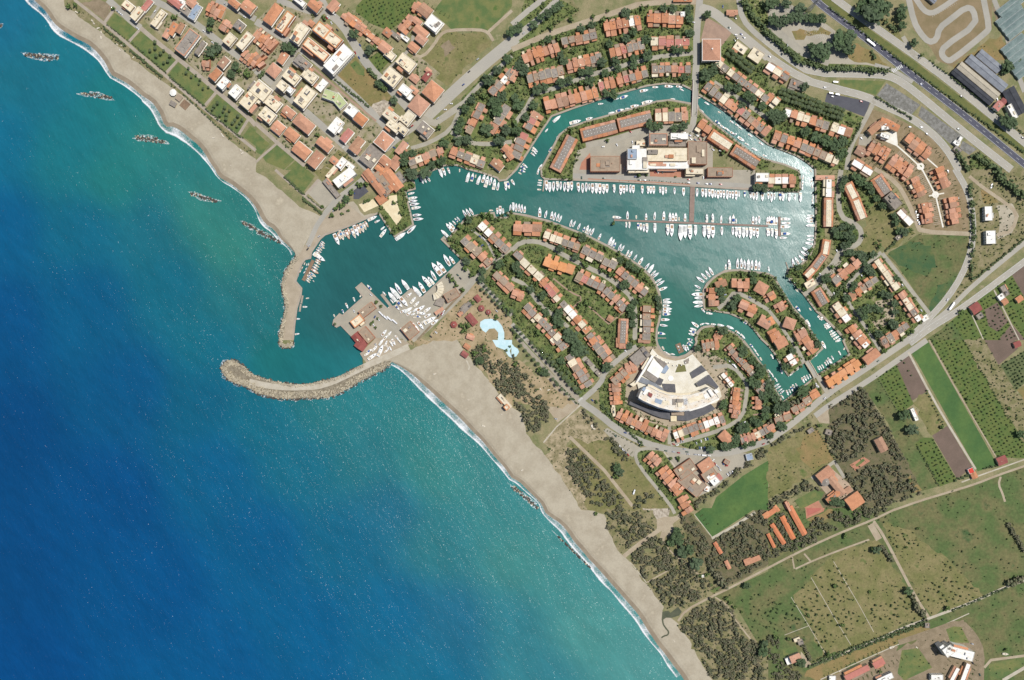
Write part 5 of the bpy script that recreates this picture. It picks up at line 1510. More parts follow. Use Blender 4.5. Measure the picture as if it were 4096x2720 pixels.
for fl, (s, n, bw) in zip(foams, beach_runs):
    so_ = s + n * 1.0; inn = near_run(so_, arr(fl[0]), arr(fl[-1]))
    fo_ = arr(fl)
    # keep the surf line at least 3.5 m off the beach and 4 m wide pieces outside it
    fr = resample(smooth(fo_), 400); out = []
    for q in fr:
        d = np.hypot(*(so_ - q).T); i = int(np.argmin(d)); out.append(so_[i] - n[i] * max(3.2, d[i] * .85))
    foam_strip(out[::6], inn, 400)

# ------------------------------------------------------------------ ground cover, roads, paths
sandz = [
 ['00', 300,-60, 600,-60, 600,60, 690,112, 780,195, 950,305, 1050,395, 1200,515, 1350,645, 1490,745, 1690,885, 1900,1055, 2130,1305, 2361,1465, 2361,2300, 1800,2200, 1000,1500, 0,200],
 ['11', -400,-300, 0,20, 130,100, 280,230, 400,340, 590,425, 640,455, 500,600, 430,745, 370,820, 200,900, -400,600],
 ['11', 640,400, 760,330, 900,290, 1000,420, 1120,400, 1000,470, 860,530, 640,610, 560,700, 470,720],
 ['12', 1200,100, 1440,90, 1640,-30, 1850,-10, 2000,210, 2140,360, 2270,530, 2361,650, 2361,1700, 1900,1300, 1200,500],
 ['22', -30,600, 100,690, 130,860, 300,1060, 450,1250, 640,1568, 400,1800, -30,1800],
 ['23', 600,-40, 850,40, 900,220, 1000,400, 1090,480, 1240,670, 1400,890, 1385,930, 1500,1020, 1620,1170, 1740,1400, 1850,1568, 2300,2400, 1600,2400, -200,-40]]
placed = []
def level(bb):
    lv = 0
    for b2, l2 in placed:
        if bb[0] < b2[2] and bb[2] > b2[0] and bb[1] < b2[3] and bb[3] > b2[1]: lv = max(lv, l2)
    placed.append((bb, lv + 1)); return GZ + .004 * (lv + 1)
def bbox(pts):
    a = arr(pts); return (a[:, 0].min(), a[:, 1].min(), a[:, 0].max(), a[:, 1].max())
GN = dict(rockbase='breakwater_core', sand='sand', lawn='lawn', soil='bare_soil', dry='dry_grass', olive='rough_grass', scrub='scrubland', yard='yard_ground', scrubg='sandy_scrub', garden='garden_ground', orch='orchard_ground', orchd='orchard_ground', meadow='meadow', meadowd='meadow', crop='green_crop_field', plough='ploughed_field', woodf='woodland_floor', plastic='mulched_field', karting='dirt_ground', rubble='rubble_ground', sandg='gravel_yard', dirt='dirt_ground', soilg='sandy_garden', median='grass_median', paved='paved_yard', paveq='quay_paving', asph='asphalt_lot', brick='brick_paving', brickr='brick_paving', paveb='stone_paving', tcourt='sports_court', plaza='plaza', white='path', pool='pool_water', pond='pond')
land_np = [arr(p) for p in land_polys]
def clip_land(bb):
    return land_polys
masks = dict(garden=[], yard=[], scrub=[], scrubg=[], olive=[], meadow=[], orch=[], orchd=[], dry=[], soilg=[], woodf=[])
roads_np = []
def jag(p, amp=1.0):
    """uneven natural edge"""
    out = []
    for a, c in zip(p, p[1:] + p[:1]):
        n = max(1, int(math.dist(a, c) / 7))
        for i in range(n):
            f = i / n; out.append((a[0] + (c[0] - a[0]) * f + random.uniform(-amp, amp) * (i > 0), a[1] + (c[1] - a[1]) * f + random.uniform(-amp, amp) * (i > 0)))
    return out
def do_patch(m, pts, clip=True):
    nm = GN.get(m, m); mt = 'pondm' if m == 'pond' else m
    soft = m in ('meadowd', 'sand', 'soil', 'dry', 'olive', 'scrub', 'scrubg', 'soilg', 'rubble', 'woodf')
    if m in masks: masks[m].append(pts)
    p2 = jag(pts, 3.6 if m in ('olive', 'dry', 'meadowd', 'scrub', 'scrubg', 'soil', 'soilg') else 1.3 if soft else .15) if len(pts) < 60 else pts
    try: sheet(nm, [p2], level(bbox(pts)), mt, [q for q in land_polys])
    except Exception as e: print('patch failed', m, e)
for s in sandz: do_patch('sand', [W(s[0], s[i], s[i + 1]) for i in range(1, len(s), 2)])
for tl, da, zn, c, q in recs:
    if c == 'G': v = list(map(float, q[1:])); do_patch(q[0], [W(tl, v[i], v[i + 1]) for i in range(0, len(v), 2)])
PN = dict(road='road', boulv='road', high='motorway', lane='lane', alley='lane', path='footpath', sand='dirt_track', concrete='concrete_path', palm='palm_avenue', white='footpath', brick='brick_path', brickr='brick_pavement', soil='dirt_track', plaza='footpath', paved='bridge_road', pondw='stream', kart='karting_track')
PM = dict(alley='lane', sand='sandg', palm='palmd', pondw='pondm', kart='road')
def ribbon(p, wd):
    p = arr(p); polys = []
    for a, c in zip(p[:-1], p[1:]):
        d = c - a; ln = math.hypot(*d)
        if ln < .05: continue
        n = np.array([-d[1], d[0]]) / ln * wd / 2; polys.append([tuple(a + n), tuple(a - n), tuple(c - n), tuple(c + n)])
    for q in p[1:-1]:
        polys.append([(q[0] + wd / 2 * math.cos(i * math.pi / 5 + .1), q[1] + wd / 2 * math.sin(i * math.pi / 5 + .1)) for i in range(10)])
    return polys
def do_road(m, wd, pts, z=None):
    if len(pts) > 3 and wd > 4.0 or (len(pts) > 3): pts = [tuple(v) for v in smooth(pts, 1)]
    roads_np.append((arr(pts), wd))
    bb = bbox(pts); bb = (bb[0] - wd, bb[1] - wd, bb[2] + wd, bb[3] + wd)
    near = []
    for lp, la in zip(land_polys, land_np):
        near.append(lp)
    try: sheet(PN.get(m, m), ribbon(pts, wd), z or level(bb), PM.get(m, m), near)
    except Exception as e: print('road failed', m, e)
highways = []
for tl, da, zn, c, q in recs:
    if c in 'PK' and len(c) == 1:
        if c == 'K': q = ['kart'] + q
        v = list(map(float, q[1:])); pts = [W(tl, v[i], v[i + 1]) for i in range(1, len(v), 2)]
        do_road(q[0], v[0] * U, pts)
        if q[0] == 'high' or (q[0] == 'boulv' and tl in ('30', '31') and v[0] > 55): highways.append((q[0], v[0] * U, pts))
# quay kerb: a pale stone edge all round the basins
for run in quay_runs + [p + [p[0]] for _, p in isles]:
    pts = [run[0]] + [q for a, q in zip(run[:-1], run[1:]) if math.dist(a, q) > .5]
    bb = bbox(pts)
    try: sheet('quay_edge', ribbon(pts, 5.2), level(bb), 'path', land_polys)
    except Exception as e: print('edge', e)
# little front paths of the new terraces
for tl, x1, y1, x2, y2 in (('31', 1432, 20, 1525, 200), ('31', 1552, 265, 1600, 500), ('30', 1215, 1380, 1390, 1530)):
    a, c = arr(W(tl, x1, y1)), arr(W(tl, x2, y2)); L0 = math.hypot(*(c - a)); u = (c - a) / L0; n = np.array([-u[1], u[0]]); k = int(L0 / 2.6)
    for i in range(k):
        q = a + u * (i + .5) * L0 / k
        for s_ in (-1, 1): do_road('path', .7, [tuple(q + n * s_ * 2.5), tuple(q + n * s_ * (13 if i % 4 < 2 else 9))])
# lane markings
def dashes(name, pts, off, dash, gap, wd, z):
    p = smooth(pts, 1); d = np.r_[0, np.cumsum(np.hypot(*np.diff(p, axis=0).T))]; nn = normals(p); p = p + nn * off; V = []; F = []
    t = 0
    while t + dash < d[-1]:
        a = np.array([np.interp(t, d, p[:, k]) for k in (0, 1)]); c = np.array([np.interp(t + dash, d, p[:, k]) for k in (0, 1)])
        u = (c - a); u /= max(math.hypot(*u), 1e-6); n = np.array([-u[1], u[0]]) * wd / 2; k = len(V)
        V += [(*(a - n), z), (*(c - n), z), (*(c + n), z), (*(a + n), z)]; F.append((k, k + 1, k + 2, k + 3)); t += dash + gap
    add(name, mk(name, V, F, ['marking']), kind='structure')
for m_, wd, pts in highways:
    z = max(l for _, l in placed) * .004 + GZ + .01
    dashes('road_marking', pts, 0, 4.5, 8.0 if m_ == 'high' else 10, .32, z)
    for s in (-1, 1): dashes('road_marking', pts, s * (wd / 2 - .7), 6, .01, .35 if m_ == 'high' else .25, z)
ROADZ = max(l for _, l in placed) * .004 + GZ + .01
def quad_mark(name, tile, x, y, ang, n, L_, w_, gap):
    V = []; F = []; cx, cy = W(tile, x, y); a = -R(ang)
    u = np.array([math.cos(a), math.sin(a)]); v = np.array([-u[1], u[0]])
    for i in range(n):
        c = np.array([cx, cy]) + v * (i - n / 2) * gap; k = len(V)
        for s1, s2 in ((-1, -1), (1, -1), (1, 1), (-1, 1)): q = c + u * s1 * L_ / 2 + v * s2 * w_ / 2; V.append((*q, ROADZ + .004))
        F.append((k, k + 1, k + 2, k + 3))
    add(name, mk(name, V, F, ['marking']), kind='structure')
for a in [('10', 195, 825, 40, 5, 2.6, .5, 1.1), ('10', 428, 490, 40, 5, 2.6, .5, 1.1), ('10', 1298, 1272, -50, 5, 2.6, .5, 1.1), ('10', 812, 1352, 40, 5, 2.6, .5, 1.1), ('22', 632, 545, 50, 7, 3, .5, 1.1), ('30', 1195, 632, 60, 7, 5, 1.2, 2.4), ('22', 742, 1500, 0, 1, .1, .1, 1)]: quad_mark('crossing_marking', *a)
for (tx, ty, ang, n) in [(420, 210, -65, 14), (350, 260, -75, 12), (450, 340, -70, 16), (540, 340, -70, 10), (130, 90, -75, 14)]:
    quad_mark('parking_marking', '30', tx, ty, ang, n, 5, .2, 2.6)
# start grid on the karting straight
for i in range(12): pass
quad_mark('grid_marking', '30', 1630, 90, 60, 14, .6, .6, 3.0)
# ------------------------------------------------------------------ occupancy mask used when planting
RES = 1.0; MX0, MY0 = -760, -510; MW, MH = 1520, 1020
occ = np.zeros((MH, MW), bool)
def paint(poly, grid=None):
    g = occ if grid is None else grid
    q = arr(poly); x0 = max(0, int(q[:, 0].min() - MX0)); x1 = min(MW, int(q[:, 0].max() - MX0) + 2); y0 = max(0, int(q[:, 1].min() - MY0)); y1 = min(MH, int(q[:, 1].max() - MY0) + 2)
    if x1 <= x0 or y1 <= y0: return
    xx, yy = np.meshgrid(np.arange(x0, x1) + MX0 + .5, np.arange(y0, y1) + MY0 + .5)
    g[y0:y1, x0:x1] |= pip(xx, yy, poly)
landm = np.zeros_like(occ)
for p in land_polys: paint(p, landm)
occ |= ~landm
for p, wd in roads_np:
    for q in ribbon(p, wd + 1.0): paint(q)
bocc = np.zeros_like(occ)
for tl, da, zn, c, q in recs:
    if c == 'G' and q[0] in ('pool', 'plaza', 'tcourt', 'white', 'pond'): paint([W(tl, float(q[i]), float(q[i + 1])) for i in range(1, len(q), 2)])
def rect(cx, cy, L, Wd, a, grow=0.0):
    c, s = math.cos(a), math.sin(a); L = L / 2 + grow; Wd = Wd / 2 + grow
    return [(cx + c * u - s * v, cy + s * u + c * v) for u, v in ((-L, -Wd), (L, -Wd), (L, Wd), (-L, Wd))]

ORD = lambda n: '%d%s' % (n, 'th' if 10 <= n % 100 <= 20 else {1: 'st', 2: 'nd', 3: 'rd'}.get(n % 10, 'th'))
PLACES = [('the seafront road of the town', 330, 90), ('the upper town streets', 650, 330), ('the town square block', 760, 180), ('the meadow boulevard', 1080, 170), ('the top lane of the villas', 1350, 100),
 ('the canal bridge road', 1600, 120), ('the ring road car park', 1860, 70), ('the motorway', 2150, 200), ('the north-east villa rows', 1800, 250), ('the new terraces', 2130, 430), ('the marina promenade', 1400, 430),
 ('the shopping centre', 1620, 340), ('the old fishing harbour', 690, 600), ('the club terrace', 900, 430), ('the boatyard', 920, 740), ('the lagoon pool', 1140, 770), ('the peninsula lanes', 1250, 650),
 ('the palm avenue', 1210, 830), ('the crescent hotel', 1560, 880), ('the long bend road', 1480, 1010), ('the depot yard', 1660, 1080), ('the islet villas', 1760, 700), ('the east bank flats', 1940, 560),
 ('the round park', 2010, 710), ('the striped farm fields', 2200, 780), ('the eucalyptus wood', 2000, 1000), ('the dune wood', 1350, 1120), ('the south beach', 1050, 950), ('the north beach', 450, 280),
 ('the camping cabins', 1820, 1210), ('the south meadows', 2000, 1350), ('the building site', 2200, 1500), ('the roadside villas', 1950, 870), ('the north canal villas', 1280, 190), ('the west basin villas', 1080, 300),
 ('the karting track', 2150, 60), ('the glasshouses', 2320, 150), ('the stream mouth', 1560, 1420), ('the dune wood end', 1700, 1450), ('the farm cottage', 1830, 1520), ('the inner villas', 1700, 870)]
PL_ = [(n, (x * 1.7348 - 2048) * K, (1360 - y * 1.7348) * K) for n, x, y in PLACES]
def place(x, y): return min(PL_, key=lambda p: (p[1] - x) ** 2 + (p[2] - y) ** 2)[0]
pend = []   # (object, description, where, x, y)
def later(o, desc, where, x, y, cat, group): o['category'] = cat; o['group'] = group; pend.append((o, desc, where, x, y))
def flush_labels():
    by = {}
    for r_ in pend: by.setdefault((r_[1], r_[2]), []).append(r_)
    for (d, wh), rs in by.items():
        rs.sort(key=lambda r_: (r_[3], -r_[4]))
        if len(rs) == 1: rs[0][0]['label'] = f'{d}, the only one {wh}'; continue
        for i, r_ in enumerate(rs): r_[0]['label'] = f'{d}, {"leftmost" if i == 0 else "rightmost" if i == len(rs) - 1 else ORD(i + 1) + " from left"} {wh}'

# ------------------------------------------------------------------ buildings
def gable(mb, x0, x1, y0, y1, z, h, m=0, along='x', ov=.45, mw=1):
    if along == 'x':
        ym = (y0 + y1) / 2; a, b, c, d = x0 - ov, x1 + ov, y0 - ov, y1 + ov; e = .12
        mb.face([(a, c, z - e), (b, c, z - e), (b, ym, z + h), (a, ym, z + h)], m); mb.face([(a, ym, z + h), (b, ym, z + h), (b, d, z - e), (a, d, z - e)], m)
        for x, s in ((x0, 1), (x1, -1)):
            t = [(x, y0, z - e), (x, y1, z - e), (x, ym, z + h - .05)]; mb.face(t[::-s] if s == 1 else t, mw)
    else:
        xm = (x0 + x1) / 2; a, b, c, d = x0 - ov, x1 + ov, y0 - ov, y1 + ov; e = .12
        mb.face([(a, d, z - e), (a, c, z - e), (xm, c, z + h), (xm, d, z + h)], m); mb.face([(xm, d, z + h), (xm, c, z + h), (b, c, z - e), (b, d, z - e)], m)
        for y, s in ((y0, 1), (y1, -1)):
            t = [(x0, y, z - e), (x1, y, z - e), (xm, y, z + h - .05)]; mb.face(t if s == 1 else t[::-1], mw)
def hip(mb, x0, x1, y0, y1, z, h, m=0, ov=.5):
    a, b, c, d = x0 - ov, x1 + ov, y0 - ov, y1 + ov; ym = (c + d) / 2; r_ = min((d - c) / 2, (b - a) / 2 - .2)
    p, q = (a + r_, ym, z + h), (b - r_, ym, z + h)
    if (b - a) < (d - c):
        xm = (a + b) / 2; r_ = (b - a) / 2; p, q = (xm, c + r_, z + h), (xm, d - r_, z + h)
        mb.face([(a, c, z), (b, c, z), p], m); mb.face([(b, d, z), (a, d, z), q], m); mb.face([(b, c, z), (b, d, z), q, p], m); mb.face([(a, d, z), (a, c, z), p, q], m); return
    mb.face([(a, c, z), (b, c, z), q, p], m); mb.face([(b, d, z), (a, d, z), p, q], m); mb.face([(a, d, z), (a, c, z), p], m); mb.face([(b, c, z), (b, d, z), q], m)
def mono(mb, x0, x1, y0, y1, z, h, m=0, side=1, ov=.25):
    """lean-to: high at one y side, low at the other"""
    a, b, c, d = x0 - .05, x1 + .05, y0, y1
    if side > 0: d += ov; za, zb = z + h, z
    else: c -= ov; za, zb = z, z + h
    mb.face([(a, c, za), (b, c, za), (b, d, zb), (a, d, zb)], m)
    mb.face([(a, c, za - .2), (a, d, zb - .2), (a, d, zb), (a, c, za)][::-1], m); mb.face([(b, c, za - .2), (b, d, zb - .2), (b, d, zb), (b, c, za)], m)
    y_, z_ = (d, zb) if side > 0 else (c, za); f = [(a, y_, z_ - .2), (b, y_, z_ - .2), (b, y_, z_), (a, y_, z_)]; mb.face(f[::-1] if side > 0 else f, m)
def parapet(mb, x0, x1, y0, y1, z, h=.6, t=.3, m=0):
    mb.box(x0, x1, y0, y0 + t, z, z + h, m); mb.box(x0, x1, y1 - t, y1, z, z + h, m)
    mb.box(x0, x0 + t, y0 + t + .002, y1 - t - .002, z, z + h, m); mb.box(x1 - t, x1, y0 + t + .002, y1 - t - .002, z, z + h, m)
def windows(mb, x0, x1, y0, y1, z0, st, m=0):
    for s in range(st):
        z = z0 + s * 3.1
        for (u0, u1, fx) in ((x0, x1, 0), (y0, y1, 1)):
            n = max(1, int((u1 - u0) / 3.4))
            for i in range(n):
                u = u0 + (i + .5) * (u1 - u0) / n
                for side in (0, 1):
                    if fx == 0:
                        y = (y0 - .03, y1 + .03)[side]; f = [(u - .6, y, z + .9), (u + .6, y, z + .9), (u + .6, y, z + 2.3), (u - .6, y, z + 2.3)]
                        mb.face(f if side == 0 else f[::-1], m)
                    else:
                        x = (x0 - .03, x1 + .03)[side]; f = [(x, u - .6, z + .9), (x, u + .6, z + .9), (x, u + .6, z + 2.3), (x, u - .6, z + 2.3)]
                        mb.face(f[::-1] if side == 0 else f, m)
RK = dict(t=('terracotta', 'wall_cream', 'tiled'), h=('terracotta', 'wall_cream', 'hipped tiled'), H=('terracotta', 'wall_white', 'hipped tiled'), c=('cream', 'wall_cream', 'cream flat-roofed'),
 w=('whiteroof', 'wall_white', 'white flat-roofed'), g=('greyroof', 'wall_cream', 'grey flat-roofed'), k=('brownroof', 'wall_orange', 'brown flat-roofed'), b=('bluegrey', 'wall_white', 'blue-grey roofed'),
 n=('palegreen', 'wall_white', 'pale green roofed'), p=('pink', 'wall_white', 'pink tiled'), r=('redroof', 'wall_cream', 'dark red roofed'), R=('brightred', 'wall_white', 'bright red roofed'), o=('cream', 'wall_orange', 'orange-edged flat-roofed'),
 W=('greyroof', 'wall_white', 'pale flat-roofed'), V=('corrugated', 'beigeshed', 'grey corrugated'), v=('beigeshed', 'beigeshed', 'beige corrugated'), D=('darkshed', 'darkshed', 'dark roofed'), T=('glasshouse', 'glasshouse', 'teal glass'))
NUMW = {1: 'one-storey', 2: 'two-storey', 3: 'three-storey', 4: 'four-storey', 5: 'five-storey'}
hno = [0]
def house(tile, cx, cy, L_, W_, kind, ang, zn):
    k = kind[0]; st = int(kind[1]) if len(kind) > 1 else 2
    H_ = st * 3.1 + .3 + (hno[0] * .037) % .5; hno[0] += 1
    X, Y = W(tile, cx, cy, GZ + H_); g_ = .95 if tile in ('00', '10') and kind[0] not in 'nV' else 1.0; L = L_ * U * g_; Wd = W_ * U * g_; a = -R(ang)
    rf, wl, dn = RK[k]
    big = L * Wd > 330; small = L * Wd < 90
    nm = {'V': 'shed', 'v': 'shed', 'D': 'shed', 'T': 'greenhouse'}.get(k, 'hut' if small and st == 1 else 'apartment_block' if st >= 4 or (st == 3 and big) else 'house')
    cat = nm.replace('_', ' ')
    root = empty(nm, (X, Y, GZ), a)
    desc = f"{'large ' if big else 'small ' if small else ''}{dn} {cat}" if nm in ('shed', 'greenhouse', 'hut') else f"{'large ' if big else 'small ' if small else ''}{NUMW[st]} {dn} {cat}"
    later(root, desc, 'in the ' + zn, X, Y, cat, f'{cat}s')
    paint(rect(X, Y, L, Wd, a, 1.2)); paint(rect(X, Y, L, Wd, a, .5), bocc)
    x0, x1, y0, y1 = -L / 2, L / 2, -Wd / 2, Wd / 2
    f = random.Random(int(cx * 7 + cy * 13))
    if nm == 'greenhouse':
        mb = MB(); mb.box(x0, x1, y0, y1, -.3, 2.6, 0, top=False); mb.build('glass_wall', ['glasshouse'], root)
        n = max(2, int(Wd / 8)); mb = MB()
        for i in range(n):
            ya = y0 + i * Wd / n; yb = ya + Wd / n; me = (ya + yb) / 2
            mb.face([(x0, ya, 2.6), (x1, ya, 2.6), (x1, me, 4.2), (x0, me, 4.2)]); mb.face([(x0, me, 4.2), (x1, me, 4.2), (x1, yb, 2.6), (x0, yb, 2.6)])
            mb.face([(x0, ya, 2.6), (x0, me, 4.2), (x0, yb, 2.6)]); mb.face([(x1, yb, 2.6), (x1, me, 4.2), (x1, ya, 2.6)])
        mb.build('glass_roof', ['glasshouse'], root)
        mb = MB()
        for i in range(n + 1): ya = y0 + i * Wd / n; mb.box(x0, x1, ya - .15, ya + .15, 2.6, 2.9)
        mb.build('gutter', ['metal'], root); return root
    if nm == 'shed':
        h = 4.5; mb = MB(); mb.box(x0, x1, y0, y1, -.3, h, 0, top=False); mb.build('wall', [wl], root)
        mb = MB(); gable(mb, x0, x1, y0, y1, h, Wd * .11, 0, 'x', .3, 0); mb.build('roof', [rf], root)
        mb = MB(); mb.box(x0, x1, -.5, .5, h + Wd * .11 - .1, h + Wd * .11 + .25); mb.build('ridge_vent', [rf], root)
        mb = MB(); mb.box(x0 - .06, x0, -2, 2, 0, 3.6); mb.build('sliding_door', ['metal'], root); return root
    # some masses have a lower wing so outlines are not all plain rectangles
    main_box = (x0, x1, y0, y1); wing = None
    if not small and k in 'tcwogp' and f.random() < .75:
        s = f.choice((-1, 1)); dw = Wd * f.uniform(.16, .26); e0 = x0 + L * f.choice((0, 0, .25, .45)); e1 = e0 + L * f.uniform(.35, .55)
        if s > 0: main_box = (x0, x1, y0, y1 - dw); wing = (e0, min(e1, x1), y1 - dw + .003, y1)
        else: main_box = (x0, x1, y0 + dw, y1); wing = (e0, min(e1, x1), y0, y0 + dw - .003)
    bx0, bx1, by0, by1 = main_box
    mb = MB(); mb.box(bx0, bx1, by0, by1, -.3, H_, 0, top=False)
    if wing:
        wh = H_ - 3.1 if st > 1 else H_ - .6
        mb.box(*wing, -.3, wh, 0, top=False)
    mb.build('wall', [wl], root)
    if tile in ('00', '10') and st > 1 and not small:
        bz = H_ - 3.2 if k in 'thpo' else H_ - 2.9; e1, e2 = f.uniform(.5, 1.6), f.uniform(.5, 1.6)
        mb = MB(); mb.box(bx0 - e1, bx1 + f.uniform(.4, 1.5), by0 - e2, by1 + f.uniform(.4, 1.5), bz - .25, bz, 0, bottom=True); mb.build('balcony', ['wall_white'], root)
    mb = MB(); windows(mb, bx0, bx1, by0, by1, 0, st); mb.build('window_row', ['window'], root, kind='stuff')
    if wing:
        mb = MB(); wr = 'terracotta' if f.random() < .6 else rf
        if wr == 'terracotta': mono(mb, *wing, wh, .9, 0, 1 if wing[3] > by1 - .1 and wing[2] > by0 else -1)
        else:
            mb.face([(wing[0], wing[2], wh), (wing[1], wing[2], wh), (wing[1], wing[3], wh), (wing[0], wing[3], wh)]); parapet(mb, *wing, wh + .002, .5, .2)
        mb.build('terrace_roof', [wr], root)
    if k in 'tprR' and (k != 'R'):
        mb = MB(); along = 'x' if (bx1 - bx0) >= (by1 - by0) else 'y'; gable(mb, bx0, bx1, by0, by1, H_, min(bx1 - bx0, by1 - by0) * .15, 0, along, .45, 1); RO = mb.build('roof', [rf if f.random() < .8 or k != 't' else 'terracotta_old', wl], root)
        if f.random() < .35 and not small:
            mb = MB(); mx = f.uniform(bx0 * .4, bx1 * .4); mb.box(mx, mx + 3, by0 * .45, by0 * .45 + 2.4, H_ + .1, H_ + 1.5); mb.build('roof_terrace', ['greyroof' if f.random() < .5 else 'cream'], root)
    elif k in 'hH':
        mb = MB(); hip(mb, bx0, bx1, by0, by1, H_, min(bx1 - bx0, by1 - by0) * .17, 0, .2 if k == 'H' else .5); RO = mb.build('roof', [rf], root)
        mb = MB(); g_ = .9 if k == 'H' else .55; parapet(mb, bx0 - g_, bx1 + g_, by0 - g_, by1 + g_, H_ - .35, .5 if k == 'H' else .3, .7 if k == 'H' else .12)
        mb.build('gutter', ['wall_white' if k == 'H' else 'terracotta'], root)
        if k == 'H': mb = MB(); mb.box(-.9, .9, -.9, .9, H_ + .6, H_ + min(bx1 - bx0, by1 - by0) * .17 + .7); mb.build('skylight', ['whiteroof'], RO)
    else:
        mb = MB(); mb.face([(bx0, by0, H_), (bx1, by0, H_), (bx1, by1, H_), (bx0, by1, H_)]); RO = mb.build('roof', [rf], root)
        mb = MB(); parapet(mb, bx0, bx1, by0, by1, H_ + .002, .55, 1.3 if k in 'oW' else .35); mb.build('parapet', ['orange' if k == 'o' else 'terracotta' if k == 'W' else rf if k == 'g' else wl], root)
        n = 1 if small else 2 if not big else 4
        for i in range(n):
            sx = f.uniform(.12, .26) * (bx1 - bx0); sy = f.uniform(.16, .32) * (by1 - by0); px = f.uniform(bx0 + 1, bx1 - sx - 1) if bx1 - bx0 > sx + 2 else bx0 + .5; py = f.uniform(by0 + 1, by1 - sy - 1) if by1 - by0 > sy + 2 else by0 + .5
            hh = H_ + f.uniform(.5, 2.6); mb = MB(); mb.box(px, px + sx, py, py + sy, H_ + .003 + i * .002, hh, 0, mt=1)
            mb.build('stair_head' if hh > H_ + 1.5 else 'roof_terrace', [wl, f.choice(['terracotta', 'greyroof', rf, 'cream', 'darkroof' if k in 'cg' else rf])], RO)
    if not small and f.random() < .7:
        mb = MB(); px, py = f.uniform(bx0 * .7, bx1 * .7), f.uniform(by0 * .7, by1 * .7); mb.box(px, px + .7, py, py + .7, H_ + .01, H_ + 2.2); mb.build('chimney', [wl], RO)
    return root

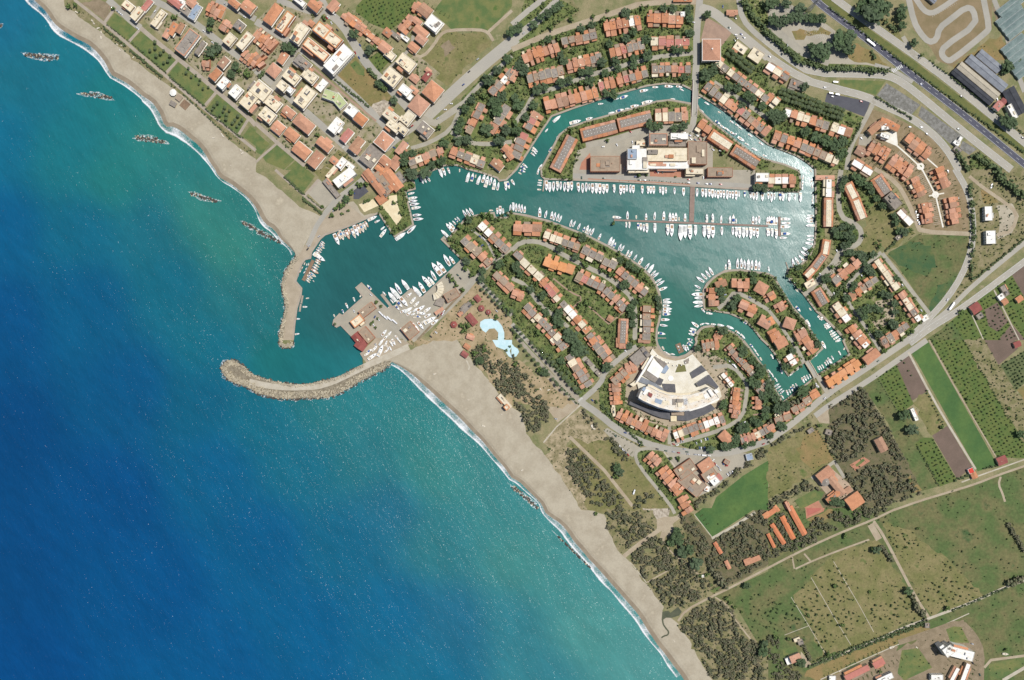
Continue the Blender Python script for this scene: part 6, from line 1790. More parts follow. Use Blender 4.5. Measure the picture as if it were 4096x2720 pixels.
def unit_style(k, f):
    if k == 'm': return f.choice(['tg', 'tg', 'tf', 'tf', 'gf', 'gf', 'gf', 'gf', 'gf', 'cf', 'pf', 'kf', 'wf'])
    return {'t': f.choice(['tg', 'tg', 'tg', 'tf']), 'g': f.choice(['gf', 'gf', 'kf', 'tg']), 'c': f.choice(['cf', 'cf', 'wf', 'tg', 'gf']), 'w': 'wf', 'k': f.choice(['kf', 'kf', 'gf', 'tg']), 'p': 'pg', 'L': 'LL', 'o': f.choice(['og', 'cf', 'og']), 'O': f.choice(['og', 'og', 'of'])}[k]
RROOF = dict(t='terracotta', g='greyroof', c='cream', p='pink', k='brownroof', w='whiteroof', o='orange')
rowno = {}
def terrace(tile, x1, y1, x2, y2, W_, n, k, zn):
    if k == 'x': return
    f = random.Random(int(x1 * 3 + y1 * 17 + x2)); H_ = 6.3 + (hno[0] * .037) % .5; hno[0] += 1
    cab = tile in ('33', '23') and k == 't'
    if cab: H_ = 3.2
    if tile == '10' and n == 9: H_ = 4.5
    a_ = arr(W(tile, x1, y1, GZ + H_)); b_ = arr(W(tile, x2, y2, GZ + H_)); L = math.hypot(*(b_ - a_)); c = (a_ + b_) / 2; Wd = W_ * U * (1.0 if k == 'L' or cab else 1.13)
    ang = math.atan2(*(b_ - a_)[::-1]); root = empty('terraced_villas' if not cab else 'cabin_row', (c[0], c[1], GZ), ang)
    kinds = dict(m='mixed roof', t='terracotta roofed', g='mostly grey roofed', c='cream roofed', w='white roofed', k='brown roofed', p='pink roofed', L='long grey flat-roofed', o='orange roofed', O='orange roofed')[k]
    lean = abs(math.degrees(ang)) % 180; lean = 'slanting' if 20 < lean < 70 or 110 < lean < 160 else 'level' if lean <= 20 or lean >= 160 else 'upright'
    cat = 'terraced houses' if not cab else 'cabin row'
    later(root, f'{"long" if L > 55 else "short"} {lean} {kinds} {"row" if k != "L" else "block"}', 'in the ' + zn, c[0], c[1], cat, 'terraces of villas' if not cab else 'cabin rows')
    paint(rect(c[0], c[1], L, Wd, ang, 1.2)); paint(rect(c[0], c[1], L, Wd, ang, .5), bocc)
    if cab:
        mb = MB(); mb.box(-L / 2, L / 2, -Wd / 2, Wd / 2, -.2, H_, 0, top=False); mb.build('wall', ['wall_cream'], root)
        mb = MB(); gable(mb, -L / 2, L / 2, -Wd / 2, Wd / 2, H_, Wd * .16, 0, 'x', .5, 0); mb.build('roof', ['vivid'], root)
        return
    if k == 'L':
        mb = MB(); mb.box(-L / 2, L / 2, -Wd / 2, Wd / 2, -.3, H_ - 1.2, 0, top=False); mb.box(-L / 2 + 3, L / 2 - .5, -Wd * .27, Wd * .27, H_ - 1.3, H_ + .3, 0, top=False); mb.build('wall', ['wall_orange'], root)
        mb = MB(); mb.face([(-L / 2 + 3, -Wd * .27, H_), (L / 2 - .5, -Wd * .27, H_), (L / 2 - .5, Wd * .27, H_), (-L / 2 + 3, Wd * .27, H_)]); mb.build('flat_roof', ['greyroof' if f.random() < .6 else 'cream'], root)
        for s in (-1, 1):
            nn = max(3, int(L / 7))
            for i in range(nn):
                u0 = -L / 2 + i * L / nn; u1 = u0 + L / nn - .25; cut = f.uniform(0, Wd * .06)
                mb = MB()
                if s > 0: mono(mb, u0, u1, Wd * .27, Wd / 2 - cut, H_ - 1.5, 1.4, 0, 1)
                else: mono(mb, u0, u1, -Wd / 2 + cut, -Wd * .27, H_ - 1.5, 1.4, 0, -1)
                mb.build('tiled_eave', ['terracotta'], root)
        mb = MB(); mb.face([(-L / 2, -Wd * .27, H_ - .8), (-L / 2 + 3, -Wd * .27, H_ - .2), (-L / 2 + 3, Wd * .27, H_ - .2), (-L / 2, Wd * .27, H_ - .8)]); mb.build('end_roof', ['terracotta'], root)
        nv = int(L / 5)
        for i in range(nv):
            for s in (-.12, .12):
                mb = MB(); u = -L / 2 + 5 + i * (L - 8) / max(nv, 1); mb.box(u, u + .8, s * Wd, s * Wd + .8, H_ + .003, H_ + .6); mb.build('roof_vent', ['whiteroof'], root)
        mb = MB(); windows(mb, -L / 2, L / 2, -Wd / 2, Wd / 2, 0, 1); mb.build('window_row', ['window'], root, kind='stuff')
        return
    ul = L / n; prev = None
    stepy = 0
    for i in range(n):
        stt = unit_style(k, f)
        if prev and f.random() < .3 and k == 'm': stt = prev
        prev = stt
        u0 = -L / 2 + i * ul; u1 = u0 + ul - .02; g = f.uniform(.0, .14) * ul if f.random() < .5 else 0; u0 += g
        stepy = max(-.1, min(.1, stepy + f.choice((-.07, 0, 0, .07)))) * (1 if k in 'mtogkO' else .3)
        dep = Wd * f.uniform(.5, .62); yc = stepy * Wd; ya, yb = yc - dep / 2, yc + dep / 2; h = H_ + f.choice((-.8, -.3, 0, .3, .7)); rm = RROOF[stt[0]]
        wl = 'wall_orange' if stt[0] in 'tok' and f.random() < .6 else 'wall_cream'
        mb = MB(); mb.box(u0, u1, ya, yb, -.3, h, 0, top=False)
        lows = []
        fy = yb; by_ = ya
        if f.random() < .9:
            d = Wd / 2 - yb + f.uniform(-.02, .05) * Wd; c0 = u0 + (ul * f.uniform(0, .35)); c1 = u1 if f.random() < .5 else max(c0 + 2.5, u1 - ul * .2)
            if d > 1: lows.append((c0, min(c1, u1), yb + .003, yb + d, 1))
        if f.random() < .9:
            d = ya + Wd / 2 + f.uniform(-.02, .05) * Wd; c1 = u1 - (ul * f.uniform(0, .35)); c0 = u0 if f.random() < .5 else u0 + ul * .2
            if d > 1: lows.append((c0, max(c1, c0 + 2.2), ya - d, ya - .003, -1))
        lowh = []
        for lo in lows:
            hh = h - f.choice((1.4, 2.2, 3.0)); lowh.append(hh); mb.box(*lo[:4], -.3, hh, 0, top=False)
        mb.build('wall', [wl], root)
        mb = MB(); windows(mb, u0, u1, ya, yb, 0, 2)
        if stt[1] == 'g':
            m2 = MB()
            if f.random() < .5: gable(m2, u0, u1, ya, yb, h, dep * .13, 0, 'x', .15, 1)
            else: mono(m2, u0, u1, ya, yb, h - .1, dep * .17, 0, f.choice((1, -1)), .3)
            RO = m2.build('roof', [rm if f.random() < .85 else 'terracotta_old', wl], root)
        else:
            m2 = MB(); m2.face([(u0, ya, h), (u1, ya, h), (u1, yb, h), (u0, yb, h)]); RO = m2.build('roof', [rm], root)
            m2 = MB(); parapet(m2, u0, u1, ya, yb, h + .002, .45, .28); m2.build('parapet', ['terracotta' if f.random() < .5 else wl], root)
            if f.random() < .5:
                m2 = MB(); px = f.uniform(u0 + .5, u1 - 2.6); py = f.uniform(ya + .5, yb - 2.6); m2.box(px, px + 2, py, py + 2, h + .003, h + f.uniform(.5, 1.6), 0, mt=1); m2.build('stair_head', [wl, f.choice(['terracotta', 'greyroof', 'cream'])], RO)
        for lo, hh in zip(lows, lowh):
            m2 = MB()
            if f.random() < .75: mono(m2, *lo[:4], hh, .9, 0, lo[4]); mt = 'orange' if k in 'oO' else 'terracotta'
            else: m2.face([(lo[0], lo[2], hh), (lo[1], lo[2], hh), (lo[1], lo[3], hh), (lo[0], lo[3], hh)]); parapet(m2, *lo[:4], hh + .002, .5, .2); mt = f.choice(['cream', 'terracotta', 'brownroof', 'terracotta'])
            m2.build('terrace_roof', [mt], root)
        if f.random() < .6:
            m2 = MB(); px, py = f.uniform(u0 + .5, u1 - 1.2), f.uniform(ya + .5, yb - 1.2); m2.box(px, px + .6, py, py + .6, h + .01, h + 1.9); m2.build('chimney', ['wall_white'], RO)

pavil = 0
for tl, da, zn, c, q in recs:
    if c == 'H':
        if q[4] == 'x': continue
        v = list(map(float, q[:4])); house(tl, *v, q[4], float(q[5]) if len(q) > 5 else da, zn)
    elif c == 'R':
        v = list(map(float, q[:5])); terrace(tl, *v, int(q[5]), q[6], zn)
    elif c == 'X' or c == 'Y':
        x, y = float(q[0]), float(q[1])
        if c == 'Y': continue
        r_ = float(q[2]) * U; X, Y = W(tl, x, y, 5); root = empty('pavilion', (X, Y, GZ)); grey = tl == '32'
        later(root, ('grey conical round' if grey else 'dark red hexagonal') + ' roofed pavilion', 'near ' + place(X, Y), X, Y, 'pavilion', 'round pavilions')
        paint(rect(X, Y, r_ * 2, r_ * 2, 0)); n = 12 if grey else 6
        pts = [(r_ * math.cos(i * 2 * math.pi / n), r_ * math.sin(i * 2 * math.pi / n)) for i in range(n)]; h = 6.5 if grey else 3
        mb = MB()
        for i in range(n): mb.face([(*pts[i], h), (*pts[(i + 1) % n], h), (0, 0, h + r_ * .4)])
        mb.build('roof', ['greyroof' if grey else 'redroof'], root)
        mb = MB(); mb.prism([(p[0] * .82, p[1] * .82) for p in pts], -.1, h + .05); mb.build('wall', ['wall_cream'], root)
        mb = MB(); mb.prism([(.5 * math.cos(i), .5 * math.sin(i)) for i in range(6)], h + r_ * .38, h + r_ * .4 + .6); mb.build('finial', ['whiteroof'], root)
# the white beach umbrella kiosk
X, Y = W('00', 1597, 855, 4); root = empty('beach_canopy', (X, Y, GZ)); tag(root, 'round white canopy with eight sides standing on the north beach', 'canopy')
mb = MB(); n = 8; r_ = 5.2; pts = [(r_ * math.cos(i * math.pi / 4 + .3), r_ * math.sin(i * math.pi / 4 + .3)) for i in range(n)]
for i in range(n): mb.face([(*pts[i], 3.2), (*pts[(i + 1) % n], 3.2), (0, 0, 4.6)])
mb.build('canopy_cloth', ['whiteroof'], root); mb = MB(); mb.box(-.15, .15, -.15, .15, 0, 4.5); mb.build('mast', ['metal'], root)
for (x, y, L_, W_, a, m_, lb) in [(1655, 905, 50, 50, 40, 'brownroof', 'brown square kiosk beside the white beach canopy'), (1600, 960, 60, 40, 30, 'greyroof', 'grey low kiosk below the white beach canopy'), (1705, 965, 70, 70, 40, 'wood', 'timber beach platform to the lower right of the white canopy')]:
    X, Y = W('00', x, y, 2); root = empty('kiosk', (X, Y, GZ), -R(a)); tag(root, lb, 'kiosk'); L, Wd = L_ * U / 2, W_ * U / 2
    low = m_ == 'wood'; mb = MB(); mb.box(-L, L, -Wd, Wd, -.2, .4 if low else 2.5, 0); mb.build('wall', ['wood' if low else 'wall_cream'], root)
    mb = MB(); mb.box(-L - .3, L + .3, -Wd - .3, Wd + .3, .402 if low else 2.502, .5 if low else 2.7); mb.build('roof' if not low else 'deck', [m_], root)

# ------------------------------------------------------------------ the crescent hotel and its podium
hx, hy = W('ht', 1250, 900, 12); hotel = empty('hotel', (hx, hy, GZ))
tag(hotel, 'white crescent-shaped hotel under completion on a terraced podium facing the round basin', 'hotel')
paint([W('ht', *p) for p in [(780, 160), (1520, 260), (2040, 860), (2040, 1200), (1450, 1520), (900, 1460), (340, 1190), (300, 820), (520, 500)]])
def hp(pts, h): return [(lambda q: (q[0] - hx, q[1] - hy))(W('ht', pts[i], pts[i + 1], h + GZ)) for i in range(0, len(pts), 2)]
def hslab(name, pts, z0, z1, mw, mt, extra=None):
    mb = MB(); mb.prism(hp(pts, z1), z0, z1, 0, 1)
    return mb.build(name, [mw, mt], hotel)
hslab('podium', [780, 160, 880, 270, 1000, 340, 1200, 385, 1380, 345, 1520, 260, 1690, 450, 1820, 620, 2010, 860, 2060, 1040, 1960, 1160, 1400, 1280, 900, 1230, 560, 1060, 500, 800, 360, 820, 470, 740, 610, 500], -.3, 3, 'wall_cream', 'hotelfloor')
hslab('flat_roof', [700, 330, 830, 300, 1065, 440, 980, 520, 830, 320], 2.9, 5.5, 'wall_white', 'greyroof')
hslab('white_roof', [800, 340, 985, 520, 890, 705, 680, 560], 2.8, 6.2, 'wall_white', 'whiteroof')
hslab('flat_roof', [680, 562, 888, 708, 830, 790, 610, 650], 2.9, 5.6, 'wall_white', 'greyroof')
hslab('flat_roof', [1045, 448, 1090, 520, 1020, 620, 940, 600, 990, 520], 2.9, 5.0, 'wall_white', 'bluegrey')
hslab('flat_roof', [900, 685, 990, 730, 940, 840, 822, 800], 2.9, 4.7, 'wall_white', 'darkroof')
hslab('flat_roof', [510, 760, 590, 680, 830, 795, 965, 880, 1000, 940, 800, 870], 2.9, 5.2, 'wall_white', 'corrugated')
hslab('flat_roof', [960, 802, 1200, 812, 1215, 970, 1020, 960, 985, 900], 2.9, 4.4, 'wall_white', 'darkroof')
hslab('mud_court', [1262, 440, 1382, 462, 1410, 580, 1200, 600], 2.9, 3.15, 'paved', 'olive')
hslab('flat_roof', [1690, 462, 1780, 562, 1525, 712, 1480, 600], 2.9, 5.0, 'wall_white', 'darkroof')
hslab('flat_roof', [1365, 380, 1460, 330, 1450, 430, 1390, 450], 2.9, 4.2, 'wall_white', 'greyroof')
hslab('wing_roof', [1830, 640, 2005, 860, 1970, 905, 1800, 800, 1640, 862, 1590, 800], 2.8, 8, 'wall_white', 'darkroof')
hslab('white_spine', [770, 280, 812, 298, 520, 770, 470, 790], 2.8, 10, 'wall_white', 'whiteroof')
hslab('white_spine', [700, 320, 745, 330, 600, 560, 575, 520], 2.7, 8, 'wall_white', 'cream')
hslab('entrance_block', [360, 820, 470, 745, 525, 790, 430, 865], -.2, 7, 'wall_cream', 'cream')
hslab('ring_roof', [370, 1130, 450, 1150, 700, 1255, 950, 1308, 1118, 1318, 1118, 1470, 950, 1440, 800, 1385, 600, 1290, 350, 1185], -.2, 5, 'wall_cream', 'darkroof')
hslab('ring_roof', [1370, 1318, 1420, 1308, 1700, 1245, 1860, 1180, 1945, 1270, 1750, 1380, 1440, 1492, 1240, 1480, 1240, 1395, 1370, 1392], -.2, 5, 'wall_cream', 'darkroof')
hslab('porch_block', [1130, 1315, 1362, 1322, 1362, 1390, 1135, 1390], -.1, 8, 'wall_white', 'brownroof')
hslab('porch_block', [1122, 1400, 1230, 1400, 1230, 1500, 1122, 1500], -.1, 4, 'wall_white', 'plaza')
TO = [530, 1060, 610, 1110, 700, 1152, 900, 1232, 1100, 1282, 1300, 1296, 1480, 1275, 1700, 1210, 1850, 1140, 2000, 1062]
TI = [1935, 950, 1840, 880, 1700, 960, 1500, 1018, 1280, 1038, 1050, 1008, 900, 955, 760, 880, 690, 858, 575, 950]
hslab('tower', TO + TI, -.2, 25, 'wall_white', 'hotelroof')
tp = hp(TO + TI, 25); mb = MB()
for a, c in zip(tp, tp[1:] + tp[:1]):
    d = arr(c) - arr(a); ln = math.hypot(*d)
    if ln < .1: continue
    n = np.array([-d[1], d[0]]) / ln * .7; a2, c2 = arr(a), arr(c); mb.prism([tuple(a2 + n * 0), tuple(a2 - n), tuple(c2 - n), tuple(c2)], 25.002, 26.1)
mb.build('roof_parapet', ['wall_white'], hotel)
# balcony slabs on both long fronts
def offs(pts, d):
    p = arr([(pts[i], pts[i + 1]) for i in range(0, len(pts), 2)]); n = normals(p) * d; return p + n
oo = offs(TO, 1); 
for k_, z in enumerate((4, 7, 10, 13, 16, 19, 22)):
    ext = 22 + (22 - z) * 1.0
    oa = offs(TO, ext); pts = []
    for p_ in oa: pts += [p_[0], p_[1]]
    for p_ in offs(TO, -4)[::-1]: pts += [p_[0], p_[1]]
    hslab('balcony', pts, z - .25, z, 'wall_white', 'whiteroof')
    ti = TI[4:-2]; oa = offs(ti, 14 + (22 - z) * 2.2); pts = []
    for p_ in oa: pts += [p_[0], p_[1]]
    for p_ in offs(ti, -4)[::-1]: pts += [p_[0], p_[1]]
    hslab('balcony', pts, z - .25, z, 'wall_white', 'cream')
f = random.Random(5)
for (x0, y0, x1, y1, x2, y2, x3, y3, h, m_) in [(580, 920, 625, 865, 670, 885, 630, 945, 2.4, 'bluegrey'), (845, 1070, 970, 1115, 940, 1190, 820, 1145, .5, 'bluegrey'), (720, 960, 790, 1000, 760, 1065, 700, 1020, 2, 'redroof'), (975, 1110, 1095, 1130, 1080, 1205, 955, 1190, .3, 'cream'), (660, 905, 740, 925, 640, 1010, 600, 990, 2, 'whiteroof'), (1230, 1085, 1350, 1085, 1350, 1150, 1230, 1150, 2.5, 'greyroof'), (1250, 1155, 1330, 1155, 1330, 1235, 1250, 1235, 1.2, 'cream'), (1150, 1085, 1225, 1090, 1225, 1200, 1150, 1200, .6, 'greyroof'), (1360, 1085, 1430, 1080, 1430, 1190, 1360, 1195, .6, 'metal'), (1440, 1080, 1730, 1000, 1770, 1070, 1450, 1170, .25, 'cream'), (1720, 1010, 1800, 975, 1840, 1050, 1760, 1090, .7, 'whiteroof'), (1800, 930, 1850, 900, 1930, 1010, 1880, 1050, 3, 'whiteroof'), (1910, 930, 1960, 900, 2010, 960, 1960, 990, 3, 'whiteroof')]:
    hslab('plant_room', [x0, y0, x1, y1, x2, y2, x3, y3], 25.003, 25 + h, 'wall_white', m_)
for i in range(70):
    t_ = f.random(); a = resample([(TO[j], TO[j + 1]) for j in range(0, len(TO), 2)], 50)[int(t_ * 49)]; ti_ = [(TI[j], TI[j + 1]) for j in range(0, len(TI), 2)][::-1]; c = resample(ti_, 50)[int(t_ * 49)]
    q_ = a + (c - a) * f.uniform(.15, .85); s = f.uniform(5, 12); hslab('roof_unit', [q_[0], q_[1], q_[0] + s, q_[1] + 2, q_[0] + s - 2, q_[1] + s, q_[0] - 2, q_[1] + s * .8], 25.004, 25 + f.uniform(.4, 1.6), 'metal', f.choice(['whiteroof', 'whiteroof', 'metal', 'greyroof', 'brownroof']))
for i in range(9):
    x = 860 + i * 75; y = [215, 285, 330, 352, 400, 405, 395, 350, 300][i]; hslab('lantern_post', [x, y + 60, x + 18, y + 60, x + 18, y + 78, x, y + 78], 3.0, 5.2, 'wall_white', 'whiteroof')
# circular fountain ring in the podium plaza
mb = MB(); cx_, cy_ = hp([1118, 705], 3)[0]
ring = [(cx_ + 4 * math.cos(i * math.pi / 10), cy_ + 4 * math.sin(i * math.pi / 10)) for i in range(20)]; mb.prism(ring, 3.001, 3.5, 0, 1); mb.build('round_basin', ['wall_white', 'whiteroof'], hotel)
# restaurant with the fan roof at the boatyard
X, Y = W('11', 1665, 1150, 5); rest = empty('restaurant', (X, Y, GZ)); tag(rest, 'restaurant with cream fan-shaped roof beside the boatyard quay', 'restaurant')
for i in range(7):
    a0 = R(-178 + i * 17); a1 = R(-178 + (i + 1) * 17 - 1.2); mb = MB(); ccx, ccy = -6.5, 9.0
    mb2 = [(ccx + r__ * math.cos(a), ccy + r__ * math.sin(a)) for r__, a in ((8, a0 + 1.7), (17, a0 + 1.7), (17, a1 + 1.7), (8, a1 + 1.7))]
    mb.prism(mb2, 0, 4.2 + .12 * (i % 2)); mb.build('fan_roof_panel', ['cream'], rest)
paint(rect(X, Y, 24, 24, 0))
mb = MB(); mb.prism([W2 for W2 in [(-4, -14), (9, -18), (12, -6), (2, -3)]], 0, 3, 0, 1); mb.build('terrace', ['wall_cream', 'greyroof'], rest)
# lattice pylon by the motorway
X, Y = W('30', 375, 96, 0); py = empty('lattice_pylon', (X, Y, GZ)); tag(py, 'grey lattice pylon standing by the left verge of the motorway', 'pylon')
mb = MB()
def bar(mb, a, c, r_, m=0):
    a, c = Vector(a), Vector(c); d = (c - a).normalized(); u = d.orthogonal().normalized() * r_; v = d.cross(u)
    P4 = [(p + u * s1 + v * s2) for p in (a, c) for s1, s2 in ((-1, -1), (1, -1), (1, 1), (-1, 1))]; n = len(mb.V); mb.V += [tuple(p) for p in P4]
    for q_ in ((0, 1, 5, 4), (1, 2, 6, 5), (2, 3, 7, 6), (3, 0, 4, 7)): mb.F.append(tuple(n + i for i in q_)); mb.M.append(m)
PH = 34
for sx, sy in ((1, 1), (1, -1), (-1, -1), (-1, 1)): bar(mb, (sx * 2.4, sy * 2.4, 0), (sx * .5, sy * .5, PH), .14)
for i in range(10):
    z0, z1 = i * PH / 10, (i + 1) * PH / 10; r0, r1 = 2.4 - 1.9 * z0 / PH, 2.4 - 1.9 * z1 / PH; cs = [(1, 1), (1, -1), (-1, -1), (-1, 1)]
    for (a, b_), (c_, d_) in zip(cs, cs[1:] + cs[:1]): bar(mb, (a * r0, b_ * r0, z0), (c_ * r1, d_ * r1, z1), .09); bar(mb, (c_ * r0, d_ * r0, z0), (a * r1, b_ * r1, z1), .09)
mb.build('lattice_mast', ['metal'], py)
for z in (24, 28, 32):
    mb = MB(); bar(mb, (-6, 0, z), (6, 0, z), .2); bar(mb, (-6, 0, z), (0, 0, z + 1.6), .1); bar(mb, (6, 0, z), (0, 0, z + 1.6), .1); mb.build('cross_arm', ['metal'], py)

# ------------------------------------------------------------------ bridges, piers, raft
def bridge(name, label, tile, x1, y1, x2, y2, wd, rail):
    a = arr(W(tile, x1, y1)); c = arr(W(tile, x2, y2)); m_ = (a + c) / 2; L = math.hypot(*(c - a)); ang = math.atan2(*(c - a)[::-1]); root = empty(name, (m_[0], m_[1], 0), ang); tag(root, label, 'bridge')
    n = 12; mb = MB(); wd *= U
    zf = lambda u: GZ + .12 + 1.6 * (1 - (2 * u / L) ** 2)
    xs = [(-L / 2 + L * i / n) for i in range(n + 1)]
    for u0, u1 in zip(xs[:-1], xs[1:]):
        z0, z1 = zf(u0), zf(u1); h = wd / 2
        mb.face([(u0, -h, z0), (u1, -h, z1), (u1, h, z1), (u0, h, z0)]); mb.face([(u0, h, z0 - .8), (u1, h, z1 - .8), (u1, -h, z1 - .8), (u0, -h, z0 - .8)])
        mb.face([(u0, -h, z0 - .8), (u1, -h, z1 - .8), (u1, -h, z1), (u0, -h, z0)]); mb.face([(u1, h, z1 - .8), (u0, h, z0 - .8), (u0, h, z0), (u1, h, z1)])
    mb.build('deck', ['road'], root)
    for s in (-1, 1):
        mb = MB()
        for u0, u1 in zip(xs[:-1], xs[1:]):
            z = (zf(u0) + zf(u1)) / 2; y = s * (wd / 2 - .3); mb.box(u0, u1 - .02, y - .28, y + .28, z - .2, z + 1.0)
        mb.build('parapet', [rail], root)
        mb = MB(); y = s * (wd / 2 + .35)
        for u0, u1 in zip(xs[:-1], xs[1:]): z = (zf(u0) + zf(u1)) / 2; mb.box(u0, u1 - .02, min(y, y - s * .3), max(y, y - s * .3), z - .5, z + .5)
        mb.build('side_beam', ['redroof' if rail == 'wall_white' else 'wall_cream'], root)
    for u in (-L / 6, L / 6): mb = MB(); mb.box(u - .5, u + .5, -wd / 2 + .4, wd / 2 - .4, -3, zf(u) - .7); mb.build('pier', ['quay_wall'], root)
bridge('road_bridge', 'road bridge with white parapets and red side beams over the north canal', '20', 1690, 738, 1678, 1075, 50, 'wall_white')
bridge('road_bridge', 'plain pale road bridge over the south-east canal near the main road', '32', 352, 195, 438, 340, 46, 'wall_cream')
for i, (nm, tl, wd, v) in enumerate(piers):
    a = arr(W(tl, v[0], v[1])); c = arr(W(tl, v[2], v[3])); m_ = (a + c) / 2; L = math.hypot(*(c - a)); ang = math.atan2(*(c - a)[::-1]); root = empty('pier', (m_[0], m_[1], 0), ang)
    desc = {'long pontoon': 'long narrow brown pontoon lying level across the main basin', 'pontoon end cross': 'short cross pier closing the right end of the long pontoon', 'pontoon stem': 'wide walkway joining the promenade to the long pontoon', 'small jetty': 'small white jetty at the left end of the promenade quay', 'old fishing dock': 'slanting wooden dock among the fishing boats of the old harbour', 'floating dock': 'narrow grey floating dock along the inner side of the groyne', 'boatyard finger pier': 'slanting finger pier beside the boatyard slip', 'east jetty': 'thin jetty at the lower left corner of the east bank', 'west basin jetty': 'thin jetty near the round basin on its left bank'}[nm]
    if nm == 'floating dock': desc += ', upper of the two' if v[1] < 1200 else ', lower of the two'
    tag(root, desc, 'pier'); wd *= U; dz = .9 if 'stem' in nm else .8
    if nm == 'pontoon end cross': dz = .82
    mt = 'pierwood' if i < 3 else 'wood' if i == 4 else 'path'; nb = max(2, int(L / 12))
    for j in range(nb):
        mb = MB(); u0 = -L / 2 + j * L / nb; mb.box(u0, u0 + L / nb - .12, -wd / 2, wd / 2, .1, dz, 0, bottom=True); mb.build('deck', [mt], root)
    mb = MB()
    for j in range(nb + 1):
        u = -L / 2 + j * L / nb
        for s in (-1, 1): y = s * (wd / 2 + .12); mb.box(u - .15, u + .15, y - .15, y + .15, -2, 1.5)
    mb.build('mooring_post', ['metal'], root)
X, Y = W('22', 1545, 75); root = empty('work_raft', (X, Y, 0), R(-66)); tag(root, 'brown work raft with crates floating in the round basin', 'raft')
mb = MB(); mb.box(-7, 7, -4, 4, -.3, .6); mb.build('hull', ['wood'], root)
for i in range(5): mb = MB(); x = -6 + i * 2.4; mb.box(x, x + 1.8, -3 + (i % 3), -.8 + (i % 3), .601, 1.2 + .4 * (i % 2)); mb.build('crate', [['greyroof', 'whiteroof', 'brownroof', 'bluegrey', 'wood'][i]], root)
# lagoon pool deck kerb
poolp = [W('11', *p) for p in [(2070, 1400), (2110, 1375), (2170, 1372), (2230, 1390), (2270, 1440), (2290, 1500), (2290, 1568)]]
ex = 0
# ------------------------------------------------------------------ boats (unit length 1 along +X, bow at +.5; scaled per boat)
def hull_pts(wf, n=9, blunt=.0, tap=.8):
    pts = []
    for i in range(n):
        u = -.5 + i / (n - 1); t = max(0, (u + .05) / .55)
        w_ = wf * (tap + (1 - tap) * min(1, (u + .5) / .3)) * (1 - t ** 2.2 * (1 - blunt)); pts.append((u, w_))
    return [(u, -w_) for u, w_ in pts] + [(u, w_) for u, w_ in pts[::-1]]
def hull_mesh(name, mats, wf, fb, blunt=0, tap=.85):
    mb = MB(); p = hull_pts(wf, 9, blunt, tap); lo = [(x * .94 - .01, y * .72) for x, y in p]; n = len(p)
    k = len(mb.V); mb.V += [(x, y, -.03) for x, y in lo] + [(x, y, fb + max(0, x) * .05) for x, y in p]
    for i in range(n): j = (i + 1) % n; mb.F.append((k + i, k + j, k + n + j, k + n + i)); mb.M.append(0)
    inn = [(x * .93, y * .84) for x, y in p]; k2 = len(mb.V); mb.V += [(x, y, fb - .004 + max(0, x) * .05) for x, y in inn]
    for i in range(n): j = (i + 1) % n; mb.F.append((k + n + i, k + n + j, k2 + j, k2 + i)); mb.M.append(0)
    for i in range(n // 2 - 1): mb.F.append((k2 + i, k2 + i + 1, k2 + n - 2 - i, k2 + n - 1 - i)); mb.M.append(1)
    return mk(name, mb.V, mb.F, mats, mb.M)
def loft(name, secs, m):   # secs: (x0,x1,halfwidth0,halfwidth1,z0,z1)
    mb = MB()
    for x0, x1, w0, w1, z0, z1, mi in secs:
        mb.prism([(x0, -w0), (x1, -w1), (x1, w1), (x0, w0)], z0, z1, mi)
    return mk(name, mb.V, mb.F, m, mb.M)
BT = {}
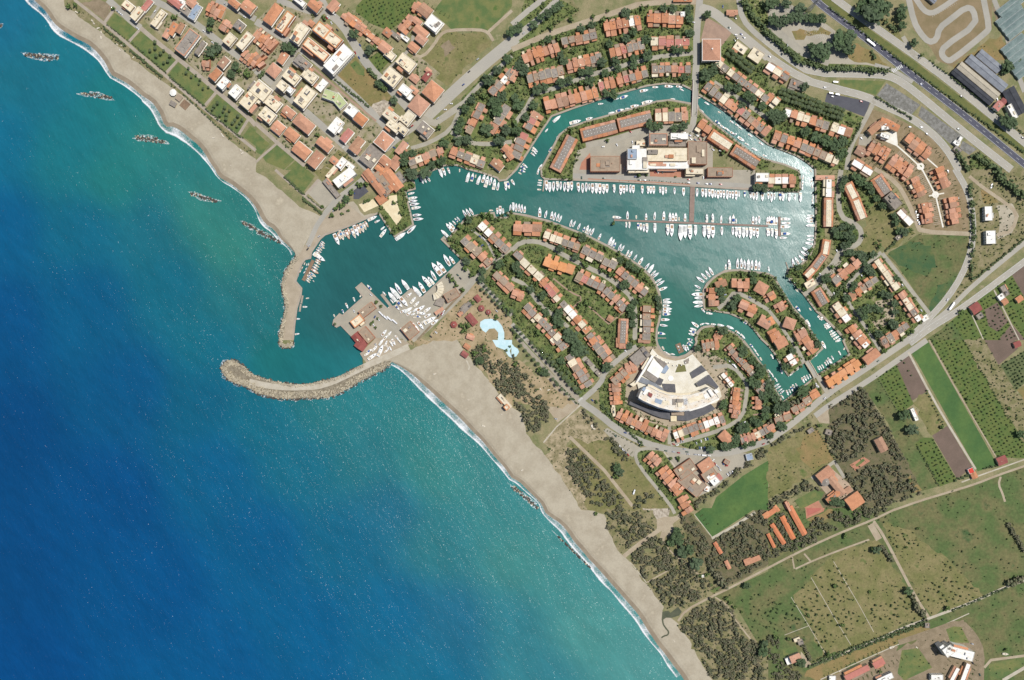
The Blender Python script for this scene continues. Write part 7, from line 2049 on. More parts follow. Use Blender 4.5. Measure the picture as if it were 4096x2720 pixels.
def boat_types():
    T = []
    # cruiser: cabin, dark windscreen, swim platform
    T.append(('motor_yacht', 'white cabin cruiser', [('hull', hull_mesh('hull', ['hull_white', 'hull_white'], .155, .085)), ('cabin', loft('cabin', [(-.12, .22, .105, .06, .08, .14, 0), (-.14, .1, .1, .085, .14, .175, 0)], ['hull_white'])), ('windscreen', loft('windscreen', [(.1, .17, .085, .055, .14, .165, 0)], ['glass_dark'])), ('cockpit', loft('cockpit', [(-.42, -.16, .1, .11, .084, .092, 0)], ['teak'])), ('swim_platform', loft('platform', [(-.53, -.49, .11, .12, .02, .04, 0)], ['teak']))]))
    T.append(('motor_yacht', 'white flybridge yacht', [('hull', hull_mesh('hull', ['hull_white', 'hull_white'], .15, .09)), ('cabin', loft('cabin', [(-.25, .2, .115, .065, .085, .15, 0), (-.22, .06, .1, .09, .15, .2, 0)], ['hull_white'])), ('flybridge_seat', loft('seat', [(-.2, -.1, .07, .07, .2, .215, 0), (-.02, .03, .07, .06, .2, .212, 0)], ['deck_cream'])), ('windscreen', loft('windscreen', [(.12, .19, .08, .062, .15, .156, 0)], ['glass_dark'])), ('cockpit', loft('cockpit', [(-.44, -.27, .11, .115, .088, .096, 0)], ['deck_cream']))]))
    T.append(('motor_yacht', 'blue-canopied white motorboat', [('hull', hull_mesh('hull', ['hull_white', 'deck_cream'], .16, .08)), ('foredeck', loft('foredeck', [(.02, .34, .12, .045, .075, .105, 0)], ['hull_white'])), ('sun_canvas', loft('canvas', [(-.3, -.02, .12, .12, .15, .16, 0)], ['canvas_blue'])), ('windscreen', loft('windscreen', [(-.01, .04, .11, .095, .1, .13, 0)], ['glass_dark']))]))
    T.append(('motor_yacht', 'cream-decked open motorboat', [('hull', hull_mesh('hull', ['hull_white', 'hull_white'], .16, .08)), ('foredeck', loft('foredeck', [(.0, .33, .12, .045, .075, .1, 0)], ['hull_white'])), ('seat', loft('seat', [(-.4, -.3, .1, .1, .08, .1, 0), (-.12, -.06, .08, .08, .08, .11, 0)], ['deck_cream'])), ('windscreen', loft('windscreen', [(-.02, .05, .11, .09, .1, .125, 0)], ['glass_dark'])), ('cockpit', loft('cockpit', [(-.29, -.13, .1, .11, .079, .086, 0)], ['teak']))]))
    T.append(('motor_yacht', 'canvas-covered white motorboat', [('hull', hull_mesh('hull', ['hull_white', 'hull_white'], .155, .085)), ('canvas_cover', loft('cover', [(-.42, .0, .12, .12, .08, .135, 0), (-.4, -.02, .06, .06, .135, .16, 0)], ['canvas_white'])), ('cabin', loft('cabin', [(.0, .26, .11, .055, .08, .12, 0)], ['hull_white']))]))
    # sailing
    def sail(canvas, d):
        mast = MB(); bar(mast, (.08, 0, .08), (.08, 0, 1.25), .006); bar(mast, (.08, -.1, .75), (.08, .1, .75), .004)
        boom = MB(); bar(boom, (.07, 0, .2), (-.28, 0, .2), .014); st = MB(); bar(st, (.49, 0, .1), (.08, 0, 1.22), .0035); bar(st, (-.48, 0, .1), (.08, 0, 1.24), .003)
        return ('sailing_boat', d, [('hull', hull_mesh('hull', ['hull_white', 'hull_white'], .135, .075, 0, .62)), ('coachroof', loft('coachroof', [(-.08, .2, .07, .04, .07, .105, 0)], ['hull_white'])), ('cockpit', loft('cockpit', [(-.4, -.12, .055, .07, .071, .078, 0)], ['teak'])), ('mast', mk('mast', mast.V, mast.F, ['metal'], mast.M)), ('boom', mk('boom', boom.V, boom.F, [canvas], boom.M)), ('stay', mk('stay', st.V, st.F, ['metal'], st.M))])
    T.append(sail('canvas_blue', 'blue-boomed white sailing boat')); T.append(sail('canvas_grey', 'grey-boomed white sailing boat'))
    for hm, d in (('hull_blue', 'small blue fishing boat'), ('hull_white', 'small white fishing boat'), ('hull_red', 'small red fishing boat'), ('hull_teal', 'small teal fishing boat')):
        T.append(('fishing_boat', d, [('hull', hull_mesh('hull', [hm, 'deck_cream'], .17, .09, .05, .6)), ('wheelhouse', loft('wheelhouse', [(-.22, .02, .075, .075, .08, .2, 0)], ['hull_white' if hm != 'hull_white' else 'hull_blue'])), ('thwart', loft('thwart', [(.1, .15, .12, .12, .086, .1, 0), (.24, .28, .09, .09, .09, .105, 0), (-.36, -.3, .11, .11, .086, .1, 0)], ['wood'])), ('engine_box', loft('box', [(-.28, -.23, .04, .04, .08, .12, 0)], ['hull_red']))]))
    T.append(('rowing_boat', 'small white rowing boat', [('hull', hull_mesh('hull', ['hull_white', 'deck_cream'], .19, .1, .05, .7)), ('thwart', loft('thwart', [(-.05, .03, .15, .15, .09, .105, 0), (.2, .27, .12, .1, .09, .105, 0)], ['wood'])), ('outboard_motor', loft('motor', [(-.56, -.5, .04, .04, .02, .15, 0)], ['tyre']))]))
    return T
TYPES = boat_types()
def put_boat(ti, x, y, ln, ang, z, where, desc=None):
    nm, d, parts = TYPES[ti]
    root = empty(nm, (x, y, z), ang); root.scale = (ln, ln, ln)
    for pn, me in parts: add(pn, me, root)
    cat = nm.replace('_', ' '); sz = 'large ' if ln > 15.5 else 'small ' if ln < 8.5 and not d.startswith('small') else ''
    later(root, sz + (desc or d), where, x, y, cat, {'motor_yacht': 'motor boats moored in the marina', 'sailing_boat': 'sailing boats moored in the marina', 'fishing_boat': 'fishing boats of the old harbour', 'rowing_boat': 'small open boats'}[nm])
QUAYS = [('at the promenade quay, left half', 2100, 745, 2760, 775), ('at the promenade quay, right half', 2790, 775, 3210, 790), ('above the long pontoon, left half', 2450, 865, 2760, 872), ('above the long pontoon, right half', 2800, 870, 3110, 880), ('below the long pontoon, left half', 2490, 905, 2760, 930), ('below the long pontoon, right half', 2780, 925, 3110, 935),
 ('at the cross pier end', 3140, 870, 3145, 950), ('along the east bank', 3240, 700, 3235, 1000), ('along the curved lower east bank', 3230, 1010, 3165, 1060), ('along the islet top', 2895, 1060, 3040, 1060), ('along the islet left bank', 2790, 1110, 2800, 1240), ('along the upper curved quay', 2050, 830, 2440, 960), ('along the middle curved quay', 2450, 970, 2650, 1130), ('along the lower curved quay', 2660, 1190, 2665, 1340),
 ('at the hotel basin', 2700, 1300, 2980, 1340), ('in the round basin', 2650, 1395, 2770, 1370), ('along the islet lower canal', 2980, 1400, 3090, 1560), ('at the canal end', 3105, 1560, 3240, 1510), ('in the inner east basin', 3280, 1480, 3360, 1420), ('along the east canal bank', 3280, 1260, 3360, 1360), ('along the islet right bank', 3180, 1220, 3250, 1330), ('at the old harbour north quay', 1340, 960, 1470, 900), ('along the groyne moorings', 1210, 1130, 1290, 960),
 ('at the club terrace quay', 1650, 770, 1660, 880), ('at the foot of the club terrace', 1530, 920, 1640, 930), ('at the villa quay of the west basin', 1700, 715, 1800, 690), ('at the pine quay of the west basin', 1870, 710, 2040, 740), ('at the peninsula corner', 1780, 920, 1900, 850), ('at the peninsula head', 1990, 840, 2045, 830), ('at the boatyard outer quay', 1560, 1170, 1830, 1030), ('by the port office', 1330, 1260, 1480, 1150), ('in the west arm of the canal', 2080, 640, 2200, 470), ('on the north canal outer bank', 2220, 470, 2720, 350), ('on the north canal inner bank', 2280, 490, 2700, 395), ('in the north-east canal', 2800, 400, 3200, 620)]
QM = [(n, [((x - 2048) * K, (1360 - y) * K) for x, y in ((a, b), (c, d))]) for n, a, b, c, d in QUAYS]
def quay(x, y):
    def dd(s):
        (ax_, ay_), (bx_, by_) = s; vx, vy = bx_ - ax_, by_ - ay_; t = max(0, min(1, ((x - ax_) * vx + (y - ay_) * vy) / (vx * vx + vy * vy))); return (x - ax_ - t * vx) ** 2 + (y - ay_ - t * vy) ** 2
    return min(QM, key=lambda q: dd(q[1]))[0]
fb = random.Random(11)
for tl, da, zn, c, q in recs:
    if c in ('B', 'BS', 'BF', 'BY', 'BB'):
        v = list(map(float, q))
        for i in range(0, len(v) - 3, 4):
            x, y, ln, a = v[i:i + 4]
            if tl == '11' and c in ('B', 'BS') and 45 <= a <= 64: a += 180
            land = c in ('BY', 'BB'); z = (GZ + .25) if land else 0.0; ln *= U * (1.0 if ln > 40 else 1.05); X, Y = W(tl, x, y, z + 1)
            if c == 'BF': ti = 7 + fb.choice([0, 0, 1, 1, 2, 3]); ti = 0 if ln > 17 else ti
            elif c == 'BS': ti = fb.choice([5, 6])
            elif c == 'BB': ti = 11  # upturned boats and some kiosks alike, all drawn as rowing boats
            else: ti = 11 if ln < 6 else fb.choice([0, 0, 1, 1, 2, 3, 3, 4]) if ln < 14 else fb.choice([0, 1, 1, 4])
            if land: z += ln * .03
            wh = ('among boats and kiosks ashore by ' + place(X, Y)) if c == 'BB' else ('stored ashore in the boatyard') if c == 'BY' else quay(X, Y)
            put_boat(ti, X, Y, ln, -R(a), z, wh)
            if land: paint(rect(X, Y, ln, ln * .3, -R(a)))

# ------------------------------------------------------------------ vehicles
def car_meshes(paintm):
    mb = MB(); prof = [(-2.15, .35), (-2.1, .8), (-1.3, .92), (.75, .92), (1.75, .8), (2.1, .6), (2.15, .35)]
    n = len(prof); k = 0; mb.V += [(x, -.85, z) for x, z in prof] + [(x, .85, z) for x, z in prof]
    for i in range(n - 1): mb.F.append((i, i + 1, n + i + 1, n + i)[::-1]); mb.M.append(0)
    mb.F.append(tuple(range(n))); mb.M.append(0); mb.F.append(tuple(range(n, 2 * n))[::-1]); mb.M.append(0)
    mb.F.append((0, n - 1, 2 * n - 1, n)); mb.M.append(0)
    body = mk('body', mb.V, mb.F, [paintm], mb.M)
    g = MB(); lo = [(-1.85, -.78), (.95, -.78), (.95, .78), (-1.85, .78)]; hi = [(-1.45, -.62), (.25, -.62), (.25, .62), (-1.45, .62)]
    g.V += [(x, y, .9) for x, y in lo] + [(x, y, 1.42) for x, y in hi]; g.F += [(0, 1, 5, 4), (1, 2, 6, 5), (2, 3, 7, 6), (3, 0, 4, 7)]; g.M += [0] * 4
    glass = mk('window_band', g.V, g.F, ['glass_dark'], g.M)
    r_ = MB(); r_.box(-1.47, .27, -.64, .64, 1.4, 1.46); roof = mk('roof', r_.V, r_.F, [paintm], r_.M)
    return body, glass, roof
wb = MB(); wp = [(math.cos(i * math.pi / 5) * .32, math.sin(i * math.pi / 5) * .32) for i in range(10)]
wb.V += [(x, -.1, z) for x, z in wp] + [(x, .1, z) for x, z in wp]; wb.F += [(i, (i + 1) % 10, 10 + (i + 1) % 10, 10 + i) for i in range(10)] + [tuple(range(10))[::-1], tuple(range(10, 20))]; wb.M += [0] * 12
WHEEL = mk('wheel', wb.V, wb.F, ['tyre'], wb.M)
CARS = {c: car_meshes('car' + c) for c in ('white', 'silver', 'black', 'blue', 'red', 'green')}
def put_car(X, Y, a, c):
    root = empty('parked_car', (X, Y, ROADZ), a); b, g, r_ = CARS[c]; add('body', b, root); add('window_band', g, root); add('roof', r_, root)
    for wx in (-1.35, 1.35):
        for wy in (-.78, .78): add('wheel', WHEEL, root, (wx, wy, .32))
    later(root, {'silver': 'silver grey', 'green': 'dark green'}.get(c, c) + ' car', 'by ' + place(X, Y), X, Y, 'car', 'cars on the roads and car parks'); paint(rect(X, Y, 5, 2.5, a))
for tl, da, zn, c, q in recs:
    if c == 'C':
        v = list(map(float, q))
        for i in range(0, len(v) - 2, 3):
            X, Y = W(tl, v[i], v[i + 1], GZ + 1); put_car(X, Y, -R(v[i + 2]), fb.choice(['white', 'white', 'white', 'silver', 'silver', 'black', 'blue', 'red', 'green']))
    elif c == 'V':
      for q4 in range(0, len(q), 4):
        x, y, ln, a = map(float, q[q4:q4 + 4]); X, Y = W(tl, x, y, 2); L = ln * U; truck = ln > 60; root = empty('lorry' if truck else 'van', (X, Y, ROADZ), -R(a)); wd = 1.25 if truck else 1.0; h = 3.4 if truck else 2.3
        later(root, ('long white lorry' if truck else 'white van'), 'by ' + place(X, Y), X, Y, 'lorry' if truck else 'van', 'lorries and vans')
        mb = MB(); mb.box(-L / 2, L / 2 - 2.4, -wd, wd, .7, h, 0, bottom=True); mb.build('cargo_box', ['carwhite'], root)
        mb = MB(); mb.box(L / 2 - 2.2, L / 2, -wd * .92, wd * .92, .5, h * .78); mb.build('cab', ['carwhite'], root); mb = MB(); mb.box(L / 2 + .002, L / 2 + .05, -wd * .8, wd * .8, h * .45, h * .72); mb.build('windscreen', ['glass_dark'], root)
        for wx in ([-L / 2 + 1.2, -L / 2 + 2.4, L / 2 - 1.2] if truck else [-L / 2 + .9, L / 2 - 1.1]):
            for s in (-1, 1): add('wheel', WHEEL, root, (wx, s * wd * .85, .4))

# ------------------------------------------------------------------ trees
def ico():
    t = (1 + 5 ** .5) / 2; v = np.array([(-1, t, 0), (1, t, 0), (-1, -t, 0), (1, -t, 0), (0, -1, t), (0, 1, t), (0, -1, -t), (0, 1, -t), (t, 0, -1), (t, 0, 1), (-t, 0, -1), (-t, 0, 1)]); v /= np.linalg.norm(v[0])
    f = [(0, 11, 5), (0, 5, 1), (0, 1, 7), (0, 7, 10), (0, 10, 11), (1, 5, 9), (5, 11, 4), (11, 10, 2), (10, 7, 6), (7, 1, 8), (3, 9, 4), (3, 4, 2), (3, 2, 6), (3, 6, 8), (3, 8, 9), (4, 9, 5), (2, 4, 11), (6, 2, 10), (8, 6, 7), (9, 8, 1)]
    return v, np.array(f)
IV, IF = ico()
OV = np.array([(1, 0, 0), (-1, 0, 0), (0, 1, 0), (0, -1, 0), (0, 0, 1), (0, 0, -1)], float); OF = np.array([(0, 2, 4), (2, 1, 4), (1, 3, 4), (3, 0, 4), (2, 0, 5), (1, 2, 5), (3, 1, 5), (0, 3, 5)])
def crown_mesh(name, m, nb, flat, br, seed, leafs=0, base=.9):
    """unit-radius crown: clumps on a dome, plus small loose leaf faces that break the outline"""
    g = np.random.default_rng(seed); V = []; F = []; n = 0
    V.append(IV * np.array([.72, .72, .5 * flat]) + g.normal(0, .05, IV.shape) + (0, 0, base)); F.append(IF + n); n += 12
    for i in range(nb):
        a = g.uniform(0, 2 * math.pi); rr = math.sqrt(g.uniform(0, 1)) * .84; zz = base + flat * .75 * math.sqrt(max(0, 1 - rr * rr)) * g.uniform(.6, 1.0)
        s = br * g.uniform(.65, 1.25); v = IV * s * np.array([1, 1, .75]) + g.normal(0, s * .22, IV.shape) + (math.cos(a) * rr, math.sin(a) * rr, zz); V.append(v); F.append(IF + n); n += 12
    for i in range(leafs):
        a = g.uniform(0, 2 * math.pi); rr = math.sqrt(g.uniform(0, 1.15)); zz = base + flat * .8 * math.sqrt(max(0, 1 - min(1, rr * rr))) + g.uniform(0, .15); c = np.array([math.cos(a) * rr, math.sin(a) * rr, zz]); V.append(c + g.normal(0, .09, (3, 3))); F.append(np.array([[n, n + 1, n + 2]])); n += 3
    V = np.concatenate(V); F = np.concatenate(F); return mk(name, V.tolist(), F.tolist(), [m])
PINES = [crown_mesh('pine_crown', 'pine', 26, .55, .26, s, 60) for s in range(5)]
LEAFS = [crown_mesh('leafy_crown', 'leaf', 24, .8, .27, 20 + s, 70) for s in range(5)]
def trunk_mesh():
    mb = MB(); n = 7
    for k_, (z0, z1, r0, r1) in enumerate(((-.1, .5, .085, .06), (.5, 1.1, .06, .035))):
        a = [(math.cos(i * 6.283 / n) * r0, math.sin(i * 6.283 / n) * r0, z0) for i in range(n)]; c = [(math.cos(i * 6.283 / n) * r1, math.sin(i * 6.283 / n) * r1, z1) for i in range(n)]
        for i in range(n): mb.face([a[i], a[(i + 1) % n], c[(i + 1) % n], c[i]])
    for i in range(5): a = i * 1.26; bar(mb, (0, 0, .65), (math.cos(a) * .55, math.sin(a) * .55, 1.05), .022)
    return mk('trunk', mb.V, mb.F, ['bark'], mb.M)
TRUNK = trunk_mesh()
def palm_mesh(seed):
    g = random.Random(seed); mb = MB()
    for i in range(15):
        a = i * 6.283 / 15 + g.uniform(-.15, .15); up = g.uniform(.1, .5); L = g.uniform(.85, 1.05); prev = None
        for s in range(5):
            t_ = s / 4; r_ = L * t_; z = 1.9 + up * math.sin(t_ * 2.4) * .5 - t_ * t_ * .45; w_ = .13 * math.sin(.35 + t_ * 2.6) + .01; c = (math.cos(a) * r_, math.sin(a) * r_, z); nx_, ny_ = -math.sin(a) * w_, math.cos(a) * w_
            cur = [(c[0] - nx_, c[1] - ny_, z - w_ * .5), c, (c[0] + nx_, c[1] + ny_, z - w_ * .5)]
            if prev: mb.face([prev[0], cur[0], cur[1], prev[1]]); mb.face([prev[1], cur[1], cur[2], prev[2]])
            prev = cur
    return mk('palm_fronds', mb.V, mb.F, ['palm'], mb.M)
PALMS = [palm_mesh(s) for s in range(3)]
pm = MB(); 
for i in range(7):
    a0, a1 = i * 6.283 / 7, (i + 1) * 6.283 / 7; pm.face([(math.cos(a0) * .09, math.sin(a0) * .09, -.1), (math.cos(a1) * .09, math.sin(a1) * .09, -.1), (math.cos(a1) * .06, math.sin(a1) * .06, 1.95), (math.cos(a0) * .06, math.sin(a0) * .06, 1.95)])
PTRUNK = mk('palm_trunk', pm.V, pm.F, ['bark'], pm.M)
class Foliage:
    """many small crowns joined into one real mesh"""
    def __init__(s): s.P = []
    def add(s, x, y, r_, z=GZ): s.P.append((x, y, r_, z))
    def build(s, name, m, nb, br, flat, seed, octa=True, hz=.9):
        if not s.P: return
        g = np.random.default_rng(seed); P_ = np.array(s.P); n = len(P_); BV, BF = (OV, OF) if octa else (IV, IF); nv = len(BV)
        a = g.uniform(0, 6.283, (n, nb)); rr = np.sqrt(g.uniform(0, 1, (n, nb))) * .8; zz = hz * .5 + flat * np.sqrt(1 - rr ** 2) * g.uniform(.55, 1, (n, nb)); sz = br * g.uniform(.6, 1.3, (n, nb))
        a[:, 0] = 0; rr[:, 0] = 0; sz[:, 0] = .62; zz[:, 0] = hz * .6
        C = np.stack([np.cos(a) * rr, np.sin(a) * rr, zz], -1)
        th = g.uniform(0, 6.283, (n, nb)); ct, st = np.cos(th), np.sin(th); rv = np.stack([BV[None, None, :, 0] * ct[..., None] - BV[None, None, :, 1] * st[..., None], BV[None, None, :, 0] * st[..., None] + BV[None, None, :, 1] * ct[..., None], np.broadcast_to(BV[:, 2] * .8, (n, nb, nv))], -1)
        V = C[:, :, None, :] + rv * sz[..., None, None]; V = V + g.normal(0, .07, V.shape)
        V = V * P_[:, None, None, 2:3] + np.stack([P_[:, 0], P_[:, 1], P_[:, 3]], -1)[:, None, None, :]
        V = V.reshape(-1, 3); F = (BF[None] + (np.arange(n * nb) * nv)[:, None, None]).reshape(-1, 3)
        me = bpy.data.meshes.new(name); me.vertices.add(len(V)); me.vertices.foreach_set('co', V.astype(np.float32).ravel()); me.loops.add(F.size); me.loops.foreach_set('vertex_index', F.astype(np.int32).ravel())
        me.polygons.add(len(F)); me.polygons.foreach_set('loop_start', np.arange(0, F.size, 3, dtype=np.int32)); me.polygons.foreach_set('loop_total', np.full(len(F), 3, dtype=np.int32)); me.update(); me.validate(); me.materials.append(MATS[m])
        add(name, me, kind='stuff')
cand = []; palms = []; woods = Foliage(); hedges = Foliage(); orch = Foliage(); bushes = Foliage(); rest = Foliage(); dry_b = Foliage(); groves = Foliage()
def cell(x, y): return int(y - MY0), int(x - MX0)
def free(x, y, g=occ):
    j, i = cell(x, y); return 0 <= j < MH and 0 <= i < MW and not g[j, i]
def inpoly_points(poly, area_per):
    q = arr(poly); x0, y0 = q.min(0); x1, y1 = q.max(0); x0, x1, y0, y1 = max(x0, -760), min(x1, 760), max(y0, -510), min(y1, 510)
    n = int(max(0, (x1 - x0) * (y1 - y0)) / area_per); px = rng.uniform(x0, x1, n); py_ = rng.uniform(y0, y1, n); k_ = pip(px, py_, poly); return np.c_[px[k_], py_[k_]]
trees_pos = []
for tl, da, zn, c, q in recs:
    v = None
    if c in ('T', 'TL', 'PL', 'OR', 'WD'): v = list(map(float, q))
    if c == 'T':
        for i in range(0, len(v) - 2, 3):
            if v[i + 2] < 8: continue
            r_ = v[i + 2] * U * 1.05; X, Y = W(tl, v[i], v[i + 1], GZ + r_ * 1.2); cand.append((r_, X, Y, tl))
    elif c == 'TL':
        x1, y1, x2, y2, n, r0 = v; n = int(n); dense = r0 >= 24; n2 = int(n * (1.25 if dense else 1.4))
        for i in range(n2):
            t_ = (i + rng.uniform(-.3, .3)) / max(1, n2 - 1); r_ = r0 * U * rng.uniform(.75, 1.2); X, Y = W(tl, x1 + (x2 - x1) * t_ + rng.normal(0, r0 * .25), y1 + (y2 - y1) * t_ + rng.normal(0, r0 * .25), GZ + r_)
            (hedges if not (tl in ('32', '33', '23') and r0 >= 20) else woods).add(X, Y, r_)
    elif c == 'PL':
        x1, y1, x2, y2, n, rows, r0 = v; n = int(n); rows = int(rows)
        for k_ in range(rows):
            o_ = (k_ - (rows - 1) / 2) * 42
            L = math.hypot(x2 - x1, y2 - y1); nx_, ny_ = -(y2 - y1) / L * o_, (x2 - x1) / L * o_
            for i in range(n):
                t_ = (i + .5 + rng.uniform(-.2, .2)) / n; X, Y = W(tl, x1 + (x2 - x1) * t_ + nx_ + rng.uniform(-5, 5), y1 + (y2 - y1) * t_ + ny_ + rng.uniform(-5, 5), GZ + 6); palms.append((X, Y, r0 * U * 1.5))
    elif c == 'WD':
        poly = [W(tl, v[i], v[i + 1], 6) for i in range(1, len(v), 2)]; r0 = v[0] * U * .62
        for X, Y in inpoly_points(poly, r0 * r0 * 1.15):
            if free(X, Y, bocc) and free(X, Y, ~landm) and rng.random() < .93:
                j, i = cell(X, Y)
                if occ[j, i] and rng.random() < .8: continue
                if math.sin(X * .11 + 2 * math.sin(Y * .07)) * math.sin(Y * .13 + X * .05) > .62: continue
                woods.add(X, Y, r0 * rng.uniform(.45, 1.25) * (1.25 if rng.random() < .12 else 1))
    elif c == 'OR':
        sp, r0 = v[0] * U, v[1] * U; poly = [W(tl, v[i], v[i + 1]) for i in range(2, len(v), 2)]; q_ = arr(poly); cx, cy = q_.mean(0); th = R(-26); R_ = max(np.hypot(*(q_ - (cx, cy)).T)); m_ = int(R_ / sp) + 1
        for i in range(-m_, m_ + 1):
            for j in range(-m_, m_ + 1):
                u_, w_ = i * sp + rng.normal(0, .9), j * sp + rng.normal(0, .9); X = cx + u_ * math.cos(th) - w_ * math.sin(th); Y = cy + u_ * math.sin(th) + w_ * math.cos(th)
                if rng.random() < .66 and pip(np.array([X]), np.array([Y]), poly)[0]: orch.add(X, Y, r0 * rng.uniform(.6, 1.25))
for key, sp, r0, keep in (('orch', 5.6, 1.5, .85), ('orchd', 5.0, 1.75, .98)):
    for poly in masks[key]:
        q_ = arr(poly); cx, cy = q_.mean(0); th = R(-60); R_ = max(np.hypot(*(q_ - (cx, cy)).T)); m_ = int(R_ / sp) + 1
        G_ = [(cx + (i * sp) * math.cos(th) - (j * sp) * math.sin(th) + rng.normal(0, .45), cy + (i * sp) * math.sin(th) + (j * sp) * math.cos(th) + rng.normal(0, .45)) for i in range(-m_, m_ + 1) for j in range(-m_, m_ + 1)]
        G_ = arr(G_); k_ = pip(G_[:, 0], G_[:, 1], poly)
        for X, Y in G_[k_]:
            if rng.random() < keep and free(X, Y): orch.add(X, Y, r0 * rng.uniform(.7, 1.25))
cand.sort(reverse=True)
for i, (r_, X, Y, tl) in enumerate(cand):
    trees_pos.append((X, Y, r_))
    if i < 300:
        pine = r_ > 4.2 or rng.random() < .4; root = empty('pine_tree' if pine else 'broadleaf_tree', (X, Y, GZ), rng.uniform(0, 6)); ms = PINES if pine else LEAFS; o = add('crown', ms[i % 5], root); hz = rng.uniform(.8, 1.05); root.scale = (r_, r_ * rng.uniform(.9, 1.1), r_ * hz * (.85 if r_ > 9 else 1)); add('trunk', TRUNK, root)
        later(root, ('very large ' if r_ > 8 else 'large ' if r_ > 6 else 'medium ') + ('round dark green pine' if pine else 'bushy mid-green tree'), 'near ' + place(X, Y), X, Y, 'tree', 'large trees')
    else: rest.add(X, Y, r_)
for i, (X, Y, r_) in enumerate(palms):
    if not landm[cell(X, Y)] or bocc[cell(X, Y)]: continue
    root = empty('palm_tree', (X, Y, ROADZ - .02), rng.uniform(0, 6)); s = r_ * rng.uniform(.85, 1.2); root.scale = (s, s, s); add('fronds', PALMS[i % 3], root); add('trunk', PTRUNK, root)
    later(root, 'grey-green palm', 'near ' + place(X, Y), X, Y, 'palm', 'palm trees')
# garden planting: trees, shrubs and hedges between the houses
tg = np.zeros_like(occ)
for X, Y, r_ in trees_pos:
    if abs(X) < 740 and abs(Y) < 490: paint([(X + r_ * .7 * math.cos(k_), Y + r_ * .7 * math.sin(k_)) for k_ in range(6)], tg)
for poly in masks['garden']:
    for X, Y in inpoly_points(poly, 40):
        if free(X, Y) and free(X, Y, tg): groves.add(X, Y, rng.uniform(1.3, 3.0))
    for X, Y in inpoly_points(poly, 13):
        if free(X, Y) and free(X, Y, tg): bushes.add(X, Y, rng.uniform(.6, 1.5))
# clipped hedges round the house plots
for o in [o for o in bpy.data.objects if o.name.startswith('terraced_villas')]:
    X, Y = o.location.x, o.location.y; a = o.rotation_euler.z
    for s in (-1, 1):
        for k_ in range(-12, 13):
            for d in range(3):
                u_, w_ = k_ * 7.0 + rng.normal(0, .2), s * (11 + d * 1.8); px = X + u_ * math.cos(a) - w_ * math.sin(a); py_ = Y + u_ * math.sin(a) + w_ * math.cos(a)
                if abs(px) < 740 and abs(py_) < 490 and free(px, py_) and abs(k_ * 7) < 45: bushes.add(px, py_, .95)
for key, per, r0, r1 in (('yard', 34, .9, 2.4), ('scrub', 26, .6, 1.7), ('scrubg', 45, .5, 1.3), ('olive', 120, .5, 1.3), ('meadow', 260, .5, 1.6), ('soilg', 40, .7, 1.8), ('dry', 220, .5, 1.2), ('woodf', 60, .6, 1.5)):
    for poly in masks[key]:
        for X, Y in inpoly_points(poly, per):
            if free(X, Y): (dry_b if key not in ('soilg', 'yard') else bushes).add(X, Y, rng.uniform(r0, r1))
woods.build('wood_canopy', 'wood_leaf', 8, .36, .75, 1); hedges.build('hedge_foliage', 'leaf', 7, .38, .7, 2); orch.build('orchard_trees', 'orchard_leaf', 4, .5, .7, 3); rest.build('garden_trees', 'leaf', 10, .34, .75, 4)
groves.build('garden_trees', 'bush', 7, .38, .8, 5); bushes.build('garden_shrubs', 'bush', 3, .5, .5, 6); dry_b.build('wild_shrubs', 'orchard_leaf', 3, .55, .5, 7)
print('trees', len(cand), 'palms', len(palms), 'woods', len(woods.P), 'hedge', len(hedges.P), 'orch', len(orch.P), 'groves', len(groves.P), 'bush', len(bushes.P), 'dry', len(dry_b.P))

# ------------------------------------------------------------------ rocks, breakwaters, reefs
def rock_mesh(seed):
    g = np.random.default_rng(seed); v = IV * (1, .8, .65) * g.uniform(.75, 1.25, (12, 1)); v = np.clip(v, -.82, .82); return mk('boulder', v.tolist(), IF.tolist(), ['rock'])
def rockd_mesh(seed):
    g = np.random.default_rng(seed); v = IV * (1, .8, .65) * g.uniform(.75, 1.25, (12, 1)); v = np.clip(v, -.82, .82); return mk('boulder', v.tolist(), IF.tolist(), ['rockd'])
ROCKS = [rock_mesh(s) for s in range(5)]; ROCKD = [rockd_mesh(s) for s in range(5)]
blk = MB(); 
blk.V = [(-.5, -.5, -.5), (.5, -.5, -.5), (.5, .5, -.5), (-.5, .5, -.5), (-.46, -.46, .5), (.46, -.46, .5), (.46, .46, .5), (-.46, .46, .5)]; blk.F = [(0, 1, 5, 4), (1, 2, 6, 5), (2, 3, 7, 6), (3, 0, 4, 7), (4, 5, 6, 7)]; blk.M = [0] * 5
BLOCK = mk('block', blk.V, blk.F, ['block'], blk.M)
# foam patches round the reefs
def splash(x, y, rx, ry, a):
    n = 26; pts = []; ph = rng.uniform(0, 6)
    for i in range(n):
        t_ = i * 6.283 / n; k_ = 1 + .25 * math.sin(3 * t_ + ph) + rng.uniform(-.18, .18); u_, w_ = rx * k_ * math.cos(t_), ry * k_ * math.sin(t_); pts.append((x + u_ * math.cos(a) - w_ * math.sin(a), y + u_ * math.sin(a) + w_ * math.cos(a)))
    return pts
fm = bpy.data.materials.new('foam'); fm.use_nodes = True; t = fm.node_tree; N = t.nodes; L_ = t.links; p = N['Principled BSDF']; p.inputs['Base Color'].default_value = (.8, .8, .8, 1); p.inputs['Roughness'].default_value = .9
geo = N.new('ShaderNodeNewGeometry'); n = N.new('ShaderNodeTexNoise'); n.inputs['Scale'].default_value = .38; n.inputs['Detail'].default_value = 6; n.inputs['Roughness'].default_value = .75; L_.new(geo.outputs['Position'], n.inputs['Vector'])
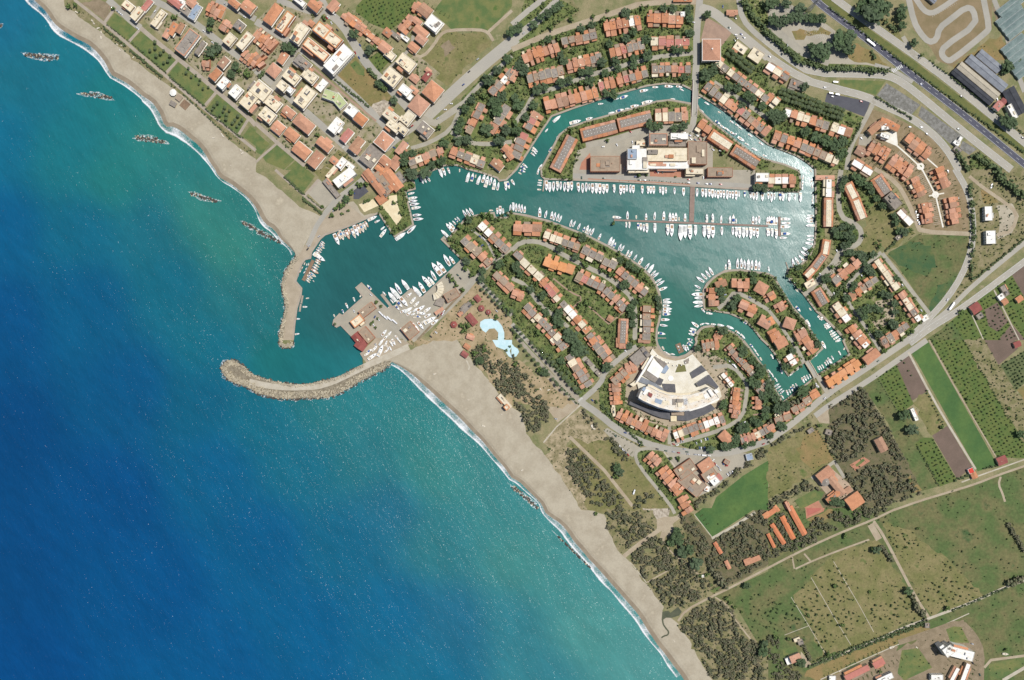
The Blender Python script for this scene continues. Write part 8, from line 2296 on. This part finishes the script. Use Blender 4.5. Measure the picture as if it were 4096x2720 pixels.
mr = N.new('ShaderNodeMapRange'); mr.inputs['From Min'].default_value = .47; mr.inputs['From Max'].default_value = .66; mr.inputs['To Max'].default_value = .95; L_.new(n.outputs[0], mr.inputs[0]); L_.new(mr.outputs[0], p.inputs['Alpha']); MATS['foam'] = fm
for ri, (tl, v) in enumerate(reefs):
    x1, y1, x2, y2, wd, n = v; a = arr(W(tl, x1, y1)); c = arr(W(tl, x2, y2)); m_ = (a + c) / 2; L = math.hypot(*(c - a)); ang = math.atan2(*(c - a)[::-1]); root = empty('rock_reef', (m_[0], m_[1], 0), ang)
    later(root, 'dark surf-washed rock reef', 'off ' + place(*m_), m_[0], m_[1], 'reef', 'rock reefs off the beaches'); n = int(n * 2.6); wd *= U * (.8 if ri != 8 else .6)
    for i in range(n):
        s = rng.uniform(.8, 1.9); u_ = rng.uniform(-L / 2, L / 2); w_ = rng.normal(0, wd / 4) * (1 - .5 * abs(2 * u_ / L) ** 3); o = add('boulder', ROCKD[i % 5] if rng.random() < .85 else ROCKS[i % 5], root, (u_, w_, rng.uniform(-.5, .35)), rng.uniform(0, 6)); o.scale = (s, s, s)
    mb = MB(); k_ = int(L / 9) + 1
    pl = [(p_[0], p_[1], .05) for p_ in splash(0, 0, L / 2 + 1.5, wd * .72, 0)]; mb.face(pl); 
    o = mb.build('surf', ['foam'], root); o['kind'] = 'stuff'
def breakwater(name, label, crest, tilecrest, wd, edge_runs, bseed, blocks):
    root = empty(name, (0, 0, 0)); tag(root, label, 'breakwater')
    g = np.random.default_rng(bseed); spots = []
    for run, depth, dens, blk_ in edge_runs:
        p_ = smooth(run, 1); n = int(sum(math.dist(a, c) for a, c in zip(p_[:-1], p_[1:])) * dens); s_ = resample(p_, n); nn = normals(s_)
        for q_, m_ in zip(s_, nn):
            t_ = g.uniform(-.28, 1.0); pos = q_ + m_ * t_ * depth + g.normal(0, .5, 2); z = GZ + .15 + .55 * min(1, max(0, t_)) if t_ > .1 else -.1 + (t_ + .28) / .38 * 1.1
            spots.append((g.uniform(.75, 1.25), pos[0], pos[1], z, t_ < -.02, blk_, math.atan2(m_[1], m_[0])))
    spots.sort(key=lambda s: -s[0]); big = spots[:280]; small = spots[280:]
    for s, x, y, z, wet, bk, a in big:
        if bk and not wet: o = add('block', BLOCK, root, (x, y, z - .3), a + g.normal(0, .12)); k_ = s * 2.6; o.scale = (k_, k_ * .8, 1.6)
        else: o = add('boulder', (ROCKD if wet else ROCKS)[int(g.integers(5))], root, (x, y, z), g.uniform(0, 6)); k_ = s * 1.5; o.scale = (k_, k_, k_)
    for wetf in (False, True):
        V = []; F = []; n = 0
        for s, x, y, z, wet, bk, a in small:
            if wet != wetf: continue
            v = IV * (1, .8, .65) * g.uniform(.75, 1.25, (12, 1)) * s * 1.2; th = g.uniform(0, 6); v = np.c_[v[:, 0] * math.cos(th) - v[:, 1] * math.sin(th), v[:, 0] * math.sin(th) + v[:, 1] * math.cos(th), v[:, 2]] + (x, y, z); V.append(v); F.append(IF + n); n += 12
        if V: add('rubble_rock', mk('rubble_rock', np.concatenate(V).tolist(), np.concatenate(F).tolist(), ['rockd' if wetf else 'rock']), root, kind='stuff')
    return root
def flip(r_): return [tuple(p_) for p_ in r_][::1]
# rock runs were read with the land on their left: groyne outer (0), inner breakwater head (1), outer arm (2)
rr = rock_runs
print('rock runs', [len(x) for x in rr])
groyne = rr[0]; arm = [p_ for r_ in rr[1:] for p_ in r_]
br = breakwater('groyne', 'straight light groyne with armour stones along its left side', None, None, 5, [(groyne, 5.0, 1.9, False), (groyne, 3.0, 1.0, False)], 3, False)
ia = [W('12', *q_) for q_ in [(988, 222), (880, 280), (780, 330)]] + [W('bw', *q_) for q_ in [(2361, 705), (1880, 815), (1690, 822), (1400, 785), (1100, 715), (870, 625)]]
tip = [W('bw', *q_) for q_ in [(870, 625), (760, 525), (600, 405), (520, 355), (430, 380), (330, 450), (295, 520), (340, 620), (400, 700)]]
oa = [W('bw', *q_) for q_ in [(400, 700), (520, 780), (700, 840), (860, 900), (1000, 995), (1200, 1040), (1400, 1075), (1600, 1085), (1800, 1070), (2300, 1050)]]
ob = [W('12', *q_) for q_ in [(700, 520), (760, 495), (880, 430), (960, 380), (1080, 320), (1180, 270), (1235, 222)]]
b2 = breakwater('breakwater', 'long curved breakwater with pale blocks hooking into the sea below the harbour mouth', None, None, 5, [(ia, 3.2, 1.7, False), (tip, 7.5, 3.0, True), (oa, 9.5, 4.0, True), (ob, 9.5, 3.6, False)], 4, True)
def foam_edge(run, wd, name='surf'):
    p_ = resample(smooth(run, 2), 90); nn = normals(p_); V = []; F = []
    for i, (q_, m_) in enumerate(zip(p_, nn)):
        w_ = wd * (.6 + .4 * math.sin(i * .6) + rng.uniform(-.2, .2)); V += [(*(q_ + m_ * 1.2), .05), (*(q_ - m_ * max(1.0, w_)), .05)]
    for i in range(len(p_) - 1): F.append((2 * i, 2 * i + 1, 2 * i + 3, 2 * i + 2))
    add(name, mk(name, V, F, ['foam']), kind='stuff')
foam_edge(tip[4:] + oa[1:], 4.5); foam_edge(ob, 4.0); foam_edge(groyne, 3.5)
flush_labels()
